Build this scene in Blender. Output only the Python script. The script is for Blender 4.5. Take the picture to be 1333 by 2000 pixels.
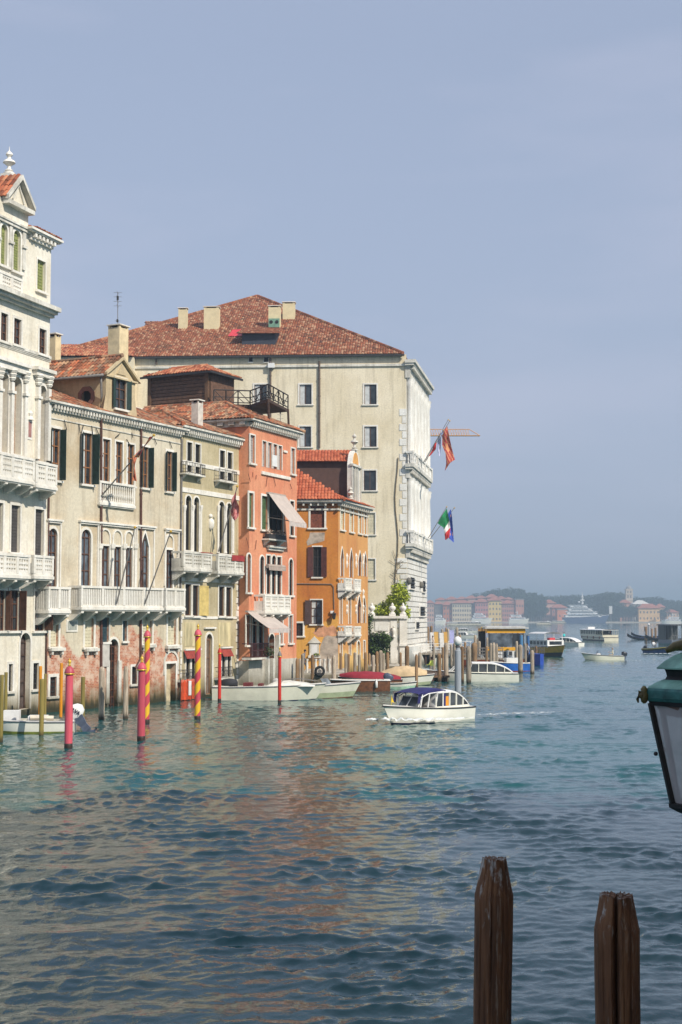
import bpy, math, random
import numpy as np
from mathutils import Vector, Matrix
R = random.Random(7)
SC = bpy.context.scene
COL = SC.collection
for o in list(bpy.data.objects): bpy.data.objects.remove(o)
rad = math.radians

# ---------------------------------------------------------------- camera
FPX, CXP, CYP, EYE, HORIZON = 2778.0, 666.5, 1000.0, 5.0, 1207.0
TH = math.atan((HORIZON - CYP) / FPX)
cam = bpy.data.cameras.new('camera'); cam.sensor_fit = 'VERTICAL'; cam.sensor_height = 36; cam.sensor_width = 24
cam.lens = FPX / 2000 * 36; cam.clip_start = 0.1; cam.clip_end = 20000
camo = bpy.data.objects.new('camera', cam); COL.objects.link(camo)
camo.location = (0, 0, EYE); camo.rotation_euler = (math.pi / 2 + TH, 0, 0)
SC.camera = camo

# ---------------------------------------------------------------- sun, sky, exposure
SUN_AZ, SUN_EL = rad(135), rad(40)      # azimuth clockwise from +Y (away from the viewer)
SDIR = Vector((math.sin(SUN_AZ) * math.cos(SUN_EL), math.cos(SUN_AZ) * math.cos(SUN_EL), math.sin(SUN_EL)))
sun = bpy.data.lights.new('sun', 'SUN'); sun.energy = 4.3; sun.angle = rad(0.5); sun.color = (1.0, 0.93, 0.82)
suno = bpy.data.objects.new('sun', sun); COL.objects.link(suno)
suno.rotation_euler = SDIR.to_track_quat('Z', 'Y').to_euler(); suno.location = (60, -60, 80)
W = bpy.data.worlds.new('World'); SC.world = W; W.use_nodes = True
nt = W.node_tree; nt.nodes.clear()
def wn(t, **k):
    n = nt.nodes.new(t)
    for a, b in k.items(): setattr(n, a, b)
    return n
sky = wn('ShaderNodeTexSky', sky_type='NISHITA', sun_disc=False, sun_elevation=SUN_EL, sun_rotation=SUN_AZ,
         altitude=0, air_density=1.3, dust_density=1.2, ozone_density=3.0)
bg = wn('ShaderNodeBackground'); bg.inputs[1].default_value = 0.102
out = wn('ShaderNodeOutputWorld')
tc = wn('ShaderNodeTexCoord'); mp = wn('ShaderNodeMapping'); mp.inputs['Scale'].default_value = (1.2, 1.2, 5)
cl = wn('ShaderNodeTexNoise'); cl.inputs['Scale'].default_value = 2.2; cl.inputs['Detail'].default_value = 5
rp = wn('ShaderNodeValToRGB'); rp.color_ramp.elements[0].position = .42; rp.color_ramp.elements[1].position = .8
rp.color_ramp.elements[0].color = (0, 0, 0, 1); rp.color_ramp.elements[1].color = (.42, .42, .42, 1)
mx = wn('ShaderNodeMixRGB'); mx.inputs[2].default_value = (6.4, 6.3, 7.6, 1)      # thin high cloud veil
veil = wn('ShaderNodeMixRGB'); veil.inputs[0].default_value = .62; veil.inputs[2].default_value = (4.0, 4.6, 6.15, 1)  # hazy air
L = nt.links.new
sz_ = wn('ShaderNodeSeparateXYZ'); L(tc.outputs['Generated'], sz_.inputs[0]); vr = wn('ShaderNodeValToRGB'); L(sz_.outputs[2], vr.inputs[0])      # the haze thins towards the zenith
for q_, (ps, vl) in zip([vr.color_ramp.elements[0], vr.color_ramp.elements[1], vr.color_ramp.elements.new(.38)], ((0, .93), (.72, .0), (.38, .72))): q_.position = ps; q_.color = (vl, vl, vl, 1)
L(vr.outputs[0], veil.inputs[0])
L(tc.outputs['Generated'], mp.inputs[0]); L(mp.outputs[0], cl.inputs[0]); L(cl.outputs[0], rp.inputs[0])
L(sky.outputs[0], veil.inputs[1]); L(rp.outputs[0], mx.inputs[0]); L(veil.outputs[0], mx.inputs[1])
L(mx.outputs[0], bg.inputs[0]); L(bg.outputs[0], out.inputs[0])
vs = SC.view_settings; vs.view_transform = 'Standard'; vs.look = 'None'; vs.exposure = .15; vs.gamma = 1; vs.use_curve_mapping = False
cy = SC.cycles
cy.max_bounces = 6; cy.diffuse_bounces = 2; cy.glossy_bounces = 3; cy.transmission_bounces = 3; cy.volume_bounces = 0
cy.transparent_max_bounces = 8; cy.caustics_reflective = False; cy.caustics_refractive = False
cy.use_denoising = True

# ---------------------------------------------------------------- measuring helpers (photo pixels -> points on real planes)
def ray(px, py):
    u = (px - CXP) / FPX; v = (CYP - py) / FPX
    return Vector((u, math.cos(TH) - v * math.sin(TH), math.sin(TH) + v * math.cos(TH)))
def at(px, py, Y):
    r = ray(px, py); k = Y / r.y
    return Vector((r.x * k, Y, EYE + r.z * k))
def wat(px, py):
    r = ray(px, py); k = -EYE / r.z
    return Vector((r.x * k, r.y * k, 0))
def yp(p):
    """photo row of a world point (for heights)"""
    d = Vector(p) - Vector((0, 0, EYE)); c, s = math.cos(TH), math.sin(TH)
    f = d.y * c + d.z * s; up = -d.y * s + d.z * c
    return CYP - up / f * FPX

class Fac:
    """a vertical wall plane: s along it, o outward, z up"""
    def __init__(self, px, py, Y, t, base=None):
        self.o = Vector(base) if base is not None else at(px, py, Y)
        self.t = Vector((t[0], t[1], 0)).normalized(); self.n = Vector((self.t.y, -self.t.x, 0))
    def P(self, s, o, z):
        return Vector((self.o.x + self.t.x * s + self.n.x * o, self.o.y + self.t.y * s + self.n.y * o, z))
    def sz(self, px, py, o=0):
        r = ray(px, py); C = Vector((0, 0, EYE)); q = self.P(0, o, 0)
        k = (q - C).dot(self.n) / r.dot(self.n); p = C + r * k
        return (p - q).dot(self.t), p.z
    def rect(self, x0, x1, y0, y1, o=0):
        xm, ym = (x0 + x1) / 2, (y0 + y1) / 2
        return (self.sz(x0, ym, o)[0], self.sz(x1, ym, o)[0], self.sz(xm, y1, o)[1], self.sz(xm, y0, o)[1])
    def off(self, o):
        f = Fac(0, 0, 1, self.t, self.P(0, o, 0)); return f
WORLD = Fac(0, 0, 1, (1, 0), (0, 0, 0))       # s=x, o=-y, z

# ---------------------------------------------------------------- mesh collecting
LOCAL = set()      # boats whose parts are built about their own origin
def origin_of(o):
    q = o
    while q.parent is not None: q = q.parent
    if q.name in LOCAL: return Vector((0, 0, 0))
    v = Vector((0, 0, 0))
    while o is not None: v = v + o.location; o = o.parent
    return v
class MB:
    def __init__(s): s.v = []; s.f = []; s.m = []; s.uv = []
    def poly(s, pts, m=0, uv=None):
        i = len(s.v); s.v += [tuple(p) for p in pts]; s.f.append(tuple(range(i, i + len(pts)))); s.m.append(m); s.uv.append(uv)
    def mesh(s, vs, fs, m=0):
        i = len(s.v); s.v += [tuple(p) for p in vs]
        for k, f in enumerate(fs):
            s.f.append(tuple(i + a for a in f)); s.m.append(m[k] if isinstance(m, list) else m); s.uv.append(None)
    def box(s, F, a0, a1, b0, b1, c0, c1, m=0):
        P = F.P
        v = [P(a, b, c) for c in (c0, c1) for b in (b0, b1) for a in (a0, a1)]
        s.mesh(v, [(0, 1, 3, 2), (4, 6, 7, 5), (3, 7, 6, 2), (4, 5, 1, 0), (2, 6, 4, 0), (5, 7, 3, 1)], m)
    def bx(s, x0, x1, y0, y1, z0, z1, m=0):
        s.box(WORLD, x0, x1, -y1, -y0, z0, z1, m)
    def prism(s, F, pts, o0, o1, m=0):
        """pts: (s,z) outline extruded from o0 to o1 along F's normal"""
        n = len(pts)
        a = [F.P(p[0], o0, p[1]) for p in pts]; b = [F.P(p[0], o1, p[1]) for p in pts]
        s.mesh(a + b, [tuple(range(n)), tuple(range(2 * n - 1, n - 1, -1))] + [(i, n + i, n + (i + 1) % n, (i + 1) % n) for i in range(n)], m)
    def tube(s, pts, r, n=6, m=0, caps=True):
        pts = [Vector(p) for p in pts]; rs = r if isinstance(r, (list, tuple)) else [r] * len(pts)
        rings = []
        for i, p in enumerate(pts):
            d = (pts[min(i + 1, len(pts) - 1)] - pts[max(i - 1, 0)])
            d = d.normalized() if d.length > 1e-9 else Vector((0, 0, 1))
            a = d.orthogonal().normalized() if abs(d.z) < .95 else Vector((1, 0, 0)).cross(d).normalized()
            if abs(d.z) < .95: a = Vector((-d.y, d.x, 0)).normalized()
            b = d.cross(a)
            rings.append([p + (a * math.cos(2 * math.pi * k / n) + b * math.sin(2 * math.pi * k / n)) * rs[i] for k in range(n)])
        v = [q for g in rings for q in g]; f = []
        for i in range(len(pts) - 1):
            f += [(i * n + k, i * n + (k + 1) % n, (i + 1) * n + (k + 1) % n, (i + 1) * n + k) for k in range(n)]
        if caps: f += [tuple(range(n))[::-1], tuple((len(pts) - 1) * n + k for k in range(n))]
        s.mesh(v, f, m)
    def lathe(s, c, prof, n=10, m=0, ph=0, sx=1, sy=1):
        c = Vector(c); v = []; f = []; ms = []
        for (r, z) in prof:
            v += [c + Vector((r * sx * math.cos(2 * math.pi * k / n + ph), r * sy * math.sin(2 * math.pi * k / n + ph), z)) for k in range(n)]
        for i in range(len(prof) - 1):
            f += [(i * n + k, i * n + (k + 1) % n, (i + 1) * n + (k + 1) % n, (i + 1) * n + k) for k in range(n)]
            ms += [m[i] if isinstance(m, list) else m] * n
        f += [tuple(range(n))[::-1], tuple((len(prof) - 1) * n + k for k in range(n))]
        ms += [ms[0], ms[-1]]
        s.mesh(v, f, ms)
    def ball(s, c, r, n=10, k=6, m=0, sz=1, sx=1, sy=1):
        s.lathe(c, [(max(.001, r * math.sin(math.pi * i / k)), -r * sz * math.cos(math.pi * i / k)) for i in range(k + 1)], n, m, 0, sx, sy)
    def grid(s, rows, m=0, closed=False, uv=False):
        """rows: lists of equal length"""
        n = len(rows[0]); v = [p for r in rows for p in r]; f = []
        for i in range(len(rows) - 1):
            for k in range(n if closed else n - 1):
                f.append((i * n + k, i * n + (k + 1) % n, (i + 1) * n + (k + 1) % n, (i + 1) * n + k))
        s.mesh(v, f, m)
    def obj(s, name, mats, parent=None, smooth=False, loc=None, sharp=None):
        if not isinstance(mats, (list, tuple)): mats = [mats]
        org = origin_of(parent) if parent is not None else Vector(loc or (0, 0, 0))
        me = bpy.data.meshes.new(name)
        me.from_pydata([(p[0] - org.x, p[1] - org.y, p[2] - org.z) for p in s.v], [], s.f)
        for m in mats: me.materials.append(m)
        me.polygons.foreach_set('material_index', s.m)
        uvl = me.uv_layers.new(name='UVMap'); d = uvl.data
        vv = s.v
        buf = np.zeros(len(me.loops) * 2, dtype=np.float32); li = 0
        for f, uv in zip(s.f, s.uv):
            if uv is None:
                a, b, c = vv[f[0]], vv[f[1]], vv[f[2]]
                e1 = (b[0] - a[0], b[1] - a[1], b[2] - a[2]); e2 = (c[0] - a[0], c[1] - a[1], c[2] - a[2])
                nx, ny, nz = e1[1] * e2[2] - e1[2] * e2[1], e1[2] * e2[0] - e1[0] * e2[2], e1[0] * e2[1] - e1[1] * e2[0]
                h = math.hypot(nx, ny)
                if abs(nz) > h or h == 0:
                    for k in f: buf[li] = vv[k][0]; buf[li + 1] = vv[k][1]; li += 2
                else:
                    tx, ty = -ny / h, nx / h
                    for k in f: buf[li] = vv[k][0] * tx + vv[k][1] * ty; buf[li + 1] = vv[k][2]; li += 2
            else:
                for q in uv: buf[li] = q[0]; buf[li + 1] = q[1]; li += 2
        d.foreach_set('uv', buf)
        if smooth:
            me.polygons.foreach_set('use_smooth', [True] * len(me.polygons))
            if sharp: me.set_sharp_from_angle(angle=rad(sharp))
        me.update()
        o = bpy.data.objects.new(name, me); COL.objects.link(o)
        if parent is not None: o.parent = parent
        else: o.location = org
        return o

def tag(o, label, cat, group=None):
    o['label'] = label; o['category'] = cat
    if group: o['group'] = group
    return o
def thing(name, label, cat, loc=(0, 0, 0), rz=0, group=None):
    o = bpy.data.objects.new(name, None); COL.objects.link(o); o.location = loc; o.rotation_euler = (0, 0, rz)
    o.empty_display_size = .2
    return tag(o, label, cat, group)
def struct(o, kind='structure'):
    o['kind'] = kind; return o
def dup(root, loc, rz=0, label=None, group=None, sc=None):
    def cp(o, par):
        c = o.copy(); COL.objects.link(c)
        if par is not None: c.parent = par
        for ch in list(o.children): cp(ch, c)
        return c
    r = cp(root, None); r.location = loc; r.rotation_euler = (0, 0, rz)
    if sc: r.scale = (sc, sc, sc)
    if label: r['label'] = label
    if group: r['group'] = group
    return r

# ---------------------------------------------------------------- materials
MATS = {}
def nodes(m):
    m.use_nodes = True; t = m.node_tree; t.nodes.clear()
    b = t.nodes.new('ShaderNodeBsdfPrincipled'); o = t.nodes.new('ShaderNodeOutputMaterial'); t.links.new(b.outputs[0], o.inputs[0])
    def N(ty, inp=None, **k):
        n = t.nodes.new(ty)
        for a, v in k.items(): setattr(n, a, v)
        for a, v in (inp or {}).items():
            if hasattr(v, 'links') or isinstance(v, bpy.types.NodeSocket): t.links.new(v, n.inputs[a])
            else: n.inputs[a].default_value = v
        return n
    return t, b, N
def c4(c): return (c[0], c[1], c[2], 1)
def hexc(r, g, b):
    f = lambda v: ((v / 255 + .055) / 1.055) ** 2.4 if v > 10 else v / 255 / 12.92
    return (f(r), f(g), f(b))
def ramp(N, fac, stops):
    r = N('ShaderNodeValToRGB', {0: fac}); e = r.color_ramp.elements
    while len(e) > len(stops): e.remove(e[-1])
    while len(e) < len(stops): e.new(.5)
    for i, (p, c) in enumerate(stops): e[i].position = p; e[i].color = c4(c) if len(c) == 3 else c
    return r.outputs[0]
def mixc(N, fac, a, b, mode='MIX'):
    n = N('ShaderNodeMixRGB', blend_type=mode)
    for i, v in ((0, fac), (1, a), (2, b)):
        if isinstance(v, bpy.types.NodeSocket): n.id_data.links.new(v, n.inputs[i])
        else: n.inputs[i].default_value = v if i == 0 else c4(v)
    return n.outputs[0]
def plain(name, col, rough=.6, var=.12, scale=3.0, metal=0, bump=0, spec=.5, streak=0):
    """a surface of one colour with a little wear"""
    if name in MATS: return MATS[name]
    m = bpy.data.materials.new(name); t, b, N = nodes(m)
    tcd = N('ShaderNodeTexCoord')
    mpn = N('ShaderNodeMapping', {0: tcd.outputs['Object'], 'Scale': (1, 1, .25 if streak else 1)})
    nz = N('ShaderNodeTexNoise', {'Vector': mpn.outputs[0], 'Scale': scale, 'Detail': 6, 'Roughness': .6})
    lo = tuple(max(0, c * (1 - var * 2)) for c in col); hi = tuple(min(1, c * (1 + var)) for c in col)
    b.inputs['Base Color'].default_value = c4(col)
    t.links.new(ramp(N, nz.outputs[0], [(.3, lo), (.62, hi)]), b.inputs['Base Color'])
    b.inputs['Roughness'].default_value = rough; b.inputs['Metallic'].default_value = metal
    b.inputs['Specular IOR Level'].default_value = spec
    if bump:
        bn = N('ShaderNodeBump', {'Height': nz.outputs[0], 'Strength': bump, 'Distance': .03}); t.links.new(bn.outputs[0], b.inputs['Normal'])
    MATS[name] = m; return m
def plaster(name, col, col2, stain=(.16, .13, .10), amount=.35, brick=None, tide=1.0, low=None, scale=.35, lowz=4.0, bricks=None):
    """weathered render: blotches, rain streaks, tide stain near the water, brick showing through low down"""
    m = bpy.data.materials.new(name); t, b, N = nodes(m)
    uv = N('ShaderNodeUVMap').outputs[0]
    sep = N('ShaderNodeSeparateXYZ', {0: uv}); z = sep.outputs[1]
    big = N('ShaderNodeTexNoise', {'Vector': uv, 'Scale': scale, 'Detail': 7, 'Roughness': .62})
    c = ramp(N, big.outputs[0], [(.36, col2), (.6, col)])
    if low:
        fz = N('ShaderNodeMath', {0: z, 1: N('ShaderNodeMath', {0: big.outputs[0], 1: 5.0}, operation='MULTIPLY').outputs[0]}, operation='ADD')
        lf = N('ShaderNodeMapRange', {0: fz.outputs[0], 1: lowz + 2.3, 2: lowz + 2.7, 3: 1, 4: 0})
        c = mixc(N, lf.outputs[0], c, low)
    mp1 = N('ShaderNodeMapping', {0: uv, 'Scale': (1.6, .14, 1)})
    st = N('ShaderNodeTexNoise', {'Vector': mp1.outputs[0], 'Scale': 1.5, 'Detail': 6, 'Roughness': .65})
    sf = N('ShaderNodeMapRange', {0: st.outputs[0], 1: .5, 2: .78, 3: 0, 4: amount})
    c = mixc(N, sf.outputs[0], c, stain)
    fine = N('ShaderNodeTexNoise', {'Vector': uv, 'Scale': 6, 'Detail': 5, 'Roughness': .7})
    ff = N('ShaderNodeMapRange', {0: fine.outputs[0], 1: .3, 2: .7, 3: .84, 4: 1.08})
    c = mixc(N, 1, c, ff.outputs[0], 'MULTIPLY')
    hgt = fine.outputs[0]
    if brick:
        bt = N('ShaderNodeTexBrick', {'Vector': uv, 'Color1': c4(hexc(160, 76, 54)), 'Color2': c4(hexc(200, 120, 88)), 'Mortar': c4(hexc(200, 170, 142)), 'Scale': 1.0, 'Mortar Size': .012, 'Brick Width': .26, 'Row Height': .085, 'Bias': -.1})
        pt = N('ShaderNodeTexNoise', {'Vector': uv, 'Scale': 1.3, 'Detail': 9, 'Roughness': .75})
        bc = mixc(N, ramp(N, pt.outputs[0], [(.45, (0, 0, 0)), (.56, (.85, .85, .85))]), bt.outputs[0], hexc(214, 190, 168))
        z2 = N('ShaderNodeMath', {0: N('ShaderNodeMath', {0: big.outputs[0], 1: 9.0}, operation='MULTIPLY').outputs[0], 1: z}, operation='ADD')
        bm = N('ShaderNodeMapRange', {0: z2.outputs[0], 1: brick, 2: brick + .35, 3: 1, 4: 0})
        c = mixc(N, bm.outputs[0], c, bc)
    if tide:
        z3 = N('ShaderNodeMath', {0: N('ShaderNodeMath', {0: st.outputs[0], 1: 1.6}, operation='MULTIPLY').outputs[0], 1: z}, operation='ADD')
        tm = N('ShaderNodeMapRange', {0: z3.outputs[0], 1: 1.15, 2: 2.3, 3: .9 * tide, 4: 0})
        c = mixc(N, tm.outputs[0], c, hexc(92, 80, 48))
        tm2 = N('ShaderNodeMapRange', {0: z3.outputs[0], 1: .95, 2: 1.3, 3: .9 * tide, 4: 0})
        c = mixc(N, tm2.outputs[0], c, hexc(48, 50, 36))
    t.links.new(c, b.inputs['Base Color']); b.inputs['Roughness'].default_value = .88; b.inputs['Specular IOR Level'].default_value = .25
    bn = N('ShaderNodeBump', {'Height': hgt, 'Strength': .35, 'Distance': .03}); t.links.new(bn.outputs[0], b.inputs['Normal'])
    MATS[name] = m; return m
def tiles_mat(name, cols, seed=0.0, moss=.2):
    m = bpy.data.materials.new(name); t, b, N = nodes(m)
    uv = N('ShaderNodeUVMap').outputs[0]
    fl = N('ShaderNodeVectorMath', {0: uv}, operation='FLOOR')
    ad = N('ShaderNodeVectorMath', {0: fl.outputs[0], 1: (seed, seed * 1.7, 0)}, operation='ADD')
    wnz = N('ShaderNodeTexWhiteNoise', {'Vector': ad.outputs[0]}, noise_dimensions='2D')
    c = ramp(N, wnz.outputs[0], [(i / (len(cols) - 1), q) for i, q in enumerate(cols)])
    tcd = N('ShaderNodeTexCoord')
    nz = N('ShaderNodeTexNoise', {'Vector': tcd.outputs['Object'], 'Scale': .8, 'Detail': 8, 'Roughness': .7})
    c = mixc(N, ramp(N, nz.outputs[0], [(.5, (0, 0, 0)), (.75, (moss * 2.2,) * 3)]), c, hexc(96, 78, 58))
    t.links.new(c, b.inputs['Base Color']); b.inputs['Roughness'].default_value = .85; b.inputs['Specular IOR Level'].default_value = .2
    MATS[name] = m; return m
def glass_mat(name, col=(.02, .025, .03), rough=.06):
    m = bpy.data.materials.new(name); t, b, N = nodes(m)
    tcd = N('ShaderNodeTexCoord')
    nz = N('ShaderNodeTexNoise', {'Vector': tcd.outputs['Object'], 'Scale': 1.3, 'Detail': 3})
    t.links.new(ramp(N, nz.outputs[0], [(.35, tuple(c * .5 for c in col)), (.65, tuple(c * 1.8 for c in col))]), b.inputs['Base Color'])
    b.inputs['Roughness'].default_value = rough; b.inputs['IOR'].default_value = 1.5
    MATS[name] = m; return m
def banded(name, cA, cB, period, axis='spiral', rough=.45, weather=.3):
    """spiral stripes for mooring posts (real paint, object space)"""
    m = bpy.data.materials.new(name); t, b, N = nodes(m)
    tcd = N('ShaderNodeTexCoord'); sep = N('ShaderNodeSeparateXYZ', {0: tcd.outputs['Object']})
    an = N('ShaderNodeMath', {0: sep.outputs[1], 1: sep.outputs[0]}, operation='ARCTAN2')
    a2 = N('ShaderNodeMath', {0: an.outputs[0], 1: 1 / (2 * math.pi)}, operation='MULTIPLY')
    zz = N('ShaderNodeMath', {0: sep.outputs[2], 1: 1 / period}, operation='MULTIPLY')
    sm = N('ShaderNodeMath', {0: zz.outputs[0], 1: a2.outputs[0]}, operation='SUBTRACT')
    fr = N('ShaderNodeMath', {0: sm.outputs[0]}, operation='FRACT')
    st = N('ShaderNodeMath', {0: fr.outputs[0], 1: .5}, operation='GREATER_THAN')
    c = mixc(N, st.outputs[0], cA, cB)
    nz = N('ShaderNodeTexNoise', {'Vector': tcd.outputs['Object'], 'Scale': 5, 'Detail': 6})
    c = mixc(N, ramp(N, nz.outputs[0], [(.5, (0, 0, 0)), (.8, (weather,) * 3)]), c, (.25, .2, .15))
    t.links.new(c, b.inputs['Base Color']); b.inputs['Roughness'].default_value = rough
    MATS[name] = m; return m
def post_mat(name, col, col2, wet=.45, rough=.75, grain=1.0):
    """post in the water: grain along z, dark slimy foot"""
    m = bpy.data.materials.new(name); t, b, N = nodes(m)
    tcd = N('ShaderNodeTexCoord'); sep = N('ShaderNodeSeparateXYZ', {0: tcd.outputs['Object']})
    mpn = N('ShaderNodeMapping', {0: tcd.outputs['Object'], 'Scale': (9, 9, .7)})
    inf = N('ShaderNodeObjectInfo')
    ofs = N('ShaderNodeVectorMath', {0: mpn.outputs[0], 1: inf.outputs['Location']}, operation='ADD')
    nz = N('ShaderNodeTexNoise', {'Vector': ofs.outputs[0], 'Scale': 1.6, 'Detail': 7, 'Roughness': .68})
    c = ramp(N, nz.outputs[0], [(.34, col2), (.62, col)])
    hv = N('ShaderNodeMapRange', {0: inf.outputs['Random'], 1: 0, 2: 1, 3: .72, 4: 1.15})
    c = mixc(N, 1, c, hv.outputs[0], 'MULTIPLY')
    zz = N('ShaderNodeMath', {0: N('ShaderNodeMath', {0: nz.outputs[0], 1: .5}, operation='MULTIPLY').outputs[0], 1: sep.outputs[2]}, operation='ADD')
    w = N('ShaderNodeMapRange', {0: zz.outputs[0], 1: wet, 2: wet + .25, 3: .92, 4: 0})
    c = mixc(N, w.outputs[0], c, hexc(44, 40, 30))
    t.links.new(c, b.inputs['Base Color']); b.inputs['Roughness'].default_value = rough; b.inputs['Specular IOR Level'].default_value = .3
    bn = N('ShaderNodeBump', {'Height': nz.outputs[0], 'Strength': .5 * grain, 'Distance': .03}); t.links.new(bn.outputs[0], b.inputs['Normal'])
    MATS[name] = m; return m

stone = plaster('white_stone', hexc(240, 236, 226), hexc(222, 216, 202), stain=hexc(110, 106, 98), amount=.28, tide=.8, scale=.7)
stone_d = plaster('soiled_stone', hexc(230, 226, 214), hexc(192, 187, 174), stain=hexc(66, 64, 60), amount=.6, tide=.8, scale=.9)
glass = glass_mat('window_glass', (.030, .035, .04))
stone_w = plaster('bright_stone', hexc(240, 238, 230), hexc(222, 217, 206), stain=hexc(110, 106, 98), amount=.45, tide=.7, scale=.5)
glass_b = glass_mat('bluish_glass', (.09, .11, .13), .12)
dark = plain('dark_interior', (.012, .011, .010), .9, .2)
curtain = plain('pale_curtain', hexc(196, 198, 196), .9, .1)
wood_f = plain('brown_window_wood', hexc(96, 66, 50), .6, .2, 4)
wood_o = plain('orange_window_wood', hexc(150, 104, 68), .6, .2, 4)
wood_d = plain('dark_timber', hexc(74, 54, 42), .8, .3, 5)
green_d = plain('dark_green_paint', hexc(32, 54, 46), .55, .25, 4)
green_m = plain('faded_green_paint', hexc(86, 112, 74), .6, .2, 4)
green_o = plain('olive_paint', hexc(140, 146, 86), .6, .15, 4)
blue_g = plain('blue_green_paint', hexc(50, 74, 82), .6, .2, 4)
maroon = plain('maroon_paint', hexc(88, 46, 40), .6, .2, 4)
grey_sh = plain('grey_shutter_paint', hexc(166, 160, 156), .7, .14, 3)
dk_sh = plain('charcoal_shutter', hexc(78, 74, 72), .7, .15, 3)
cream_sh = plain('cream_shutter', hexc(214, 206, 178), .7, .1, 3)
iron = plain('black_iron', (.03, .028, .026), .5, .3, 6)
lead = plain('grey_pipe', hexc(120, 116, 112), .5, .15, 5)
copper_p = plain('brown_pipe', hexc(92, 62, 52), .5, .2, 5)
white_p = plain('white_paint', (.78, .77, .74), .45, .06, 3)
canvas_w = plain('pale_awning_canvas', hexc(186, 174, 164), .9, .06, 2)
tile_r = tiles_mat('terracotta_tiles', [hexc(112, 66, 50), hexc(166, 94, 66), hexc(184, 112, 80), hexc(200, 150, 112), hexc(140, 80, 60)], 1, .3)
tile_n = tiles_mat('clean_terracotta_tiles', [hexc(160, 82, 56), hexc(184, 100, 68), hexc(196, 116, 82), hexc(172, 90, 62)], 3, .12)
tile_o = tiles_mat('old_mottled_tiles', [hexc(92, 66, 52), hexc(168, 98, 66), hexc(190, 152, 118), hexc(112, 82, 66), hexc(186, 108, 72), hexc(150, 126, 104), hexc(130, 80, 58)], 5, .45)
tile_b = tiles_mat('weathered_red_tiles', [hexc(92, 62, 50), hexc(142, 84, 58), hexc(158, 98, 70), hexc(180, 142, 112), hexc(122, 72, 52), hexc(138, 90, 66), hexc(146, 84, 60)], 9, .4)
# ================================================================ building kit
def arch_pts(a0, a1, z0, z1, kind, n=8):
    """outline of an opening head from left springing to right springing (s,z)"""
    w = a1 - a0; r = w / 2; c = (a0 + a1) / 2
    if kind == 'round':
        zs = z1 - r
        return [(c - r * math.cos(math.pi * i / n), zs + r * math.sin(math.pi * i / n)) for i in range(n + 1)]
    if kind == 'point':
        h = min(w * 1.05, (z1 - z0) * .4); zs = z1 - h; pts = []
        for i in range(n + 1):
            q = i / n; x = abs(2 * q - 1)
            pts.append((a0 + w * q, zs + h * (1 - x ** 1.6) * (.86 + .14 * (1 - x) ** 2) if x > 0 else z1))
        return pts
    return [(a0, z1), (a1, z1)]
def wall_mesh(F, s0, s1, z0, z1, ops, depth=.13, m=0, mb=None):
    mb = mb or MB()
    ops = [o for o in ops if o['s1'] > s0 and o['s0'] < s1]
    S = sorted({s0, s1} | {max(s0, min(s1, o[k])) for o in ops for k in ('s0', 's1')})
    Z = sorted({z0, z1} | {max(z0, min(z1, o[k])) for o in ops for k in ('z0', 'z1')})
    for i in range(len(S) - 1):
        if S[i + 1] - S[i] < 1e-6: continue
        sm = (S[i] + S[i + 1]) / 2; j = 0
        while j < len(Z) - 1:
            def hole(j): return any(o['s0'] < sm < o['s1'] and o['z0'] < (Z[j] + Z[j + 1]) / 2 < o['z1'] for o in ops)
            if hole(j): j += 1; continue
            k = j
            while k + 1 < len(Z) - 1 and not hole(k + 1): k += 1
            mb.poly([F.P(S[i], 0, Z[j]), F.P(S[i + 1], 0, Z[j]), F.P(S[i + 1], 0, Z[k + 1]), F.P(S[i], 0, Z[k + 1])], m); j = k + 1
    for o in ops:
        a0, a1, b0, b1 = o['s0'], o['s1'], o['z0'], o['z1']; d = o.get('depth', depth)
        top = arch_pts(a0, a1, b0, b1, o.get('arch'))
        if o.get('arch'):
            for p, q in zip(top[:-1], top[1:]):
                mb.poly([F.P(p[0], 0, p[1]), F.P(q[0], 0, q[1]), F.P(q[0], 0, b1), F.P(p[0], 0, b1)], m)
        loop = [(a0, b0)] + top + [(a1, b0)]
        for p, q in zip(loop, loop[1:] + loop[:1]):
            mb.poly([F.P(p[0], 0, p[1]), F.P(p[0], -d, p[1]), F.P(q[0], -d, q[1]), F.P(q[0], 0, q[1])], m)
    return mb
def leaf(mb, F, s, z0, z1, w, ang, louver=True, m=0, th=.04):
    """one shutter leaf hinged at s; ang 0 lies along +s closed, 90 sticks straight out, 180 along -s flat on the wall"""
    a = rad(ang); d = F.t * math.cos(a) + F.n * math.sin(a)
    L_ = Fac(0, 0, 1, (d.x, d.y), F.P(s, .05, 0))
    fw = min(.07, w * .18)
    mb.box(L_, 0, fw, -th / 2, th / 2, z0, z1, m); mb.box(L_, w - fw, w, -th / 2, th / 2, z0, z1, m)
    zm = (z0 + z1) / 2
    for q in (z0, zm - fw / 2, z1 - fw): mb.box(L_, fw, w - fw, -th / 2 + .002, th / 2 - .002, q, q + fw, m)
    if louver:
        n = max(3, int((z1 - z0) / .14)); h = (z1 - z0) / n
        for k in range(n): mb.box(L_, fw, w - fw, -th * .36, th * .36, z0 + h * k + .015, z0 + h * (k + 1) - .02, m)
        mb.box(L_, fw, w - fw, -th * .15, th * .15, z0 + fw, z1 - fw, m)
    else: mb.box(L_, fw, w - fw, -th * .2, th * .2, z0 + fw, z1 - fw, m)
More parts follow.
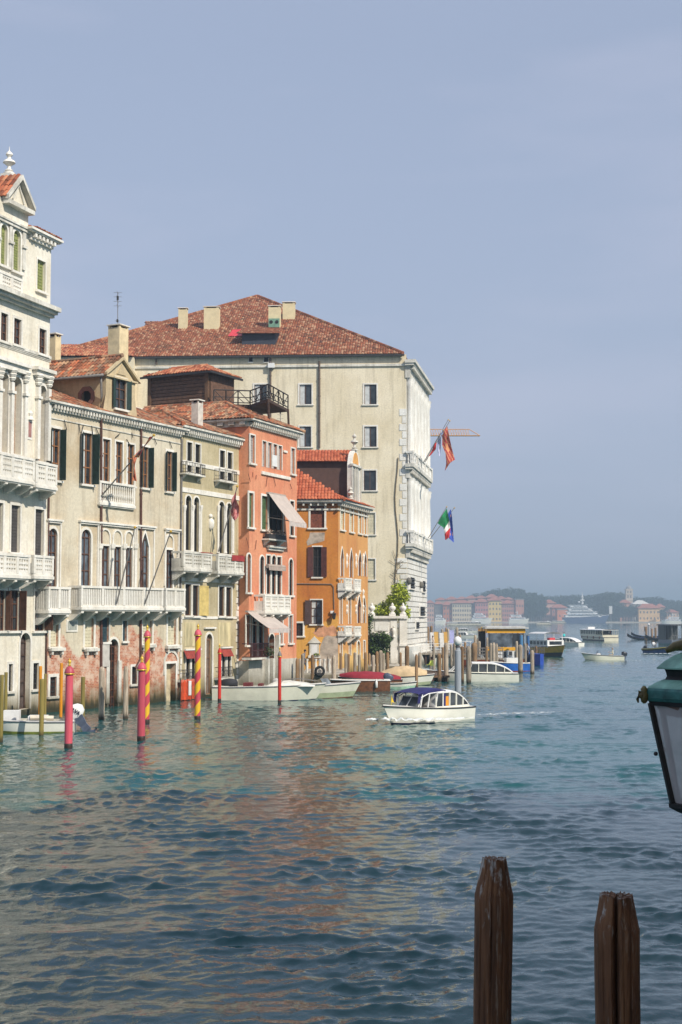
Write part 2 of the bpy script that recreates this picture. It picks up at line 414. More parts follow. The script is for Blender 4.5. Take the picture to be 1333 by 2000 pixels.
def ring(mb, F, a0, a1, b0, b1, arch, w, o0, o1, m=0, sill=True, bottom=False):
    """moulded surround round an opening"""
    inn = [(a0, b0)] + arch_pts(a0, a1, b0, b1, arch) + [(a1, b0)]
    c = (a0 + a1) / 2
    if arch:
        head = arch_pts(a0 - w, a1 + w, b0, b1 + w * (1.0 if arch == 'round' else 1.5), arch); out_ = [(a0 - w, b0)] + head + [(a1 + w, b0)]
    else: out_ = [(a0 - w, b0), (a0 - w, b1 + w), (a1 + w, b1 + w), (a1 + w, b0)]
    for p, q, P_, Q_ in zip(inn[:-1], inn[1:], out_[:-1], out_[1:]):
        v = [F.P(*x) for x in ((p[0], o1, p[1]), (q[0], o1, q[1]), (Q_[0], o1, Q_[1]), (P_[0], o1, P_[1]), (p[0], o0, p[1]), (q[0], o0, q[1]), (Q_[0], o0, Q_[1]), (P_[0], o0, P_[1]))]
        mb.mesh(v, [(0, 3, 2, 1), (2, 3, 7, 6), (0, 1, 5, 4), (0, 4, 7, 3), (1, 2, 6, 5)], m)
    if sill: mb.box(F, a0 - w * 1.5, a1 + w * 1.5, o0, o1 + .1, b0 - .12, b0, m)
def window(F, o, par, sur=None, w=.14, frame=None, pane=None, nx=2, ny=3, sh=None, shm=None, sill=True, louver=True, closed=None, shw=None, prj=.05, curtain_=False):
    """one window: moulded surround (part 'window') > casement, pane, shutters"""
    a0, a1, b0, b1, arch = o['s0'], o['s1'], o['z0'], o['z1'], o.get('arch'); d = o.get('depth', .13)
    sur = sur or stone; frame = frame or wood_f; pane = pane or glass
    mb = MB(); ring(mb, F, a0, a1, b0, b1, arch, w, -.02, prj, 0, sill)
    win = mb.obj('window', sur, par)
    top = arch_pts(a0, a1, b0, b1, arch)
    mb = MB(); mb.poly([F.P(p[0], -d, p[1]) for p in [(a0, b0)] + ([(a0, b1), (a1, b1)] if not arch else top) + [(a1, b0)]][::-1] if False else [F.P(p[0], -d, p[1]) for p in [(a1, b0)] + top[::-1] + [(a0, b0)]][::-1])
    if closed: mb.obj('shutter', closed, win)
    else: mb.obj('pane', pane, win)
    mb = MB(); f = .055; zt = b1 - ((a1 - a0) / 2 if arch else 0)
    if closed:
        n = max(4, int((b1 - b0) / .16))
        for k in range(n): mb.box(F, a0 + .05, a1 - .05, -d + .003, -d + .03, b0 + (zt - b0) * k / n + .03, b0 + (zt - b0) * (k + 1) / n - .02)
        mb.box(F, (a0 + a1) / 2 - .03, (a0 + a1) / 2 + .03, -d + .004, -d + .045, b0, zt)
        if arch:
            for k in range(3): mb.box(F, a0 + .15, a1 - .15, -d + .003, -d + .03, zt + .1 + k * .16, zt + .2 + k * .16)
        mb.obj('slat', closed, win)
    elif nx:
        for k in range(nx + 1):
            x = a0 + (a1 - a0) * k / nx; x = min(max(x, a0 + f / 2), a1 - f / 2)
            mb.box(F, x - f / 2, x + f / 2, -d + .003, -d + .06, b0, zt if k in (0, nx) else (b1 - (.02 if arch else 0)))
        for k in range(ny + 1):
            z = b0 + (zt - b0) * k / ny; z = min(max(z, b0 + f / 2), zt - (0 if arch else f / 2))
            mb.box(F, a0 + f, a1 - f, -d + .004, -d + .055, z - f / 2, z + f / 2)
        if arch: ring(mb, F, a0 + f, a1 - f, zt - .01, b1 - f, arch, f * .99, -d + .003, -d + .05, 0, False)
        mb.obj('casement', frame, win)
        if curtain_:
            c = MB(); c.box(F, a0 + f, a0 + (a1 - a0) * .42, -d + .012, -d + .02, b0 + f, zt - f)
            c.obj('curtain', curtain, win)
    if sh:
        ww = shw or (a1 - a0) / 2
        for (side, ang) in sh:
            l = MB(); leaf(l, F, a0 if side < 0 else a1, b0 + .02, zt if arch else b1 - .02, ww, ang if side < 0 else 180 - ang, louver)
            l.obj('shutter', shm or green_d, win)
    return win
def ops_of(F, specs):
    r = []
    for sp in specs:
        a0, a1, b0, b1 = F.rect(*sp[:4]); k = dict(sp[4]) if len(sp) > 4 else {}
        o = dict(s0=a0, s1=a1, z0=b0, z1=b1, arch=k.pop('arch', None), depth=k.pop('depth', .13)); r.append((o, k))
    return r
def dentil_cornice(mb, F, s0, s1, z, h, prj, pitch=.34, m=0, back=0, ends=True):
    """stepped cornice with brackets: top at z"""
    mb.box(F, s0 - prj * .9, s1 + prj * .9, -.1, prj, z - h * .22, z, m)
    mb.box(F, s0 - prj * .75, s1 + prj * .75, -.1, prj * .82, z - h * .36, z - h * .22, m)
    mb.box(F, s0, s1, -.1, prj * .3, z - h, z - h * .36, m)
    n = max(2, int((s1 - s0) / pitch))
    for k in range(n):
        a = s0 + (s1 - s0) * (k + .25) / n; w = (s1 - s0) / n * .5
        mb.box(F, a, a + w, prj * .3 - .01, prj * .74, z - h * .78, z - h * .36, m)
def band(mb, F, s0, s1, z0, z1, prj=.06, m=0): mb.box(F, s0, s1, -.02, prj, z0, z1, m)
def baluster(mb, F, s, o, z0, z1, r=.06, m=0, n=6):
    h = z1 - z0
    mb.lathe(F.P(s, o, z0), [(r * .8, 0), (r * .8, h * .1), (r * .5, h * .16), (r, h * .36), (r * .45, h * .72), (r * .8, h * .9), (r * .8, h)], n, m)
def balcony(F, s0, s1, z0, z1, prj, par, mat=None, style='baluster', nb=3, brh=.5, slab=.16, o0=0, cloth=None):
    """slab with rail, balusters or pierced panels, and brackets"""
    mat = mat or stone; mb = MB()
    mb.box(F, s0, s1, o0, o0 + prj, z0 - slab, z0); mb.box(F, s0 + .06, s1 - .06, o0, o0 + prj - .06, z0 - slab - .07, z0 - slab)
    bal = mb.obj('balcony', mat, par)
    mb = MB(); rh = .13; t = .16; o1 = o0 + prj - .05
    mb.box(F, s0 + .0, s1 - .0, o1 - t, o1 + .03, z1 - rh, z1)
    mb.box(F, s0 + .0, s0 + t, o0, o1 - t, z1 - rh, z1); mb.box(F, s1 - t, s1, o0, o1 - t, z1 - rh, z1)
    mb.box(F, s0 + .02, s1 - .02, o1 - t + .02, o1, z0 + .002, z0 + .1)
    for a in (s0 + .02, s1 - t - .02): mb.box(F, a, a + t, o1 - t + .01, o1 + .015, z0 + .1, z1 - rh)
    W_ = s1 - s0
    if style == 'baluster':
        n = max(3, int(W_ / .2))
        for k in range(1, n): baluster(mb, F, s0 + W_ * k / n, o1 - t / 2, z0 + .1, z1 - rh, .065)
        m_ = max(2, int(prj / .22))
        for k in range(m_):
            for a in (s0 + t / 2, s1 - t / 2): baluster(mb, F, a, o0 + .1 + (prj - .3) * k / m_, z0, z1 - rh, .06)
    elif style == 'bars':
        n = max(3, int(W_ / .16))
        for k in range(1, n): mb.box(F, s0 + W_ * k / n - .045, s0 + W_ * k / n + .045, o1 - t + .03, o1 - .03, z0 + .1, z1 - rh)
        m_ = max(2, int(prj / .18))
        for k in range(m_):
            for a in (s0 + t / 2, s1 - t / 2): mb.box(F, a - .04, a + .04, o0 + .08 + (prj - .25) * k / m_, o0 + .17 + (prj - .25) * k / m_, z0, z1 - rh)
        for q in range(1, max(2, int(W_ / 1.6))):
            a = s0 + W_ * q / max(2, int(W_ / 1.6)); mb.box(F, a - .1, a + .1, o1 - t + .005, o1 + .02, z0 + .1, z1 - rh)
    else:   # pierced panels: three rows of small openings
        n = max(2, int(round(W_ / 1.05)))
        for q in range(n):
            a = s0 + W_ * q / n; b = s0 + W_ * (q + 1) / n
            mb.box(F, a, a + .12, o1 - t + .02, o1 + .01, z0 + .1, z1 - rh); mb.box(F, b - .12, b, o1 - t + .02, o1 + .01, z0 + .1, z1 - rh)
            hh = z1 - rh - z0 - .1
            for k in range(4):
                zz = z0 + .1 + hh * (0, .3, .56, .86)[k]; mb.box(F, a + .12, b - .12, o1 - t + .04, o1 - .02, zz, zz + hh * (.2, .14, .14, .14)[k])
            m_ = 4
            for k in range(m_ + 1):
                x = a + .12 + (b - a - .24) * k / m_
                mb.box(F, x - .04, x + .04, o1 - t + .05, o1 - .03, z0 + .1, z1 - rh - .01)
        for a in (s0 + .02, s1 - t): mb.box(F, a, a + t - .03, o0, o1 - t, z0, z1 - rh - .3)
        for a in (s0 + t / 2, s1 - t / 2): baluster(mb, F, a, o0 + prj * .4, z1 - rh - .3, z1 - rh, .06)
    mb.obj('balustrade', mat, bal)
    for k in range(nb):
        a = s0 + .2 + (W_ - .4) * (k / (nb - 1) if nb > 1 else .5); w = .11; zb = z0 - slab - .07
        pts = [(0, zb), (prj * .92, zb), (prj * .92, zb - .1)] + [(prj * .88 * (1 - i / 5), zb - .1 - (brh - .1) * math.sin(i / 5 * math.pi / 2) ** 1.3) for i in range(1, 6)]
        G = Fac(0, 0, 1, (F.n.x, F.n.y), F.P(a, o0, 0)); b = MB(); b.prism(G, pts, -w, w); b.obj('bracket', mat, bal)
    if cloth:
        c = MB(); c.box(F, s0 + W_ * cloth[0], s0 + W_ * cloth[1], o1 + .035, o1 + .05, z1 - cloth[2], z1 + .012)
        c.box(F, s0 + W_ * cloth[0], s0 + W_ * cloth[1], o1 - t, o1 + .034, z1 + .002, z1 + .012)
        c.obj('rail_cloth', plain('red_cloth', hexc(158, 52, 50), .9), bal)
    return bal
def tile_plane(mb, A, B, C, D, tw=.24, tl=.42, hh=.075, m=0, seed=0, under=True):
    """roof plane of half-round tiles; A->B the eave, D above A and C above B"""
    A, B, C, D = map(Vector, (A, B, C, D)); e = (B - A).normalized(); n = e.cross(((C + D) / 2 - A)).normalized()
    if n.z < 0: n = -n
    w = n.cross(e).normalized()
    if w.dot(D - A) < 0 and w.dot(C - B) < 0: w = -w
    Lb = (B - A).length; Hh = max((D - A).dot(w), (C - B).dot(w)); uD = (D - A).dot(e); uC = (C - A).dot(e)
    if under: mb.poly([p - n * .02 for p in ((A, B, C, D) if (C - D).length > .01 else (A, B, C))], m, [(.3, .3)] * (4 if (C - D).length > .01 else 3))
    nr = max(1, int(Hh / tl)); tl = Hh / nr
    R2 = random.Random(seed + 3)
    prof = [(-.5, -.0), (-.3, .72), (0, 1), (.3, .72), (.5, 0)]
    for r in range(nr):
        v0, v1 = r * tl, (r + 1) * tl; vm = (v0 + v1) / 2 / Hh
        ua, ub = uD * vm, Lb + (uC - Lb) * vm
        k0, k1 = math.ceil(ua / tw - .5), math.floor(ub / tw - .5)
        for k in range(k0, k1 + 1):
            uc = (k + .5) * tw; jx, jz = R2.uniform(-.012, .012), R2.uniform(-.006, .010)
            v = []
            for (vv, lift) in ((v0 - .05, .032), (v1, 0)):
                for (pu, ph) in prof: v.append(A + e * (uc + pu * tw * .98 + jx) + w * vv + n * (ph * hh + lift + jz))
            i = len(mb.v); mb.v += [tuple(p) for p in v]
            U = (k + .5 + 100, r + .5 + 100)
            for q in range(4): mb.f.append((i + q, i + q + 1, i + 6 + q, i + 5 + q)); mb.m.append(m); mb.uv.append([U] * 4)
            mb.f.append((i + 4, i + 3, i + 2, i + 1, i)); mb.m.append(m); mb.uv.append([U] * 5)
def cap(mb, A, B, r=.13, m=0):
    A, B = Vector(A), Vector(B); n = max(2, int((B - A).length / .45))
    for k in range(n):
        p, q = A + (B - A) * (k / n), A + (B - A) * ((k + 1.1) / n)
        i = len(mb.f); mb.tube([p, q], [r * 1.08, r * .9], 7, m)
        for j in range(i, len(mb.f)): mb.uv[j] = [(k + .5, i % 97 + .5)] * len(mb.f[j])
def hip_roof(F, s0, s1, D, z, pitch, ov, mat, par, rear=False, hipL=True, hipR=True, name='roof', tw=.24, seed=0, faces='FL'):
    """hipped tile roof over the block s0..s1, depth D behind the facade"""
    a0, a1, b0, b1 = s0 - ov, s1 + ov, ov, -D - ov; hw = min(a1 - a0, b0 - b1) / 2; k = math.tan(rad(pitch)); h = hw * k; P = F.P
    z -= ov * k * 0
    c = [P(a0, b0, z), P(a1, b0, z), P(a1, b1, z), P(a0, b1, z)]
    if (a1 - a0) < (b0 - b1):
        am = (a0 + a1) / 2; r0 = P(am, b0 - (hw if hipL else 0), z + h); r1 = P(am, b1 + hw, z + h)
        pl = {'F': (c[0], c[1], r0, r0), 'R': (c[1], c[2], r1, r0), 'B': (c[2], c[3], r1, r1), 'L': (c[3], c[0], r0, r1)}
    else:
        bm = (b0 + b1) / 2; r0 = P(a0 + (hw if hipL else 0), bm, z + h); r1 = P(a1 - (hw if hipR else 0), bm, z + h)
        pl = {'F': (c[0], c[1], r1, r0), 'R': (c[1], c[2], r1, r1), 'B': (c[2], c[3], r0, r1), 'L': (c[3], c[0], r0, r0)}
    mb = MB()
    for key, q in pl.items():
        if key in faces: tile_plane(mb, *q, tw=tw, seed=seed)
        else: mb.poly([p for p in (q if (q[2] - q[3]).length > .01 else q[:3])], 0, [(.3, .3)] * (4 if (q[2] - q[3]).length > .01 else 3))
    up = Vector((0, 0, .05))
    cap(mb, r0 + up, r1 + up)
    for p in (c[0], c[1]):
        cap(mb, p + up, (r0 if p is c[0] or (a1 - a0) < (b0 - b1) else r1) + up)
    if (a1 - a0) < (b0 - b1): pass
    else: cap(mb, c[3] + up, r0 + up)
    mb.poly([P(a0, b0, z - .03), P(a0, b1, z - .03), P(a1, b1, z - .03), P(a1, b0, z - .03)], 0, [(.3, .3)] * 4)
    return mb.obj(name, mat, par, smooth=True, sharp=50), (r0, r1, h)
def chimney(c, w, d, z0, z1, par, mat, capm=None, F=None, flare=True):
    F = F or WORLD; G = Fac(0, 0, 1, F.t, c); mb = MB()
    mb.box(G, -w / 2, w / 2, -d / 2, d / 2, z0, z1 - .22)
    for a in (-1, 1):
        for b in (-1, 1): mb.box(G, a * w * .42 - w * .08, a * w * .42 + w * .08, b * d * .42 - d * .08, b * d * .42 + d * .08, z1 - .22, z1 - .07)
    ch = mb.obj('chimney', mat, par)
    mb = MB(); mb.box(G, -w / 2 - .09, w / 2 + .09, -d / 2 - .09, d / 2 + .09, z1 - .07, z1)
    mb.obj('chimney_cap', capm or stone, ch)
    mb = MB(); mb.box(G, -w * .3, w * .3, -d * .3, d * .3, z1 - .22, z1 - .075); mb.obj('flue', dark, ch)
    return ch
def block(F, s0, s1, D, z0, z1, par, mat, name='wall', front=True, right=True, left=True):
    """plain side and rear walls of a block behind its front wall"""
    mb = MB(); P = F.P
    if left: mb.poly([P(s0, -D, z0), P(s0, 0, z0), P(s0, 0, z1), P(s0, -D, z1)])
    if right: mb.poly([P(s1, 0, z0), P(s1, -D, z0), P(s1, -D, z1), P(s1, 0, z1)])
    mb.poly([P(s1, -D, z0), P(s0, -D, z0), P(s0, -D, z1), P(s1, -D, z1)])
    mb.poly([P(s0, 0, z1), P(s1, 0, z1), P(s1, -D, z1), P(s0, -D, z1)])
    return mb
def pipe(F, pts, par, mat, r=.06, o=.09, name='drainpipe'):
    mb = MB(); mb.tube([F.P(a, o, z) for a, z in pts], r, 7)
    for (a, z), (b, y) in zip(pts[:-1], pts[1:]):
        n = int(abs(z - y) / 2.2)
        for k in range(1, n + 1): mb.tube([F.P(a + (b - a) * k / (n + 1), o, z + (y - z) * k / (n + 1) - .05), F.P(a + (b - a) * k / (n + 1), o, z + (y - z) * k / (n + 1) + .05)], r * 1.35, 7)
    return mb.obj(name, mat, par)
# ================================================================ palaces on the canal
def statue(mb, c, h, m=0):
    mb.lathe(c, [(.16, 0), (.16, .12), (.1, .15), (.16, .35), (.2, .6), (.13, .85)], 8, m); mb.ball(Vector(c) + Vector((0, 0, .98)), .1, 8, 5, m)
def finial(mb, c, h, r, m=0):
    prof = [(1, 0), (1, .06), (.55, .08), (.75, .14), (.35, .2), (.3, .3), (1.1, .42), (.95, .48), (.35, .56), (.28, .62), (.62, .70), (.55, .76), (.2, .82), (.08, .86), (.03, 1)]
    mb.lathe(c, [(r * a, h * b) for a, b in prof], 10, m)
def urn(mb, c, h, r, m=0):
    prof = [(.8, 0), (.8, .1), (.4, .16), (.5, .24), (1, .4), (1.05, .55), (.7, .68), (.35, .73), (.45, .8), (.3, .9), (.05, 1)]
    mb.lathe(c, [(r * a, h * b) for a, b in prof], 10, m)
def lines(F, x0y, x1y, o=0):
    return F.sz(*x0y, o), F.sz(*x1y, o)
def zat(F, x, y, o=0): return F.sz(x, y, o)[1]
def sat(F, x, y, o=0): return F.sz(x, y, o)[0]
def std_openings(F, par, specs):
    ops = ops_of(F, specs)
    return [o for o, k in ops], [(o, k) for o, k in ops]

# ---------------------------------------------------------------- white palace at the frame edge
def white_palace():
    F = Fac(94, 900, 75.6, (.345, 1)); Y = (F.o.y)
    par = thing('white_palace', 'tall white stone palace with a small pediment and green shuttered attic windows', 'palace', F.P(-5, 0, 0))
    wm = plaster('white_palace_render', hexc(240, 234, 218), hexc(226, 216, 194), stain=hexc(140, 130, 110), amount=.4, tide=1, scale=.5)
    s0 = -9.5
    zt = zat(F, 97, 478); zl = zat(F, 97, 600)
    A = dict
    sp = [
      (-24, -12, 428, 508, A(arch='round', closed=green_o)), (1, 13.5, 438, 519, A(arch='round', closed=green_o)), (25.5, 39.5, 450, 531, A(arch='round', closed=green_o)),
      (72, 88, 509, 569, A(closed=green_o, w=.1)),
      (-26, -10, 600, 654, A()), (1, 15, 612, 667, A()), (26.5, 41, 623, 674, A()), (76, 90, 643, 692, A()),
      (-28, -10, 717, 875, A(arch='round', frame=wood_o, pane=glass_b, depth=.4, ny=4)), (0, 15.5, 727, 884, A(arch='round', frame=wood_o, pane=glass_b, depth=.4, ny=4)), (24, 41, 736, 888, A(arch='round', frame=wood_o, pane=glass_b, depth=.4, ny=4)), (75, 89.5, 753, 902, A(arch='round', frame=wood_o, pane=glass_b, depth=.4, ny=4)),
      (-28, -12, 972, 1077, A(closed=dk_sh)), (-8, 5, 982, 1077, A(closed=dk_sh)), (21, 38.5, 987, 1079, A(closed=dk_sh)), (68, 85, 995, 1085, A(closed=dk_sh)),
      (-28, -12, 1150, 1232, A(frame=wood_f, prj=.06)), (-3, 10, 1153, 1232, A(frame=wood_f, prj=.06, sh=[(1, 90)], shm=wood_f, louver=False)), (18, 37, 1153, 1232, A(frame=wood_f, prj=.06, sh=[(1, 80)], shm=wood_f, louver=False)), (67, 87, 1155, 1232, A(frame=wood_f, prj=.06, sh=[(1, 85)], shm=wood_f, louver=False)),
      (-28, -20, 1295, 1350, A(pane=dark, nx=3, ny=5, frame=iron)), (16, 24, 1297, 1350, A(pane=dark, nx=3, ny=5, frame=iron)), (38, 58, 1236, 1385, A(arch='round', pane=plain('old_plank_door', hexc(84, 72, 66), .8, .25), nx=2, ny=5, frame=wood_d, depth=.3, sill=False)), (64, 75, 1295, 1346, A(pane=dark, nx=3, ny=5, frame=iron)),
    ]
    ops = ops_of(F, sp)
    mb = wall_mesh(F, s0, 0, -1, zt, [o for o, k in ops], .3)
    # central attic block rises above the wing
    sa = sat(F, 55, 470); za = zat(F, 55, 415)
    mb.box(F, s0, sa, -6, -.001, zt, za + .1)
    b = block(F, s0, 0, 12, -1, zt, par, wm); mb.mesh(b.v, b.f)
    mb.obj('wall', wm, par)
    for o, k in ops: window(F, o, par, **k)
    mb = MB()
    dentil_cornice(mb, F, sa + .05, 0, zt + .32, .55, .5, .38)
    mb.obj('cornice', stone, par)
    r_ = MB(); tile_plane(r_, F.P(sa, .45, zt + .34), F.P(.4, .45, zt + .34), F.P(.4, -5, zt + 1.6), F.P(sa, -5, zt + 1.6)); r_.obj('roof', tile_r, par, True, sharp=50)
    mb = MB()
    for (x, y, h, p) in ((97, 606, .42, .62), (97, 700, .2, .1)): 
        z = zat(F, x, y)
        mb.box(F, s0, .12 if p > .3 else .05, -.02, p, z - h * .3, z + .1); mb.box(F, s0, .08 if p > .3 else .03, -.02, p * .7, z - h * .65, z - h * .3); mb.box(F, s0, .1, -.02, p * .35, z - h, z - h * .65)
    mb.obj('ledge', stone_d, par)
    mb = MB()
    for (xa, xb, ya, yb) in ((-30, 60, 700, 716), (72, 108, 720, 733)):
        a0, a1, b0, b1 = F.rect(xa, xb, ya, yb, .3); mb.box(F, a0, a1, -.02, .42, b1 - .18, b1); mb.box(F, a0 + .1, a1 - .1, -.02, .28, b0 - .1, b1 - .18)
    for x in (-4, 19.5, 46, 71.5, 92):   # pilasters with leafy capitals between the loggia arches
        s = sat(F, x, 800); zb = zat(F, x, 885 + x * .17); ztp = zat(F, x, 716 + x * .2)
        mb.box(F, s - .13, s + .13, -.02, .2, zb, ztp - .7); mb.box(F, s - .2, s + .2, -.02, .27, zat(F, x, 763 + x * .2) - .05, zat(F, x, 763 + x * .2) + .09)
        for q in range(3): mb.lathe(F.P(s, .12, ztp - .62 + q * .2), [(.13 + q * .05, 0), (.2 + q * .05, .12), (.15 + q * .04, .19)], 8)
    mb.obj('pilaster', stone, par)
    mb = MB(); a0, a1, b0, b1 = F.rect(55, 61, 824, 854); mb.box(F, a0, a1, -.01, .04, b0, b1); mb.obj('plaque', plain('pink_marble', hexc(168, 120, 112), .5), par)
    mb = MB(); mb.box(F, a0 - .08, a1 + .08, -.01, .03, b0 - .12, b1 + .12); mb.lathe(F.P((a0 + a1) / 2, .05, b1 + .1), [(.2, 0), (.1, .2), (.15, .35), (.02, .5)], 8); mb.obj('plaque_frame', stone, par)
    def balc(xa, xb, yt, yb, prj, style, nb, brh=.45):
        a0, a1, b0, b1 = F.rect(xa, xb, yt, yb, prj); balcony(F, a0, a1, b0, b1, prj, par, stone, style, nb, brh)
    balc(-40, 70, 885, 932, .95, 'panel', 5); balc(72, 114, 904, 949, .95, 'panel', 2)
    balc(-40, 61, 1080, 1122, .95, 'panel', 5); balc(68, 107, 1085, 1125, .95, 'panel', 2)
    balc(-40, 47, 528, 566, .3, 'panel', 0)
    # pediment
    zc = zat(F, 60, 416); ap = zat(F, 32, 352); sA = sat(F, 32, 352); hw = -sA + .25 + sa * 0; hw = (sat(F, 63, 412, .3) - sA)
    mb = MB()
    mb.prism(F, [(sA - hw, zc), (sA + hw, zc), (sA, ap)], -5, .12)
    mb.obj('pediment', wm, par)
    mb = MB()
    mb.box(F, sA - hw - .15, sA + hw + .15, -.05, .4, zc - .22, zc)
    for sg in (-1, 1):
        mb.prism(F, [(sA + sg * (hw + .2), zc), (sA + sg * (hw + .2), zc + .22), (sA, ap + .25), (sA, ap)][::sg], -5, .42)
        mb.prism(F, [(sA + sg * (hw - .5), zc + .2), (sA + sg * (hw - .62), zc + .2), (sA, ap - .35), (sA, ap - .22)][::sg], .1, .2)
    mb.box(F, s0, sa + .1, -.02, .16, zc - 1.2, zc - 1.05); mb.box(F, s0, sa + .12, -.02, .22, zc - 1.05, zc - .95)
    for x in (-6, 19.5, 45.5): s = sat(F, x, 480); mb.box(F, s - .14, s + .14, -.02, .1, zat(F, x, 528), zc - 1.2); mb.box(F, s - .2, s + .2, -.02, .18, zat(F, x, 470 + x * .35), zat(F, x, 470 + x * .35) + .14)
    mb.obj('pediment_moulding', stone_d, par)
    r_ = MB(); tile_plane(r_, F.P(sA - hw - .3, -5, zc + .1), F.P(sA - hw - .3, .3, zc + .1), F.P(sA, .3, ap + .28), F.P(sA, -5, ap + .28)); r_.obj('roof', tile_r, par, True, sharp=50)
    for (x, y0, y1, Yd, r) in ((18, 341, 284, 80.5, .34), (43, 374, 339, 79.5, .22)):
        p = at(x, y0, Yd); h = (y0 - y1) / FPX * Yd; m_ = MB(); finial(m_, p, h, r); m_.box(Fac(0, 0, 1, F.t, p), -r, r, -r, r, p.z - 1.2, p.z); m_.obj('finial', stone, par, True, sharp=40)
    pipe(F, [(.02, zat(F, 91, 960)), (.02, 1.2)], par, copper_p, .05)
    return par

# ---------------------------------------------------------------- cream palace
def cream_palace():
    F = Fac(93, 1100, 75.7, (.5, 1)); global FC; FC = F
    s1 = sat(F, 352, 1100); P = F.P
    par = thing('cream_palace', 'cream palace with dark green shutters, a long white balcony and bare brick at the waterline', 'palace', P(s1 / 2, 0, 0))
    wm = plaster('cream_palace_render', hexc(215, 205, 182), hexc(196, 178, 148), stain=hexc(120, 102, 78), amount=.55, brick=8.2, tide=1, scale=.28)
    zc = (zat(F, 100, 794) + zat(F, 300, 838)) / 2
    A = dict; SH = A(shm=green_d, frame=wood_o, curtain_=True)
    def up(**k): d = dict(SH); d.update(k); return d
    sp = [
      (100, 117, 837, 938, up(sh=[(-1, 142), (1, 92)])), (161, 180, 846, 946, up(sh=[(-1, 142), (1, 92)])),
      (200, 214.5, 858, 941, A(frame=wood_o, w=.1, curtain_=True)), (225, 239, 863, 945, A(frame=wood_o, w=.1, curtain_=True)), (248, 262, 868, 949, A(frame=wood_o, w=.1, curtain_=True)),
      (277, 290, 873, 953, up(sh=[(-1, 142), (1, 92)])), (325, 336, 882, 960, up(sh=[(-1, 142), (1, 92)])),
      (94, 111, 1032, 1146, A(arch='round', frame=wood_f, pane=glass_b)), (158, 177, 1034, 1147, A(arch='round', frame=wood_f, pane=glass_b)),
      (197, 213, 1066, 1149, A(frame=wood_f, pane=glass_b, sill=False, w=.1)), (221, 236, 1068, 1150, A(frame=wood_f, pane=glass_b, sill=False, w=.1)), (244, 258, 1070, 1151, A(frame=wood_f, pane=glass_b, sill=False, w=.1)),
      (275, 290, 1041, 1152, A(arch='point', frame=wood_f, pane=glass_b)), (324, 337, 1074, 1154, A(frame=wood_f, pane=glass_b, sill=False)),
      (98, 114, 1208, 1263, A(closed=cream_sh)), (165, 183, 1208, 1264, A(closed=cream_sh)), (198, 213, 1206, 1254, A(closed=blue_g, w=.06)), (239, 248, 1205, 1252, A(closed=blue_g, w=.06)), (278, 297, 1205, 1257, A(closed=cream_sh)), (327, 344, 1205, 1259, A(closed=cream_sh)),
      (97, 110, 1322, 1360, A(pane=plain('rust_grille', hexc(86, 54, 44), .8), nx=3, ny=4, frame=iron, w=.16)), (257, 268, 1302, 1336, A(pane=plain('rust_grille', hexc(86, 54, 44), .8), nx=3, ny=4, frame=iron, w=.14)),
      (212, 230, 1248, 1390, A(arch='round', pane=dark, nx=3, ny=9, frame=plain('rusty_gate', hexc(84, 52, 36), .8, .3), depth=.28, sill=False)),
      (324, 343, 1296, 1376, A(pane=plain('bleached_door', hexc(196, 182, 150), .8, .2), nx=0, depth=.35, sill=False)),
    ]
    ops = ops_of(F, sp)
    mb = wall_mesh(F, 0, s1, -1, zc, [o for o, k in ops])
    b = block(F, 0, s1, 11, -1, zc, par, wm); mb.mesh(b.v, b.f); mb.obj('wall', wm, par)
    for o, k in ops: window(F, o, par, **k)
    mb = MB(); dentil_cornice(mb, F, 0, s1 - .02, zc + .32, .5, .42, .26); band(mb, F, 0, s1, zc - .62, zc - .56, .05); mb.obj('cornice', stone_d, par)
    mb = MB()
    for (xa, xb, y) in ((90, 120, 1018), (153, 193, 1021), (193, 264, 1026), (264, 302, 1030), (320, 350, 1036)):
        a0, a1 = sat(F, xa, y), sat(F, xb, y); z = zat(F, (xa + xb) / 2, y)
        mb.box(F, a0, a1, -.02, .2, z, z + .1); mb.box(F, a0 + .06, a1 - .06, -.02, .13, z - .1, z)
        for q in (a0 + .04, a1 - .16): mb.box(F, q, q + .09, -.02, .1, zat(F, (xa + xb) / 2, 1145), z - .1)
    for (xa, xb, ya, yb) in ((197, 213, 1035, 1064), (221, 236, 1037, 1066), (244, 258, 1039, 1068), (324, 337, 1046, 1072)):
        a0, a1, b0, b1 = F.rect(xa, xb, ya, yb); ring(mb, F, a0, a1, b0, b1, 'round', .1, -.02, .08, 0, False)
    for x in (193, 217, 240, 262):
        s = sat(F, x, 1100); z0, z1 = zat(F, x, 1150), zat(F, x, 1066)
        mb.lathe(P(s, .1, z0), [(.15, 0), (.11, .1), (.1, (z1 - z0) * .9), (.16, (z1 - z0) * .94), (.18, z1 - z0 + .12)], 8)
    mb.obj('arcade', stone, par)
    def balc(xa, xb, yt, yb, prj, style, nb, brh=.55, mat=stone):
        a0, a1, b0, b1 = F.rect(xa, xb, yt, yb, prj); return balcony(F, a0, a1, b0, b1, prj, par, mat, style, nb, brh)
    balc(160, 321, 1146, 1186, .95, 'bars', 7); balc(325, 364, 1149, 1187, .95, 'bars', 2); balc(96, 140, 1146, 1192, .95, 'bars', 2)
    a0, a1, b0, b1 = F.rect(195, 265, 943, 984, .16); balcony(F, a0, a1, b0, b1, .2, par, stone, 'baluster', 0)
    for pts in ([(196, 818), (196, 1330)], [(274, 838), (273, 1285), (262, 1305)]): pipe(F, [(sat(F, x, y), zat(F, x, y)) for x, y in pts], par, copper_p, .07)
    pipe(F, [(s1 - .03, zc - .3), (s1 - .03, 4.3)], par, lead, .06)
    # iron wall ties and wall plaques
    mb = MB(); R1 = random.Random(3)
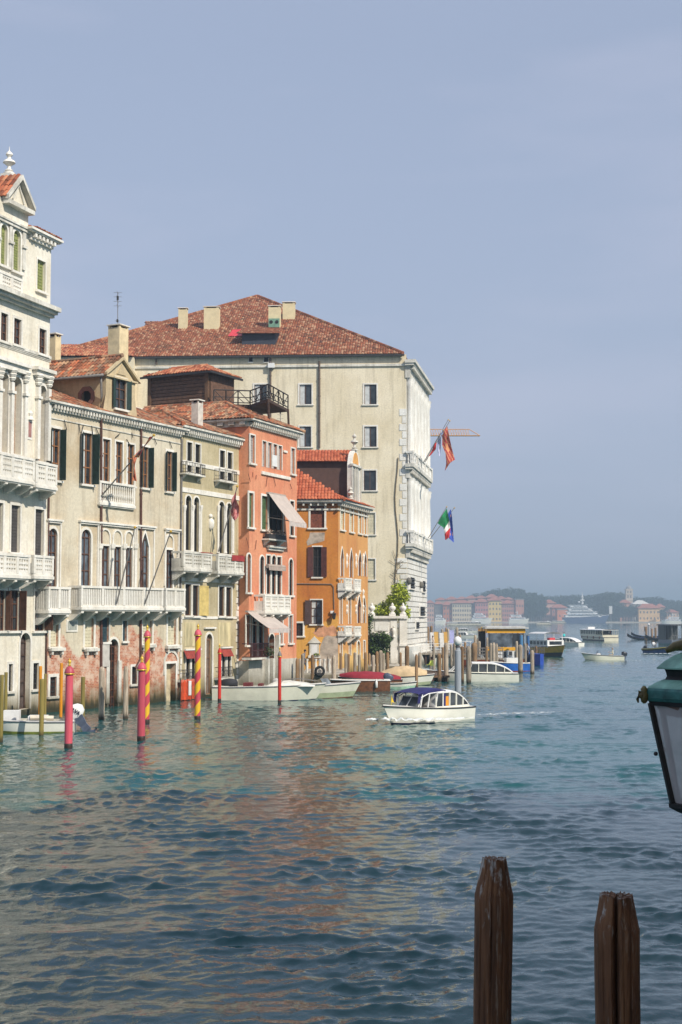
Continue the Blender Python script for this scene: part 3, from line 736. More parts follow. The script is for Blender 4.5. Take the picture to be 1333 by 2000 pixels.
    for x, y, dx, dy in ((124, 820, 4, 20), (153, 828, 1, 18), (162, 830, -6, 20), (178, 832, 1, 18), (186, 836, 8, 20), (224, 855, 8, -8), (246, 858, 6, 12), (256, 845, 1, 10), (300, 856, 4, 12), (330, 862, 4, 14)):
        a, z = F.sz(x, y); b_, w = F.sz(x + dx, y + dy); mb.tube([P(a, .06, z), P(b_, .1, w)], .025, 5)
    mb.obj('wall_tie', iron, par)
    a0, a1, b0, b1 = F.rect(129, 151, 1210, 1234); mb = MB(); mb.box(F, a0, a1, -.02, .05, b0, b1); pq = mb.obj('plaque', stone, par)
    mb = MB(); mb.box(F, a0 + .1, a1 - .1, .03, .06, b0 + .1, b1 - .1); mb.obj('panel', plain('grey_marble', hexc(168, 170, 160), .4, .2, 4), pq)
    mb = MB(); a0, a1, b0, b1 = F.rect(197, 211, 1256, 1302); mb.box(F, a0, a1, -.02, .12, b0, b1); mb.obj('hatch', plain('grey_panel', hexc(196, 190, 180), .7, .1), par)
    mb = MB()
    for (xa, xb, y) in ((94, 122, 1266), (163, 188, 1267), (274, 300, 1260), (322, 348, 1262)):
        a0, a1 = sat(F, xa, y), sat(F, xb, y); z = zat(F, (xa + xb) / 2, y); mb = MB(); mb.box(F, a0, a1, -.02, .26, z - .14, z + .03); mb.box(F, a0 + .1, a0 + .25, -.02, .2, z - .34, z - .14); mb.box(F, a1 - .25, a1 - .1, -.02, .2, z - .34, z - .14); mb.obj('sill', stone_d, par)
    mb = MB(); a0, a1, b0, b1 = F.rect(322, 346, 1277, 1298); ring(mb, F, a0, a1, b0 - .6, b1 + .1, 'round', .16, -.02, .06, 0, False); mb.obj('door_arch', stone_d, par)
    for x in (209.5, 232.5):
        mb = MB(); s = sat(F, x, 1320); mb.box(F, s - .14, s + .14, -.02, .09, .2, zat(F, x, 1290)); mb.obj('door_jamb', stone_d, par)
    # main roof
    zr = zc + .3
    r_, info = hip_roof(F, 0, s1, 11, zr, 21, .32, tile_o, par, faces='FL', hipR=False)
    # dormer tower with pediment
    d0, d1 = sat(F, 207, 800), sat(F, 264, 800); zt = zat(F, 236, 742); zp = zat(F, 236, 704); dm = (d0 + d1) / 2; DD = 7
    dw = plaster('dormer_render', hexc(208, 190, 154), hexc(186, 166, 132), amount=.4, tide=0)
    do = ops_of(F, [(225, 247, 740, 799, A(closed=None, shm=green_d, w=.1, sh=[(-1, 165), (1, 165)], frame=wood_f, shw=.35))])
    mb = wall_mesh(F, d0, d1, zc + .2, zt, [o for o, k in do], .25)
    mb.poly([P(d0, 0, zt), P(d1, 0, zt), P(dm, 0, zp)]); mb.poly([P(d1, 0, zc), P(d1, -DD, zc), P(d1, -DD, zt), P(d1, 0, zt)])
    mb.mesh([P(d0 - .35, 0, zc), P(d0, 0, zc), P(d0, 0, zt - .9)], [(0, 1, 2)]); mb.mesh([P(d1 + .35, 0, zc), P(d1, 0, zc), P(d1, 0, zt - .9)], [(0, 1, 2)])
    LF = Fac(0, 0, 1, (F.n.x, F.n.y), P(d0, -DD, 0))            # side wall facing the viewer, seen towards the facade
    LF.n = -F.t
    oa, ob = DD - 1.75, DD - .95; za, zb = zc + .95, zc + 1.75
    so = dict(s0=oa, s1=ob, z0=za, z1=zb, arch=None, depth=.3)
    wall_mesh(LF, 0, DD, zc, zt, [so], .3, 0, mb)
    dr = mb.obj('dormer', dw, par)
    for o, k in do: window(F, o, dr, **{q: v for q, v in k.items()})
    mb = MB(); c_ = ((oa + ob) / 2, (za + zb) / 2)
    oct_ = lambda r: [(c_[0] + r * math.cos(math.pi / 8 + k * math.pi / 4), c_[1] + r * math.sin(math.pi / 8 + k * math.pi / 4)) for k in range(8)]
    i8, o8 = oct_(.36), oct_(.62)
    for k in range(8):
        q = [i8[k], i8[(k + 1) % 8], o8[(k + 1) % 8], o8[k]]; mb.prism(LF, q, -.02, .06)
    mb.obj('octagonal_window', plain('reddish_stone', hexc(132, 96, 84), .8), dr)
    mb = MB(); mb.poly([LF.P(oa - .1, -.29, za - .1), LF.P(ob + .1, -.29, za - .1), LF.P(ob + .1, -.29, zb + .1), LF.P(oa - .1, -.29, zb + .1)]); mb.obj('pane', dark, dr)
    mb = MB(); mb.prism(F, [(d0 - .12, zt), (d1 + .12, zt), (d1 + .12, zt + .1), (d0 - .12, zt + .1)], -.1, .14)
    for sg, e in ((-1, d0), (1, d1)): mb.prism(F, [(e + sg * .15, zt + .08), (e + sg * .15, zt + .24), (dm, zp + .2), (dm, zp + .04)][::sg], -.1, .2)
    mb.prism(F, [(dm - .45, zt + .3), (dm + .45, zt + .3), (dm, zp - .25)], 0, .06)
    mb.obj('gable_moulding', dw, dr)
    mb = MB()
    ez = zt + .05; tile_plane(mb, P(d0 - .35, -DD, ez), P(d0 - .35, .12, ez), P(dm, .12, zp + .25), P(dm, -DD, zp + .25), tw=.26, hh=.09)
    tile_plane(mb, P(d1 + .35, .12, ez), P(d1 + .35, -DD, ez), P(dm, -DD, zp + .25), P(dm, .12, zp + .25), tw=.26, hh=.09); cap(mb, P(dm, .1, zp + .3), P(dm, -DD, zp + .3))
    mb.obj('dormer_roof', tile_o, dr, True, sharp=50)
    mb = MB(); mb.tube([P(d0 - .42, -DD, ez - .05), P(d0 - .42, .1, ez - .05)], .09, 7); mb.tube([P(d0 - .36, -.1, ez - .05), P(d0 - .3, -.12, ez - .5), P(d0 - .12, -.2, ez - 1.2), P(d0 - .1, -.35, ez - 2.1), P(d0 - .2, -.75, ez - 2.35)], .07, 7)
    mb.obj('gutter', lead, dr, True)
    pw = plain('chimney_render', hexc(216, 198, 158), .9, .12, 2)
    chimney(at(231, 700, 92), 1.0, .9, 15, at(231, 636, 92).z, par, pw, F=F)
    chimney(at(106, 700, 86), .55, .6, 13, at(106, 652, 86).z, par, pw, F=F)
    return par

# ---------------------------------------------------------------- narrow yellow palace
def yellow_palace():
    F = Fac(0, 0, 1, (.46, 1), FC.P(sat(FC, 352, 1100), .04, 0)); global FY; FY = F
    s1 = sat(F, 466, 1100); P = F.P
    par = thing('yellow_palace', 'narrow pale yellow palace with paired arched windows and two pierced white balconies', 'palace', P(s1 / 2, 0, 0))
    wm = plaster('yellow_render', hexc(201, 188, 155), hexc(184, 170, 134), stain=hexc(104, 92, 66), amount=.55, tide=1, scale=.4, low=None)
    zc = (zat(F, 358, 844) + zat(F, 460, 866)) / 2
    A = dict; G = A(frame=iron, pane=dark, nx=1, ny=1, w=.1)
    def g(**k): d = dict(G); d.update(k); return d
    sp = [(365, 375, 864, 922, g()), (381, 391, 868, 925, g()), (429, 439, 880, 937, g()), (444, 453.5, 884, 940, g()),
      (362, 373, 968, 1075, g(arch='round', depth=.2)), (378, 388.5, 971, 1078, g(arch='round', depth=.2)), (427, 437.5, 980, 1081, g(arch='round', depth=.2)), (442, 452, 983, 1083, g(arch='round', depth=.2)),
      (361, 373, 1141, 1202, g(frame=wood_f)), (376, 388, 1143, 1203, g(frame=wood_f, sh=[(1, 172)], shm=plain('yellow_shutter', hexc(206, 182, 112), .7), louver=False, shw=.95)), (427, 438, 1146, 1203, g(frame=wood_f)), (441, 452, 1147, 1204, g(frame=wood_f)),
      (363, 371, 1272, 1326, g()), (374, 382, 1272, 1326, g()), (433, 440, 1270, 1321, g()), (444, 450, 1270, 1321, g()),
      (402, 414, 1238, 1356, A(arch='round', pane=plain('lattice_gate', hexc(116, 104, 92), .7), nx=2, ny=3, frame=plain('worn_door', hexc(130, 94, 70), .7, .25), depth=.2, sill=False))]
    ops = ops_of(F, sp)
    mb = wall_mesh(F, 0, s1, -1, zc, [o for o, k in ops]); b = block(F, 0, s1, 11, -1, zc, par, wm); mb.mesh(b.v, b.f); mb.obj('wall', wm, par)
    for o, k in ops: window(F, o, par, **k)
    mb = MB(); dentil_cornice(mb, F, 0, s1, zc + .34, .55, .45, .27); mb.obj('cornice', stone_d, par)
    mb = MB()
    for (y0, y1, x) in ((908, 916, 408), (959, 968, 405), (1130, 1137, 405), (1204, 1209, 405)): band(mb, F, 0, s1, zat(F, x, y1), zat(F, x, y0), .05)
    for k in range(16):
        z = .5 + k * .42; w = .32 if k % 2 else .2; mb.box(F, s1 - w, s1 + .005, -.02, .05, z, z + .36)
    for k in range(16):
        z = .5 + k * .42; mb.box(F, .02, .12 if k % 2 else .2, -.02, .05, z, z + .36)
    for (xa, xb, ya) in ((359, 391, 1270), (431, 452, 1266), (398, 419, 1228)):
        a0, a1 = sat(F, xa, ya), sat(F, xb, ya); z = zat(F, (xa + xb) / 2, ya); mb.box(F, a0, a1, -.02, .16, z, z + .1)
    for x in (359, 375.5, 391, 425, 439.5, 454): # colonnettes
        s = sat(F, x, 1030); z0 = zat(F, x, 1080); z1 = zat(F, x, 990); mb.lathe(P(s, .06, z0), [(.12, 0), (.09, .1), (.085, (z1 - z0) * .9), (.14, z1 - z0), (.14, z1 - z0 + .1)], 8)
    mb.obj('string_course', stone, par)
    mb = MB()
    for (xa, xb) in ((361, 382), (427, 450)):
        a0, a1, b0, b1 = F.rect(xa, xb, 1216, 1262); mb = MB(); mb.box(F, a0, a1, -.02, .03, b0, b1); mb.obj('wall_panel', plain('stained_panel', hexc(206, 192, 150), .9, .25, 1.5, streak=1), par)
    cl = (.5, 1.0, .3)
    for (xa, xb, yt, yb, c) in ((360, 416, 1078, 1111, (.58, 1.0, .03)), (427, 478, 1084, 1117, (.52, 1.0, .36))):
        a0, a1, b0, b1 = F.rect(xa, xb, yt, yb, .9); balcony(F, a0, a1, b0, b1, .9, par, stone_d, 'panel', 3, .5, cloth=c)
    for (xa, xb, yt, yb) in ((363, 401, 905, 926), (428, 463, 919, 940)):
        a0, a1, b0, b1 = F.rect(xa, xb, yt, yb, .4); s = MB(); s.box(F, a0, a1, 0, .45, b0 - .1, b0)
        for q in (a0 + .2, a1 - .35): s.prism(Fac(0, 0, 1, (F.n.x, F.n.y), P(q, 0, 0)), [(0, b0 - .1), (.4, b0 - .1), (.05, b0 - .4)], -.08, .08)
        bb = s.obj('balcony', stone_d, par); s = MB()
        n = 12
        for k in range(n + 1): x = a0 + .03 + (a1 - a0 - .06) * k / n; s.tube([P(x, .42, b0), P(x, .42, b1)], .012, 4)
        for x in (a0 + .03, a1 - .03):
            for k in range(3): s.tube([P(x, .1 + .14 * k, b0), P(x, .1 + .14 * k, b1)], .012, 4)
        for z in (b0 + .06, b1): s.tube([P(a0 + .03, 0, z), P(a0 + .03, .42, z), P(a1 - .03, .42, z), P(a1 - .03, 0, z)], .018, 4)
        s.obj('iron_railing', iron, bb)
    for (xa, xb, yt, yb) in ((357, 384, 1308, 1327), (428, 455, 1303, 1323)):
        a0, a1, b0, b1 = F.rect(xa, xb, yt, yb, .3); s = MB(); n = 14
        for k in range(n + 1):
            x = a0 + (a1 - a0) * k / n; s.tube([P(x, .28, b0), P(x, .34, (b0 + b1) / 2), P(x, .28, b1)], .014, 4)
        for k in range(n):
            x = a0 + (a1 - a0) * (k + .5) / n
            s.tube([P(x + .06 * math.cos(q * 1.05), .33, (b0 + b1) / 2 + .12 * math.sin(q * 1.05)) for q in range(7)], .01, 4)
        for z in (b0, b1): s.tube([P(a0, 0, z), P(a0, .28, z), P(a1, .28, z), P(a1, 0, z)], .02, 4)
        s.obj('iron_railing', iron, par)
        s = MB(); s.box(F, a0 - .1, a1 + .1, -.02, .36, b0 - .14, b0); s.obj('sill', stone_d, par)
    for (xa, xb, yt, yb) in ((360, 383, 1270, 1286), (432, 452, 1268, 1282)):
        a0, a1, b0, b1 = F.rect(xa, xb, yt, yb, .1); s = MB(); rows = []
        for j in range(3): rows.append([P(a0 + (a1 - a0) * k / 12, .08 + .12 * j + (.03 if k % 2 else 0), b1 - (b1 - b0) * j / 2) for k in range(13)])
        s.grid(rows); s.obj('window_awning', plain('red_awning', hexc(150, 62, 52), .9), par)
    # crest between the arched windows
    c = P(sat(F, 410, 1025), .05, zat(F, 410, 1030)); s = MB(); s.lathe(c, [(.05, -.2), (.22, 0), (.26, .3), (.2, .5), (.05, .6)], 8, 0, 0, 1, .5); s.ball(c + Vector((0, 0, .72)), .15, 8, 5); s.obj('crest', stone, par, True)
    hip_roof(F, 0, s1, 11, zc + .36, 21, .4, tile_o, par, faces='FL')
    chimney(P(sat(F, 404, 835), -.7, zc + 1), .62, .5, zc + .3, zat(F, 404, 786, -.7), par, plain('grey_white_render', hexc(206, 198, 186), .9), F=F)
    chimney(P(1.2, -4.2, zc + 1), .7, .4, zc + .9, zc + 1.9, par, plain('grey_white_render', hexc(206, 198, 186), .9), F=F)
    return par

# ---------------------------------------------------------------- salmon house
def shade_awning(F, par, xt0, xt1, yt, xb0, xb1, yb, val=.28, prj=1.3):
    """folding-arm sunshade: cassette, cloth, fringed valance, arms"""
    a0, z1 = F.sz(xt0, yt, .12); a1 = F.sz(xt1, yt, .12)[0]; z0 = zat(F, (xb0 + xb1) / 2, yb, prj)
    mb = MB(); mb.box(F, a0, a1, .02, .2, z1, z1 + .12); aw = mb.obj('awning', plain('awning_bar', hexc(176, 164, 152), .6), par)
    mb = MB(); rows = []
    for j in range(7):
        q = j / 6; rows.append([F.P(a0 + (a1 - a0) * k / 8, .18 + (prj - .18) * q, z1 + .04 - (z1 - z0) * q - .05 * math.sin(math.pi * q)) for k in range(9)])
    mb.grid(rows); mb.obj('canvas', canvas_w, aw)
    mb = MB(); n = 28; r0, r1 = [], []
    for k in range(n + 1):
        x = a0 + (a1 - a0) * k / n; r0.append(F.P(x, prj + .012, z0 + .03)); r1.append(F.P(x, prj + .012 + .02 * (k % 2), z0 - val * (.8 + .2 * (k % 2))))
    mb.grid([r0, r1]); mb.obj('valance', plain('valance_cloth', hexc(196, 184, 176), .9), aw)
    mb = MB()
    for x in (a0 + .1, a1 - .1): mb.tube([F.P(x, .1, z0 + .35), F.P(x, prj * .6, z0 + .2), F.P(x, prj, z0 + .03)], .02, 5)
    mb.obj('arm', lead, aw)
def leaves(mb, c, rx, ry, rz, n, size, rng, m=0, shell=.35, lo=-1):
    for _ in range(n):
        while True:
            p = Vector((rng.uniform(-1, 1), rng.uniform(-1, 1), rng.uniform(lo, 1)))
            l = p.length
            if shell < l <= 1: break
        q = Vector((c[0] + p.x * rx, c[1] + p.y * ry, c[2] + p.z * rz)); s = size * rng.uniform(.6, 1.4)
        a = Vector((rng.uniform(-1, 1), rng.uniform(-1, 1), rng.uniform(-.6, .6))).normalized(); b = a.cross(Vector((rng.uniform(-1, 1), rng.uniform(-1, 1), 1))).normalized()
        mb.poly([q - a * s, q - b * s * .45, q + a * s, q + b * s * .45], m)
def foliage(name, c1, c2, c3=None):
    if name in MATS: return MATS[name]
    m = bpy.data.materials.new(name); t, b, N = nodes(m)
    tcd = N('ShaderNodeTexCoord'); g = N('ShaderNodeTexNoise', {'Vector': tcd.outputs['Object'], 'Scale': 2.2, 'Detail': 5, 'Roughness': .8})
    t.links.new(ramp(N, g.outputs[0], [(.3, c1), (.55, c2), (.72, c3 or c2)]), b.inputs['Base Color']); b.inputs['Roughness'].default_value = .6
    b.inputs['Specular IOR Level'].default_value = .3
    MATS[name] = m; return m
def salmon_house():
    C = FY.P(sat(FY, 466, 1100), 0, 0); v = Vector((-.42, -1, 0)).normalized()
    w = Vector((1, -.42, 0)).normalized()
    F = Fac(0, 0, 1, (.42, 1), C + w * .78); global FS; FS = F; P = F.P
    s1 = sat(F, 580, 1050); D = 14
    par = thing('salmon_house', 'salmon pink house with pale awnings, tiled hip roof and a roof terrace', 'house', P(s1 / 2, 0, 0))
    wm = plaster('salmon_render', hexc(226, 157, 120), hexc(212, 132, 100), stain=hexc(150, 88, 66), amount=.55, tide=0, scale=.3)
    zc = (zat(F, 492, 826) + zat(F, 575, 853)) / 2; zp = 2.2
    A = dict; g = lambda **k: dict(dict(frame=iron, pane=dark, nx=2, ny=2, w=.1), **k)
    sp = [(488.5, 497.5, 850, 905, A(closed=grey_sh, w=.09)), (512.5, 520, 862, 912, A(closed=grey_sh, w=.06, sill=False)), (523, 530.5, 865, 914, A(closed=grey_sh, w=.06, sill=False)), (533.5, 541, 868, 916, A(closed=grey_sh, w=.06, sill=False)), (543.5, 550.5, 871, 918, A(closed=grey_sh, w=.06, sill=False)), (568.5, 575.5, 876, 926, A(closed=grey_sh, w=.09)),
      (486, 494.5, 963, 1030, A(closed=green_m)), (511, 523, 969, 1035, A(closed=green_m)), (525.5, 552, 972, 1042, g(nx=3, frame=wood_d)), (566.5, 574, 979, 1046, g()),
      (482.5, 489.5, 1082, 1157, g(arch='round')), (507.5, 515.5, 1086, 1160, g(arch='round')), (520.5, 528, 1085, 1160, g()), (530.5, 538.5, 1085, 1161, g(arch='round')), (541, 549, 1088, 1161, g()), (564.5, 571.5, 1092, 1163, g(arch='round', pane=glass)),
      (481, 488, 1203, 1260, g()), (493, 501.5, 1203, 1282, g()), (505, 513.5, 1204, 1282, g()), (546, 552, 1203, 1257, g(frame=grey_sh)), (564, 571, 1202, 1256, g(frame=grey_sh)),
      (525, 535.5, 1238, 1330, g(arch='round', pane=glass_b, depth=.5, sill=False))]
    ops = ops_of(F, sp)
    mb = wall_mesh(F, 0, s1, zp, zc, [o for o, k in ops if o['z0'] > 0]); b = block(F, 0, s1, D, zp, zc, par, wm); mb.mesh(b.v, b.f); mb.obj('wall', wm, par)
    for o, k in ops: window(F, o, par, **k)
    pm = plaster('salmon_plinth', hexc(206, 200, 186), hexc(178, 172, 158), stain=hexc(90, 84, 70), amount=.6, tide=1)
    mb = MB(); do = ops[-1][0]
    wall_mesh(F.off(.03), 0, s1, -1, zp, [do], .3, 0, mb); mb.box(F, -.02, -.001, -D, .03, -1, zp); mb.poly([P(0, .03, zp), P(s1, .03, zp), P(s1, -.1, zp), P(0, -.1, zp)]); mb.obj('plinth', pm, par)
    LF = Fac(0, 0, 1, (F.n.x, F.n.y), P(0, -D, 0)); LF.n = -F.t
    mb = MB(); dentil_cornice(mb, F, 0, s1, zc + .3, .5, .42, .27); dentil_cornice(mb, LF, 0, D, zc + .3, .5, .42, .8)
    mb.obj('cornice', stone_d, par)
    mb = MB(); mb.box(F, sat(F, 510, 925), sat(F, 566, 930), -.02, .12, zat(F, 538, 932), zat(F, 538, 926)); mb.obj('sill', stone, par); mb = MB(); mb.box(F, sat(F, 553, 880), sat(F, 560, 882), -.02, .1, zat(F, 556, 884), zat(F, 556, 880)); mb.obj('ledge', stone, par)
    mb = MB(); a0, a1, b0, b1 = F.rect(534, 543, 889, 911, .1); mb.box(F, a0, a1, .02, .06, b0, b1); mb.obj('hung_cloth', white_p, par)
    a0, a1, b0, b1 = F.rect(520, 571, 1162, 1194, .9); balcony(F, a0, a1, b0, b1, .85, par, stone, 'panel', 4, .45)
    a0, a1, b0, b1 = F.rect(522, 557, 1040, 1053, .4); s = MB(); s.box(F, a0, a1, 0, .55, b0 - .12, b0 - .02)
    for q in (a0 + .3, a1 - .4): s.prism(Fac(0, 0, 1, (F.n.x, F.n.y), P(q, 0, 0)), [(0, b0 - .12), (.5, b0 - .12), (.05, b0 - .5)], -.1, .1)
    bb = s.obj('balcony', stone_d, par); s = MB(); s.box(F, a0 + .05, a1 - .05, .2, .5, b0, b0 + .3); s.obj('planter', plain('dark_planter', hexc(52, 50, 50), .7), bb)
    s = MB(); rg = random.Random(5)
    for k in range(7): leaves(s, P(a0 + .2 + (a1 - a0 - .4) * k / 6, .36, b0 + .42), .2, .2, .24, 45, .08, rg, rg.choice([0, 0, 1]))
    s.obj('potted_flowers', [foliage('grey_leaf', (.03, .045, .04), (.08, .11, .09)), plain('pale_blossom', hexc(206, 180, 160), .8)], bb)
    a0, a1 = sat(F, 520, 1066), sat(F, 552, 1072); z = zat(F, 536, 1070); s = MB(); s.box(F, a0, a1, -.02, .3, z - .02, z + .12); s.box(F, a0 + .1, a1 - .1, -.02, .16, z - .2, z - .02); s.obj('hood', stone_d, par)
    shade_awning(F, par, 523, 557, 964, 565, 593, 1021, .3, 1.75)
    shade_awning(F, par, 482, 523, 1196, 526, 560, 1228, .3, 1.75)
    a0, a1 = sat(F, 520, 1105, .1), sat(F, 553, 1107, .1); z = zat(F, 537, 1107); s = MB(); s.tube([P(a0, .2, z), P(a1, .2, z)], .14, 8); s.grid([[P(a0 + (a1 - a0) * k / 24, .32, z + .05) for k in range(25)], [P(a0 + (a1 - a0) * k / 24, .34 + .02 * (k % 2), z - .28) for k in range(25)]]); s.obj('rolled_awning', plain('grey_striped_cloth', hexc(168, 152, 140), .9), par)
    # little water balcony with dark railing
    a0, a1, b0, b1 = F.rect(489, 524, 1257, 1284, .6); s = MB(); s.box(F, a0, a1, 0, .7, b0 - .14, b0)
    bb = s.obj('balcony', stone_d, par); s = MB(); n = 15
    for k in range(n + 1): x = a0 + .03 + (a1 - a0 - .06) * k / n; s.box(F, x - .02, x + .02, .62, .66, b0, b1)
    for z in (b0 + .05, (b0 + b1) / 2, b1): s.box(F, a0, a1, .6, .67, z - .03, z + .03)
    for x in (a0 + .02, a1 - .02):
        for z in (b0 + .05, b1): s.box(F, x - .02, x + .02, 0, .6, z - .03, z + .03)
    s.obj('railing', plain('dark_red_wood', hexc(70, 34, 32), .6), bb)
    s = MB(); leaves(s, P(a1 - .35, .8, b0 + .35), .4, .25, .35, 160, .09, rg); s.obj('potted_plant', foliage('mid_leaf', (.03, .06, .02), (.07, .12, .04)), bb)
    # oval stair and columns of the landing
    s = MB()
    for x in (518, 528, 539): a = sat(F, x, 1300); s.box(F, a - .12, a + .12, .04, .3, -.5, b0 - .14 if x < 530 else zat(F, x, 1240))
    s.obj('pier', stone_d, par)
    mb = MB()
    for x, y, dx, dy in ((484, 925, 3, 16), (493, 922, -1, 10), (500, 928, -2, 8), (522, 928, -4, 22), (533, 930, 4, 20), (566, 945, 2, 10), (480, 1050, 4, 20), (500, 1055, -3, 18)):
        a, z = F.sz(x, y); b_, w_ = F.sz(x + dx, y + dy); mb.tube([P(a, .05, z), P(b_, .09, w_)], .02, 5)
    mb.obj('wall_tie', plain('rusty_tie', hexc(120, 64, 48), .8), par)
    r_, (ra, rb, hh) = hip_roof(F, 0, s1, D, zc + .32, 23, .42, tile_o, par, faces='FL')
    # timber loggia and terrace on the roof
    q0 = at(290, 770, 104); q1 = at(408, 772, 101.5); tdir = (q1 - q0); G = Fac(0, 0, 1, (tdir.x, tdir.y), (q0.x, q0.y, 0)); Ln = math.hypot(tdir.x, tdir.y)
    z0, z1 = q1.z - .6, at(350, 733, 103).z; s = MB(); n = 9
    s.box(G, 0, Ln, -3.4, -.06, z0 - 1.5, z1)
    for k in range(n): s.box(G, 0, Ln, -.055, -.055 + .07, z0 + (z1 - z0) * k / n + .03, z0 + (z1 - z0) * (k + 1) / n - .02)
    lg = s.obj('roof_loggia', plain('brown_boards', hexc(104, 76, 58), .8, .25, 5), par)
    for x in (0, Ln - .28): s = MB(); s.box(G, x, x + .28, -.3, .1, z0 - .2, z1); s.obj('corner_post', plain('ochre_timber', hexc(110, 82, 58), .8), lg)
    s = MB(); e0 = [G.P(-.4, .45, z1), G.P(Ln + .5, .45, z1), G.P(Ln + .5, -3.8, z1), G.P(-.4, -3.8, z1)]; t0, t1 = G.P(.9, -1.7, z1 + .85), G.P(Ln - 1.3, -1.7, z1 + .85)
    tile_plane(s, e0[0], e0[1], t1, t0); tile_plane(s, e0[1], e0[2], t1, t1); tile_plane(s, e0[3], e0[0], t0, t0); s.poly([e0[2], e0[3], t0, t1]); cap(s, t0, t1); s.obj('loggia_roof', tile_r, lg, True, sharp=50)
    s = MB(); s.box(G, -.4, Ln + .5, .4, .52, z1 - .16, z1 - .02); s.box(G, Ln + .45, Ln + .55, -3.8, .5, z1 - .16, z1 - .02); s.obj('gutter', iron, lg)
    # terrace deck with crossed railings
    T0 = at(418, 786, 101); T1 = at(489, 789, 101.5); T2 = at(524, 795, 98)
    dz = T1.z - .05; rt = zc + 3.6
    top = at(470, 761, 101).z
    s = MB(); pts = [Vector((T0.x, T0.y, dz)), Vector((T1.x, T1.y, dz)), Vector((T2.x, T2.y, dz - .1)), ]
    fl = MB(); fl.mesh([pts[0], pts[1], pts[2], pts[2] + Vector((1.2, 5, 0)), pts[0] + Vector((0, 6, 0))] + [p - Vector((0, 0, .2)) for p in (pts[0], pts[1], pts[2], pts[2] + Vector((1.2, 5, 0)), pts[0] + Vector((0, 6, 0)))], [(0, 1, 2, 3, 4), (9, 8, 7, 6, 5), (0, 5, 6, 1), (1, 6, 7, 2), (2, 7, 8, 3), (3, 8, 9, 4), (4, 9, 5, 0)])
    for p in (pts[1], pts[2], pts[2] + Vector((1.2, 5, 0)), pts[0]): fl.tube([p - Vector((-.1, -.3, 2.6)), p], .09, 6)
    tr = fl.obj('roof_terrace', wood_d, par)
    def rail(a, b, n):
        a, b = Vector(a), Vector(b); hh_ = Vector((0, 0, top - dz))
        for k in range(n):
            p, q = a + (b - a) * k / n, a + (b - a) * (k + 1) / n; mid = (p + q) / 2
            s.tube([p, p + hh_], .05, 5); s.tube([q, q + hh_], .05, 5); s.tube([p + hh_, q + hh_], .05, 5); s.tube([p + hh_ * .5, q + hh_ * .5], .035, 5); s.tube([p + hh_ * .12, q + hh_ * .12], .04, 5)
            s.tube([p + hh_ * .12, q + hh_], .03, 5) if k % 2 else s.tube([q + hh_ * .12, p + hh_], .03, 5)
            s.tube([p + hh_ * .5, mid + hh_ * .12], .025, 5)
    rail(pts[0], pts[1], 3); rail(pts[1], pts[2], 3); rail(pts[2], pts[2] + Vector((1.2, 5, 0)), 4)
    s.obj('terrace_railing', plain('near_black_timber', hexc(58, 50, 46), .7), tr)
    return par

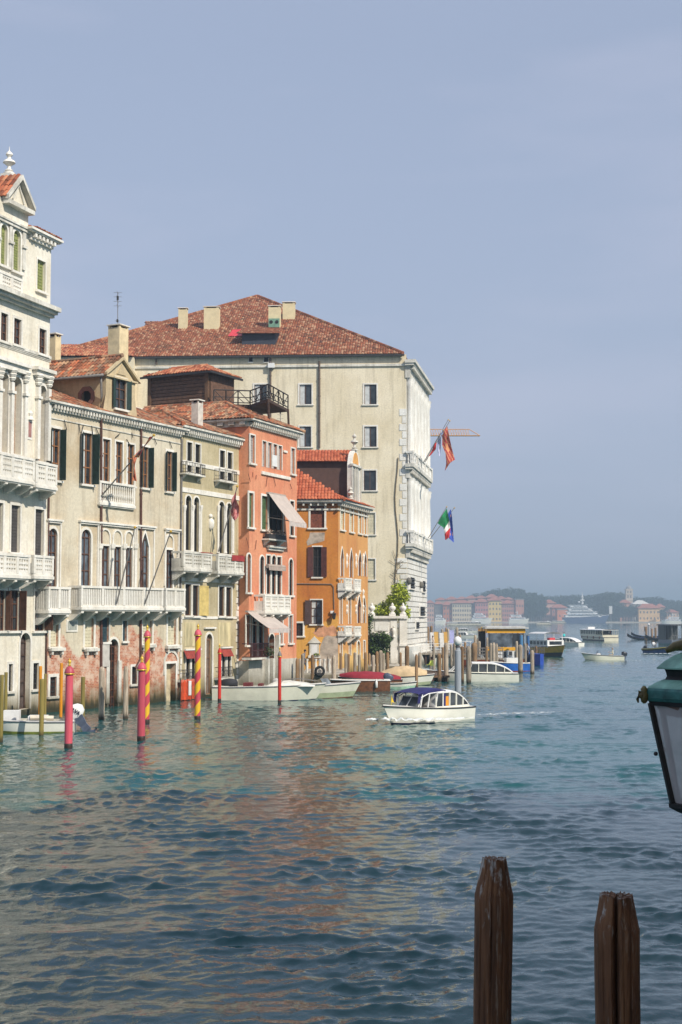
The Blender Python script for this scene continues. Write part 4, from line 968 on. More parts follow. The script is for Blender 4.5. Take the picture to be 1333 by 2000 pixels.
# ---------------------------------------------------------------- orange house
def orange_house():
    C = at(661, 1200, 116); FR = Fac(0, 0, 1, (.30, 1), (C.x, C.y, 0)); FL = Fac(0, 0, 1, (1, -.03), (C.x, C.y, 0)); P = FR.P
    s1 = sat(FR, 719, 1150); sl = sat(FL, 560, 1150)
    par = thing('orange_house', 'orange house with maroon shutters, white Gothic window heads and a curved white dormer', 'house', (C.x - 1, C.y + 1, 0))
    wl = plaster('orange_render', hexc(206, 136, 62), hexc(190, 114, 56), stain=hexc(132, 82, 48), amount=.5, tide=0, low=hexc(224, 168, 84), scale=.3, lowz=4.5)
    wr = plaster('light_orange_render', hexc(218, 162, 98), hexc(206, 142, 84), stain=hexc(150, 96, 60), amount=.45, tide=1, low=hexc(232, 188, 116), scale=.3, lowz=2.2)
    zc = zat(FL, 640, 980); A = dict
    spL = [(607, 634, 988, 1031, A(pane=plain('brick_infill', hexc(120, 68, 50), .9, .3, 8), nx=0, w=.16, depth=.15)), (612, 628, 1068, 1127, A(pane=dark, frame=iron, w=.1, sh=[(-1, 175), (1, 175)], shm=maroon, shw=.45)), (608, 629, 1172, 1219, A(pane=glass_b, frame=wood_f, w=.1, sh=[(-1, 170), (1, 95)], shm=plain('brown_shutter', hexc(74, 52, 48), .7), shw=.5, curtain_=True)), (578, 592, 1217, 1242, A(pane=plain('rust_grille', hexc(86, 54, 44), .8), nx=3, ny=3, frame=iron))]
    G_ = lambda **k: dict(dict(closed=maroon, w=.1, sill=False), **k)
    spR = [(665, 672.5, 990, 1035, A(pane=curtain, nx=0, w=.12, closed=cream_sh)), (683, 690, 994, 1039, A(closed=cream_sh, w=.12)), (700, 706, 998, 1042, A(closed=cream_sh, w=.12)), (711, 716, 1002, 1044, A(closed=cream_sh, w=.12)),
       (665.5, 671, 1070, 1126, G_(arch='point')), (683, 689, 1073, 1128, G_(arch='point')), (700, 706, 1078, 1125, G_(arch='point')), (711, 716, 1080, 1126, G_(arch='point')),
       (664, 668, 1158, 1219, G_()), (681, 685, 1158, 1219, G_()), (698, 705, 1164, 1217, G_(arch='point')), (709, 714, 1166, 1217, G_(arch='point')),
       (664.5, 668, 1254, 1282, G_()), (682, 685, 1254, 1280, G_()), (697, 703, 1252, 1300, A(arch='round', closed=cream_sh, w=.12, sill=False)), (710, 713, 1252, 1286, G_())]
    oL, oR = ops_of(FL, spL), ops_of(FR, spR)
    mb = wall_mesh(FL, sl, 0, -1, zc, [o for o, k in oL]); mb.obj('wall', wl, par)
    mb = wall_mesh(FR, 0, s1, -1, zc, [o for o, k in oR]); b = block(FR, 0, s1, 12, -1, zc, par, wr, left=False); mb.mesh(b.v, b.f); mb.obj('wall', wr, par)
    for o, k in oL: window(FL, o, par, **k)
    for o, k in oR: window(FR, o, par, **k)
    mb = MB()
    for (F, a, b_) in ((FL, sl, .5), (FR, -.3, s1 + .3)):
        mb.box(F, a, b_, -.1, .55, zc - .02, zc + .14); mb.box(F, a, b_ - .12, -.1, .42, zc - .14, zc - .02); mb.box(F, a, b_ - .4, -.05, .1, zc - .7, zc - .55)
        n = int((b_ - a) / .6)
        for k in range(n): mb.box(F, a + (b_ - a - .5) * (k + .2) / n, a + (b_ - a - .5) * (k + .2) / n + .14, .0, .4, zc - .34, zc - .14)
    mb.obj('cornice', stone_d, par)
    # roof: tiled planes meeting on a hip
    ze = zc + .16; E = Vector((C.x, C.y, ze)); e0 = FL.P(sl - 1, .6, ze); e1 = FL.P(.55, .6, ze); e2 = FR.P(s1 + .5, .5, ze)
    ap = at(560, 912, 122); ap2 = FR.P(s1 * .8, -4.2, ze + 1.9)
    hp = e1 + (FR.P(2, -4.2, ze + 1.9) - e1)
    mb = MB(); tile_plane(mb, e0, e1, hp, at(545, 905, hp.y), tw=.27); tile_plane(mb, e1, e2, ap2, hp, tw=.27); cap(mb, e1, hp, .15); mb.obj('roof', tile_n, par, True, sharp=50)
    # dark attic block with its own tiled roof, behind
    q0, q1 = at(575, 950, 120), at(683, 950, 120); z1 = at(640, 902, 120).z; zt = at(640, 879, 122.5).z; s = MB()
    s.bx(q0.x - 1, q1.x + .25, 120, 126, ze - .5, z1); at_ = s.obj('attic', plain('dark_brown_render', hexc(84, 62, 54), .9, .1), par)
    s = MB(); tile_plane(s, (q0.x - 1, 119.6, z1), (q1.x + .3, 119.6, z1), (q1.x + .3, 122.8, zt), (q0.x - 1, 122.8, zt), tw=.27); s.poly([(q0.x - 1, 126.4, z1), (q1.x + .3, 126.4, z1), (q1.x + .3, 122.8, zt), (q0.x - 1, 122.8, zt)]); s.obj('attic_roof', tile_n, at_, True, sharp=50)
    # white curved dormer front on the canal side
    c = at(695, 963, 120.5); D_ = Fac(0, 0, 1, FR.t, (c.x, c.y, 0)); zb = ze - .1; zh = at(695, 910, 120.5).z; zk = at(695, 880, 120.5).z; hw = 1.35
    prof = [(-hw, zb), (hw, zb), (hw, zh)] + [(hw * .9 * math.cos(a) , zh + (zk - zh) * math.sin(a) ** .8) for a in [math.pi * i / 10 for i in range(1, 10)]] + [(-hw, zh)]
    s = MB(); s.prism(D_, prof, -.35, 0); dm = s.obj('dormer', stone, par)
    s = MB()
    for k in range(3): s.box(D_, -.9 + k * .65, -.45 + k * .65, .0, .03, zb + .4, zh - .35)
    s.obj('window_bay', plain('grey_glass', hexc(150, 146, 138), .4), dm)
    s = MB(); s.prism(D_, [(hw * .6 * math.cos(a), zh + .15 + (zk - zh) * .75 * math.sin(a)) for a in [math.pi * i / 10 for i in range(11)]], -.02, .04); s.obj('lunette', plain('ochre_panel', hexc(214, 156, 84), .9), dm)
    s = MB()
    s.box(D_, -hw - .1, hw + .1, -.1, .2, zh - .12, zh + .06)
    for a in (-hw * .95, -.3, .3, hw * .95): s.box(D_, a - .08, a + .08, -.02, .12, zb, zh - .12)
    finial(s, D_.P(0, -.1, zk), 1.7, .3); finial(s, D_.P(-hw - .15, 0, zb + .4), 1.2, .25)
    s.obj('dormer_trim', stone_d, dm)
    # white details
    mb = MB()
    for (xa, xb, yt, yb, prj, st) in ((666, 679, 1129, 1150, .7, 'panel'), (684, 697, 1131, 1152, .7, 'panel'), (666, 679, 1222, 1238, .7, 'panel'), (684, 697, 1223, 1239, .7, 'panel')):
        a0, a1, b0, b1 = FR.rect(xa - 6, xb - 6, yt, yb); balcony(FR, a0, a0 + (a1 - a0), b0, b1, prj, par, stone, st, 2, .5)
    for x in (677, 695, 709):
        for y0, y1 in ((1080, 1110), (1150, 1175), (1180, 1200)):
            a, z = FR.sz(x, y1); z2 = zat(FR, x, y0); mb = MB(); mb.lathe(P(a, .04, z), [(.02, 0), (.12, (z2 - z) * .3), (.05, (z2 - z) * .5), (.13, (z2 - z) * .8), (.02, z2 - z)], 6); mb.obj('carved_ornament', stone, par)
    # missing plaster, pipe, wall lamp and shrine on the side wall
    def patch(pts, mat, o, name):
        s = MB(); s.prism(FL, [FL.sz(x, y) for x, y in pts], -.02, o); s.obj(name, mat, par)
    gp = plain('bare_grey_mortar', hexc(178, 164, 148), .95, .2, 2.5)
    patch([(601, 1066), (599, 1058), (604, 1050), (606, 1040), (635, 1040), (634, 1056), (622, 1060), (612, 1062)], gp, .012, 'bare_mortar')
    patch([(633, 1245), (640, 1241), (650, 1243), (661, 1241), (661, 1330), (622, 1330), (626, 1262)], gp, .010, 'bare_mortar')
    patch([(612, 1236), (620, 1226), (632, 1221), (640, 1226), (650, 1221), (657, 1226), (660, 1240), (640, 1244), (620, 1244)], plain('pink_mortar', hexc(204, 150, 116), .95, .25, 1.5), .007, 'bare_mortar')
    a0, a1, b0, b1 = FL.rect(605, 624, 1256, 1280); s = MB(); s.box(FL, a0, a1, -.02, .1, b0, b1); s.prism(FL, [(a0 - .15, b1), (a1 + .15, b1), ((a0 + a1) / 2, b1 + .55)], -.02, .18); s.box(FL, a0 - .1, a1 + .1, -.02, .25, b0 - .2, b0); sh_ = s.obj('shrine', stone_d, par)
    s = MB(); s.box(FL, a0 + .15, a1 - .15, .09, .11, b0 + .1, b1 - .1); s.obj('relief', white_p, sh_)
    s = MB(); leaves(s, FL.P((a0 + a1) / 2 + .2, .25, b0 + .05), .3, .15, .15, 80, .07, random.Random(2)); s.obj('plant', foliage('lime_leaf', (.10, .15, .02), (.22, .28, .04)), sh_)
    pipe(FL, [(sl, zat(FL, 590, 1140)), (sat(FL, 648, 1140), zat(FL, 648, 1141)), (sat(FL, 652, 1146), zat(FL, 652, 1146)), (sat(FL, 653, 1190), zat(FL, 653, 1190))], par, lead, .03, .06, 'cable')
    s = MB(); c = FL.P(sat(FL, 653, 1200), .35, zat(FL, 653, 1204)); s.lathe(c, [(.02, .35), (.2, .22), (.17, .2), (.11, -.2), (.03, -.26)][::-1], 6); s.tube([c + Vector((0, 0, .35)), c + Vector((0, .35, .5))], .025, 5); s.obj('wall_lantern', iron, par)
    s = MB(); a0, a1, b0, b1 = FL.rect(646, 653, 1193, 1198); s.box(FL, a0, a1, -.02, .2, b0, b1); s.obj('junction_box', white_p, par)
    return par

# ---------------------------------------------------------------- large palace
def large_palace():
    C = at(795, 1000, 150); C.z = 0
    FL = Fac(0, 0, 1, (1, -.06), C); FR = Fac(0, 0, 1, (.172, 1), C); P = FR.P
    par = thing('large_palace', 'huge cream palace with a broad tiled roof and a bright white stone canal front', 'palace', (C.x - 8, C.y + 8, 0))
    wm = plaster('large_palace_render', hexc(240, 228, 200), hexc(224, 210, 178), stain=hexc(120, 104, 74), amount=.42, tide=.6, scale=.18)
    ze = zat(FL, 640, 694); zb = zat(FL, 640, 713); Lw = 39; sl = -Lw
    A = dict; g = lambda **k: dict(dict(w=.16, frame=wood_f, pane=glass, nx=2, ny=1, curtain_=True), **k)
    sp = [(497, 522, 751, 790, g()), (585.5, 609, 751, 790, g()), (712, 736, 751, 790, g()), (585.5, 608, 833, 873, g()), (712, 736, 833, 873, g()), (711, 735, 919, 958, g(curtain_=False)),
      (719, 733, 1002, 1044, A(closed=cream_sh, w=.12)), (719, 733, 1092, 1132, A(closed=cream_sh, w=.12)),
      (251, 260, 697, 708, A(pane=dark, nx=0, w=.05)), (486.5, 494, 697, 707, A(pane=dark, nx=0, w=.05)), (516, 524.5, 697, 707, A(pane=dark, nx=0, w=.05))]
    oL = ops_of(FL, sp)
    mb = wall_mesh(FL, sl, 0, -1, ze, [o for o, k in oL]); mb.obj('wall', wm, par)
    for o, k in oL: window(FL, o, par, **k)
    mb = MB(); mb.box(FL, sl, .02, -.05, .16, zb - .2, zb + .04); mb.obj('string_course', stone_d, par)
    for (xa, xb, yt, yb) in ((585.5, 609, 752, 760), (712, 736, 752, 760), (497, 522, 752, 760), (585.5, 608, 834, 841), (712, 736, 834, 841), (711, 735, 919, 933)):
        a0, a1, b0, b1 = FL.rect(xa, xb, yt, yb); s = MB(); s.box(FL, a0, a1, -.24, -.16, b0, b1)
        for k in range(4): s.box(FL, a0, a1, -.16, -.14, b0 + (b1 - b0) * k / 4 + .02, b0 + (b1 - b0) * (k + 1) / 4 - .02)
        s.obj('roller_blind', cream_sh, par)
    # canal front in three tall orders
    Lf = 18.0; wf = stone_w
    z3t = zat(FR, 800, 712); pr = 0
    mb = MB(); mb.poly([P(0, 0, -1), P(Lf, 0, -1), P(Lf, 0, z3t), P(0, 0, z3t)]); mb.poly([P(Lf, 0, -1), P(Lf, -40, -1), P(Lf, -40, z3t), P(Lf, 0, z3t)]); mb.poly([P(Lf, -40, -1), FL.P(sl, 0, -1) + Vector((0, 39, 0)), FL.P(sl, 0, z3t) + Vector((0, 39, 0)), P(Lf, -40, z3t)]); mb.poly([FL.P(sl, 0, -1), FL.P(sl, 0, z3t), FL.P(sl, 0, z3t) + Vector((0, 39, 0)), FL.P(sl, 0, -1) + Vector((0, 39, 0))]); mb.obj('wall', wf, par)
    lv = [zat(FR, 797, 1062), zat(FR, 797, 908), z3t]
    for i, z in enumerate(lv):
        s = MB(); p = (.8, .8, 1.05)[i]; h = 1.9 if i == 2 else 1.5
        s.box(FR, -.5, Lf + .5, -.1, p, z - .35, z); s.box(FR, -.4, Lf + .4, -.1, p * .82, z - .6, z - .35); s.box(FR, -.1, Lf + .3, -.1, p * .4, z - h, z - .6)
        n = 36
        for k in range(n): a = Lf * (k + .3) / n; s.box(FR, a, a + .36, p * .35, p * .78, z - .95, z - .6)
        c = s.obj('cornice', stone_d, par)
        if i < 2:
            zt = z + 1.35; s = MB(); s.box(FR, -.35, Lf + .4, p - .35, p - .02, zt - .22, zt); s.box(FR, -.35, -.05, -.05, p - .35, zt - .22, zt); s.box(FR, -.35, Lf + .4, p - .32, p - .05, z, z + .18)
            n = 50
            for k in range(n): baluster(s, FR, -.25 + (Lf + .5) * k / n, p - .18, z + .18, zt - .22, .11, 0, 5)
            for k in range(6): a = -.3 + (Lf + .6) * k / 5; s.box(FR, a, a + .5, p - .4, p, z, zt + .05)
            for k in range(4): baluster(s, FR, -.2, .2 + k * .26, z, zt - .22, .1, 0, 5)
            s.obj('balustrade', stone_w, c)
    # paired columns and arched windows on two upper storeys
    for (zb0, zt0) in ((lv[0] + .1, lv[1] - 1.5), (lv[1] + .1, lv[2] - 1.9)):
        s = MB(); cap_h = 1.0
        for k in range(6):
            for e in (-.42, .42):
                a = .9 + (Lf - 1.8) * k / 5 + e
                s.lathe(P(a, .3, zb0), [(.44, 0), (.44, .25), (.34, .4), (.34, (zt0 - zb0) * .5), (.29, zt0 - zb0 - cap_h), (.42, zt0 - zb0 - cap_h * .5), (.38, zt0 - zb0 - cap_h * .4), (.5, zt0 - zb0)], 10)
        s.obj('column', stone_w, par, True, sharp=40)
        for k in range(5):
            a = .9 + (Lf - 1.8) * (k + .5) / 5; o = dict(s0=a - .8, s1=a + .8, z0=zb0 + .2, z1=zt0 - 1.1, arch='round', depth=-.03)
            mb = MB(); ring(mb, FR, o['s0'], o['s1'], o['z0'], o['z1'], 'round', .25, -.02, .16); w_ = mb.obj('window', stone_w, par)
            mb = MB(); mb.poly([P(p[0], .03, p[1]) for p in [(o['s0'], o['z0'])] + arch_pts(o['s0'], o['s1'], o['z0'], o['z1'], 'round') + [(o['s1'], o['z0'])]]); mb.obj('pane', glass, w_)
    # rusticated base with grilled windows
    s = MB(); q_ = MB(); z0, z1 = 2.2, lv[0] - 1.5; n = 16
    for k in range(n):
        za, zb_ = z0 + (z1 - z0) * k / n, z0 + (z1 - z0) * (k + 1) / n; m = 11; off = (k % 2) * .5
        for q in range(-1, m):
            a0, a1 = max(0, Lf * (q + off) / m), min(Lf, Lf * (q + 1 + off) / m)
            if a1 - a0 < .2: continue
            mid = (a0 + a1) / 2
            s.box(FR, a0 + .05, a1 - .05, -.02, .14, za + .05, zb_ - .05)
        q_.box(FL, -1.2 if k % 2 else -.7, .0, -.02, .08, za + .06, zb_ - .06)
    q_.obj('rusticated_edge', stone_w, par); q_ = MB()
    for k in range(18): za = z1 + 1.5 + k * .8; q_.box(FL, -.75 if k % 2 else -.45, 0, -.02, .05, za, za + .72) if za < z3t - 3 else None
    s.obj('rusticated_stone', stone_w, par); q_.obj('rusticated_edge', stone_w, par)
    s = MB(); s.box(FR, -.5, Lf + .3, 0, .6, 1.3, 2.0)
    G = Fac(0, 0, 1, (FR.n.x, FR.n.y), P(0, 0, 0)); s.prism(G, [(0, -1), (1.3, -1), (1.0, .5), (.7, 1.3), (0, 1.3)], -Lf - .3, .5); s.obj('plinth', stone_w, par)
    for (xa, xb, y0, y1) in ((801, 809, 1128, 1150), (825, 830, 1135, 1156), (808, 812, 1060, 1090), (820, 829, 1185, 1203), (812, 818, 1215, 1228)):
        a0, a1, b0, b1 = FR.rect(xa, xb, y0, y1, .15); s = MB(); ring(s, FR, a0, a1, b0, b1, None, .22, .1, .24); w_ = s.obj('window', stone_w, par)
        s = MB(); s.box(FR, a0, a1, .1, .16, b0, b1); s.obj('pane', glass, w_); s = MB()
        for k in range(5): x = a0 + (a1 - a0) * (k + .5) / 5; s.box(FR, x - .05, x + .05, .2, .26, b0, b1)
        for k in range(3): z = b0 + (b1 - b0) * (k + .5) / 3; s.box(FR, a0, a1, .26, .3, z - .05, z + .05)
        s.obj('grille', iron, w_)
    for x0, y0 in ((803, 1132), (827, 1140)):   # lion-headed consoles
        a, z = FR.sz(x0, y0, .5); s = MB()
        for e in (-.32, .32): s.lathe(P(a + e, .3, z - .5), [(.1, 0), (.22, .2), (.25, .45), (.16, .65), (.03, .72)], 8)
        s.obj('carved_head', plain('dark_carving', hexc(110, 106, 98), .9), par, True)
    # roof
    ov = .5; c0 = FL.P(sl - ov, ov, ze); c1 = FL.P(-.35, ov, ze); c2 = P(Lf, -.5, ze); apx = at(503, 579, 172.5); far = FL.P(sl, -40, ze)
    s = MB(); tile_plane(s, c0, c1, apx, apx, tw=.28, tl=.5); tile_plane(s, c1, c2, apx, apx, tw=.28, tl=.5); s.poly([c2, P(Lf, -40, ze), apx]); s.poly([P(Lf, -40, ze), far, apx]); s.poly([far, c0, apx])
    up = Vector((0, 0, .08)); cap(s, c0 + up, apx + up, .18); cap(s, c1 + up, apx + up, .18); s.obj('roof', tile_b, par, True, sharp=50)
    s = MB(); s.box(FL, sl - .5, -.2, .25, .55, ze - .22, ze - .04); s.obj('gutter', iron, par)
    def rp_(x, y):  # a point of the roof plane under this pixel
        n = (c1 - c0).cross(apx - c0); r = ray(x, y); C_ = Vector((0, 0, EYE)); return C_ + r * ((c0 - C_).dot(n) / r.dot(n))
    cm = plain('cream_chimney', hexc(216, 202, 162), .9, .06, 2)
    for (x, yb, yt, w) in ((358, 641, 601, 1.0), (414.5, 641, 599, 1.7), (537, 640, 597, 1.35), (565, 622, 590, 1.4)):
        p = rp_(x, yb); h = (yb - yt) / FPX * p.y; ch = chimney(p, w, w * .7, p.z - 1.2, p.z + h, par, cm, F=FL)
        if x == 537:
            g_ = MB(); G2 = Fac(0, 0, 1, FL.t, p); g_.box(G2, -w * .45, w * .45, w * .35, w * .35 + .3, p.z - .1, p.z + .9); vb = g_.obj('vent_box', plain('verdigris', hexc(110, 150, 128), .6), ch)
            g_ = MB()
            for e in (-.32, .32): g_.tube([G2.P(e, w * .35 + .29, p.z + .5), G2.P(e, w * .35 + .34, p.z + .5)], .2, 10)
            g_.obj('fan_opening', dark, vb)
    # shed dormer, red sheet, left wing roof
    n_ = (c1 - c0).cross(apx - c0).normalized(); n_ = n_ if n_.z > 0 else -n_
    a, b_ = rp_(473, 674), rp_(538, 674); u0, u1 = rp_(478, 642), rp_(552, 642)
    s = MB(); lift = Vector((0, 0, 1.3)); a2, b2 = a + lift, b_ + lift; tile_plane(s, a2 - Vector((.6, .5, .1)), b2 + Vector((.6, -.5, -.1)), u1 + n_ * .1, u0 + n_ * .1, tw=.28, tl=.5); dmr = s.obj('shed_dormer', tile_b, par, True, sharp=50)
    s = MB(); s.mesh([a, b_, b2, a2, u0, u1], [(0, 1, 2, 3), (0, 3, 4), (1, 5, 2)]); s.obj('dormer_shade_front', plain('dormer_gap_shade', hexc(52, 58, 70), .8), dmr)  # dark navy colour stands in for the shade under the dormer overhang
    s = MB(); s.poly([rp_(x, y) + n_ * .16 for x, y in ((446, 659), (474, 659), (476, 646), (455, 646))]); s.poly([rp_(x, y) + n_ * .10 for x, y in ((446, 659), (474, 659), (476, 646), (455, 646))]); s.obj('roof_sheet', plain('red_sheet', hexc(206, 54, 60), .5), par)
    for (x0, x1_, y0, y1_, Yd) in ((105, 262, 695, 673, 150), (284, 352, 646, 628, 166)):
        A_, B_ = at(x0, y0, Yd), at(x1_, y0, Yd); C_, D_ = at(x1_, y1_, Yd + 6), at(x0, y1_, Yd + 6); s = MB(); tile_plane(s, A_, B_, C_, D_, tw=.28, tl=.5); s.poly([D_, C_, C_ + Vector((0, 8, -3)), D_ + Vector((0, 8, -3))]); wg = s.obj('wing_roof', tile_r if x0 < 200 else tile_b, par, True, sharp=50)
        s = MB(); s.bx(A_.x + .3, B_.x - .1, Yd + .5, Yd + 12, A_.z - (14 if x0 < 200 else 2), A_.z - .05); s.obj('wing_wall', wm, wg)
    for x, y0, y1_ in ((529, 700, 872), (624.5, 706, 876), (306, 700, 712)):
        pipe(FL, [(sat(FL, x, y0), zat(FL, x, y0)), (sat(FL, x, y1_), zat(FL, x, y1_))], par, plain('dark_pipe', hexc(98, 82, 70), .6), .11, .16)
    s = MB(); p = FL.P(sat(FL, 531, 714), .3, zat(FL, 531, 714)); s.box(Fac(0, 0, 1, FL.t, (p.x, p.y, 0)), -.35, .35, -.2, .2, p.z - .3, p.z + .2); s.obj('rain_hopper', white_p, par)
    # climbing vine trunk
    s = MB(); rg = random.Random(8); pts = []
    for k in range(12): y = 1180 - k * 26; pts.append(FL.P(sat(FL, 775 - (3 * math.sin(k)), y), .1, zat(FL, 775, y)))
    s.tube(pts, .05, 5); 
    for k in range(14): y = rg.uniform(1090, 1150); a, z = FL.sz(775, y); s.tube([FL.P(a, .1, z), FL.P(a + rg.uniform(-.8, .8), .12, z + rg.uniform(.3, 1.2))], .02, 4)
    s.obj('vine_stem', plain('vine_bark', hexc(112, 96, 72), .9), par)
    return par
white_palace(); cream_palace(); yellow_palace(); salmon_house(); orange_house(); large_palace()
# ================================================================ water
def water_mat():
    m = bpy.data.materials.new('canal_water'); t, b, N = nodes(m)
    tcd = N('ShaderNodeTexCoord'); g = N('ShaderNodeNewGeometry')
    b.inputs['Base Color'].default_value = c4((.016, .075, .072)); b.inputs['Roughness'].default_value = .05; b.inputs['IOR'].default_value = 1.38
    mp1 = N('ShaderNodeMapping', {0: g.outputs['Position'], 'Scale': (1, .75, 1), 'Rotation': (0, 0, .5)})
    n1 = N('ShaderNodeTexNoise', {'Vector': mp1.outputs[0], 'Scale': 3.4, 'Detail': 4, 'Roughness': .6})
    b1 = N('ShaderNodeBump', {'Height': n1.outputs[0], 'Strength': .28, 'Distance': .07})
    t.links.new(b1.outputs[0], b.inputs['Normal'])
    n2 = N('ShaderNodeTexNoise', {'Vector': g.outputs['Position'], 'Scale': .05, 'Detail': 4})
    t.links.new(ramp(N, n2.outputs[0], [(.35, (.003, .062, .072)), (.65, (.005, .092, .088))]), b.inputs['Base Color'])
    return m
def water():
    ys = [13.0]
    while ys[-1] < 420: ys.append(ys[-1] + max(.038, ys[-1] * .0027))
    while ys[-1] < 4300: ys.append(ys[-1] * 1.06)
    us = list(np.linspace(-.32, .32, 780)); us = [-6, -3, -1.6, -1.0, -.7, -.5, -.42] + us + [.42, .5, .7, 1.0, 1.6, 3, 6]
    Y, U = np.meshgrid(np.array(ys), np.array(us), indexing='ij'); X = U * Y
    dy = np.gradient(np.array(ys))[:, None] * np.ones_like(X); dx = np.abs(np.gradient(X, axis=1))
    rng = np.random.default_rng(4); Z = np.zeros_like(X); DX = np.zeros_like(X); DY = np.zeros_like(X)
    for i in range(140):
        lam = .13 * (.85 / .13) ** rng.random() if i % 9 else rng.uniform(.9, 1.6); th = rng.normal(-1.25, .72)       # travelling direction
        k = 2 * math.pi / lam; kx, ky = k * math.cos(th), k * math.sin(th)
        a = .0062 * lam ** .95 * rng.uniform(.5, 1.2)
        fil = np.clip(1.5 - 3.0 * np.maximum(dy * abs(math.sin(th)), dx * abs(math.cos(th))) / lam, 0, 1)
        mod = .6 + .6 * np.sin(X * .45 * math.cos(i) + Y * .3 * math.sin(i * 1.7) + i) * np.sin(Y * .21 + X * .17 * math.sin(i * 2.3) + i * 1.3)
        ph = kx * X + ky * Y + rng.uniform(0, 6.28)
        Z += a * fil * mod * np.sin(ph); q = 1.0
        DX -= q * a * fil * mod * math.cos(th) * np.cos(ph) * -1; DY -= q * a * fil * mod * math.sin(th) * np.cos(ph) * -1
    env0 = np.clip(.82 + .34 * np.sin(.8 * X + .45 * Y + 2 * np.sin(.23 * Y)) + .3 * np.sin(-.55 * X + .95 * Y + 1.7 * np.sin(.31 * X)) + .22 * np.sin(1.7 * X - .6 * Y), .42, 1.4)      # gusty and calm patches
    Z *= env0; DX *= env0; DY *= env0
    # boat wakes crossing the canal: long low swells
    for (lam, th, a) in ((2.6, -1.35, .013), (3.8, -1.75, .015), (6.5, -1.5, .014)):
        k = 2 * math.pi / lam; ph = k * (math.cos(th) * X + math.sin(th) * Y) + 1.5 * np.sin(X * .09 + lam); env = .5 + .5 * np.sin(Y * .13 + X * .05 + lam * 2)
        Z += a * env * np.sin(ph) * np.clip(1.5 - 3 * dy / lam, 0, 1)
    X2 = X + DX; Y2 = Y + DY
    nr, nc = X.shape
    v = np.stack([X2, Y2, Z], -1).reshape(-1, 3)
    idx = np.arange(nr * nc).reshape(nr, nc); f = np.stack([idx[:-1, :-1], idx[:-1, 1:], idx[1:, 1:], idx[1:, :-1]], -1).reshape(-1, 4)
    # sheet behind and beside the viewer
    ex = np.array([[-78, 13, 0], [78, 13, 0], [600, -600, 0], [-600, -600, 0]], float); n0 = len(v)
    me = bpy.data.meshes.new('water'); V = np.concatenate([v, ex]); nf = len(f) + 1
    me.vertices.add(len(V)); me.vertices.foreach_set('co', V.astype(np.float32).ravel())
    me.loops.add(nf * 4); me.polygons.add(nf)
    allf = np.concatenate([f, np.array([[n0 + 3, n0 + 2, n0 + 1, n0]])]).astype(np.int32)
    me.loops.foreach_set('vertex_index', allf.ravel()); me.polygons.foreach_set('loop_start', np.arange(0, nf * 4, 4, dtype=np.int32))
    me.polygons.foreach_set('use_smooth', np.ones(nf, dtype=bool)); me.update(calc_edges=True); me.validate()
    me.materials.append(water_mat()); o = bpy.data.objects.new('canal_water', me); COL.objects.link(o); struct(o)
water()
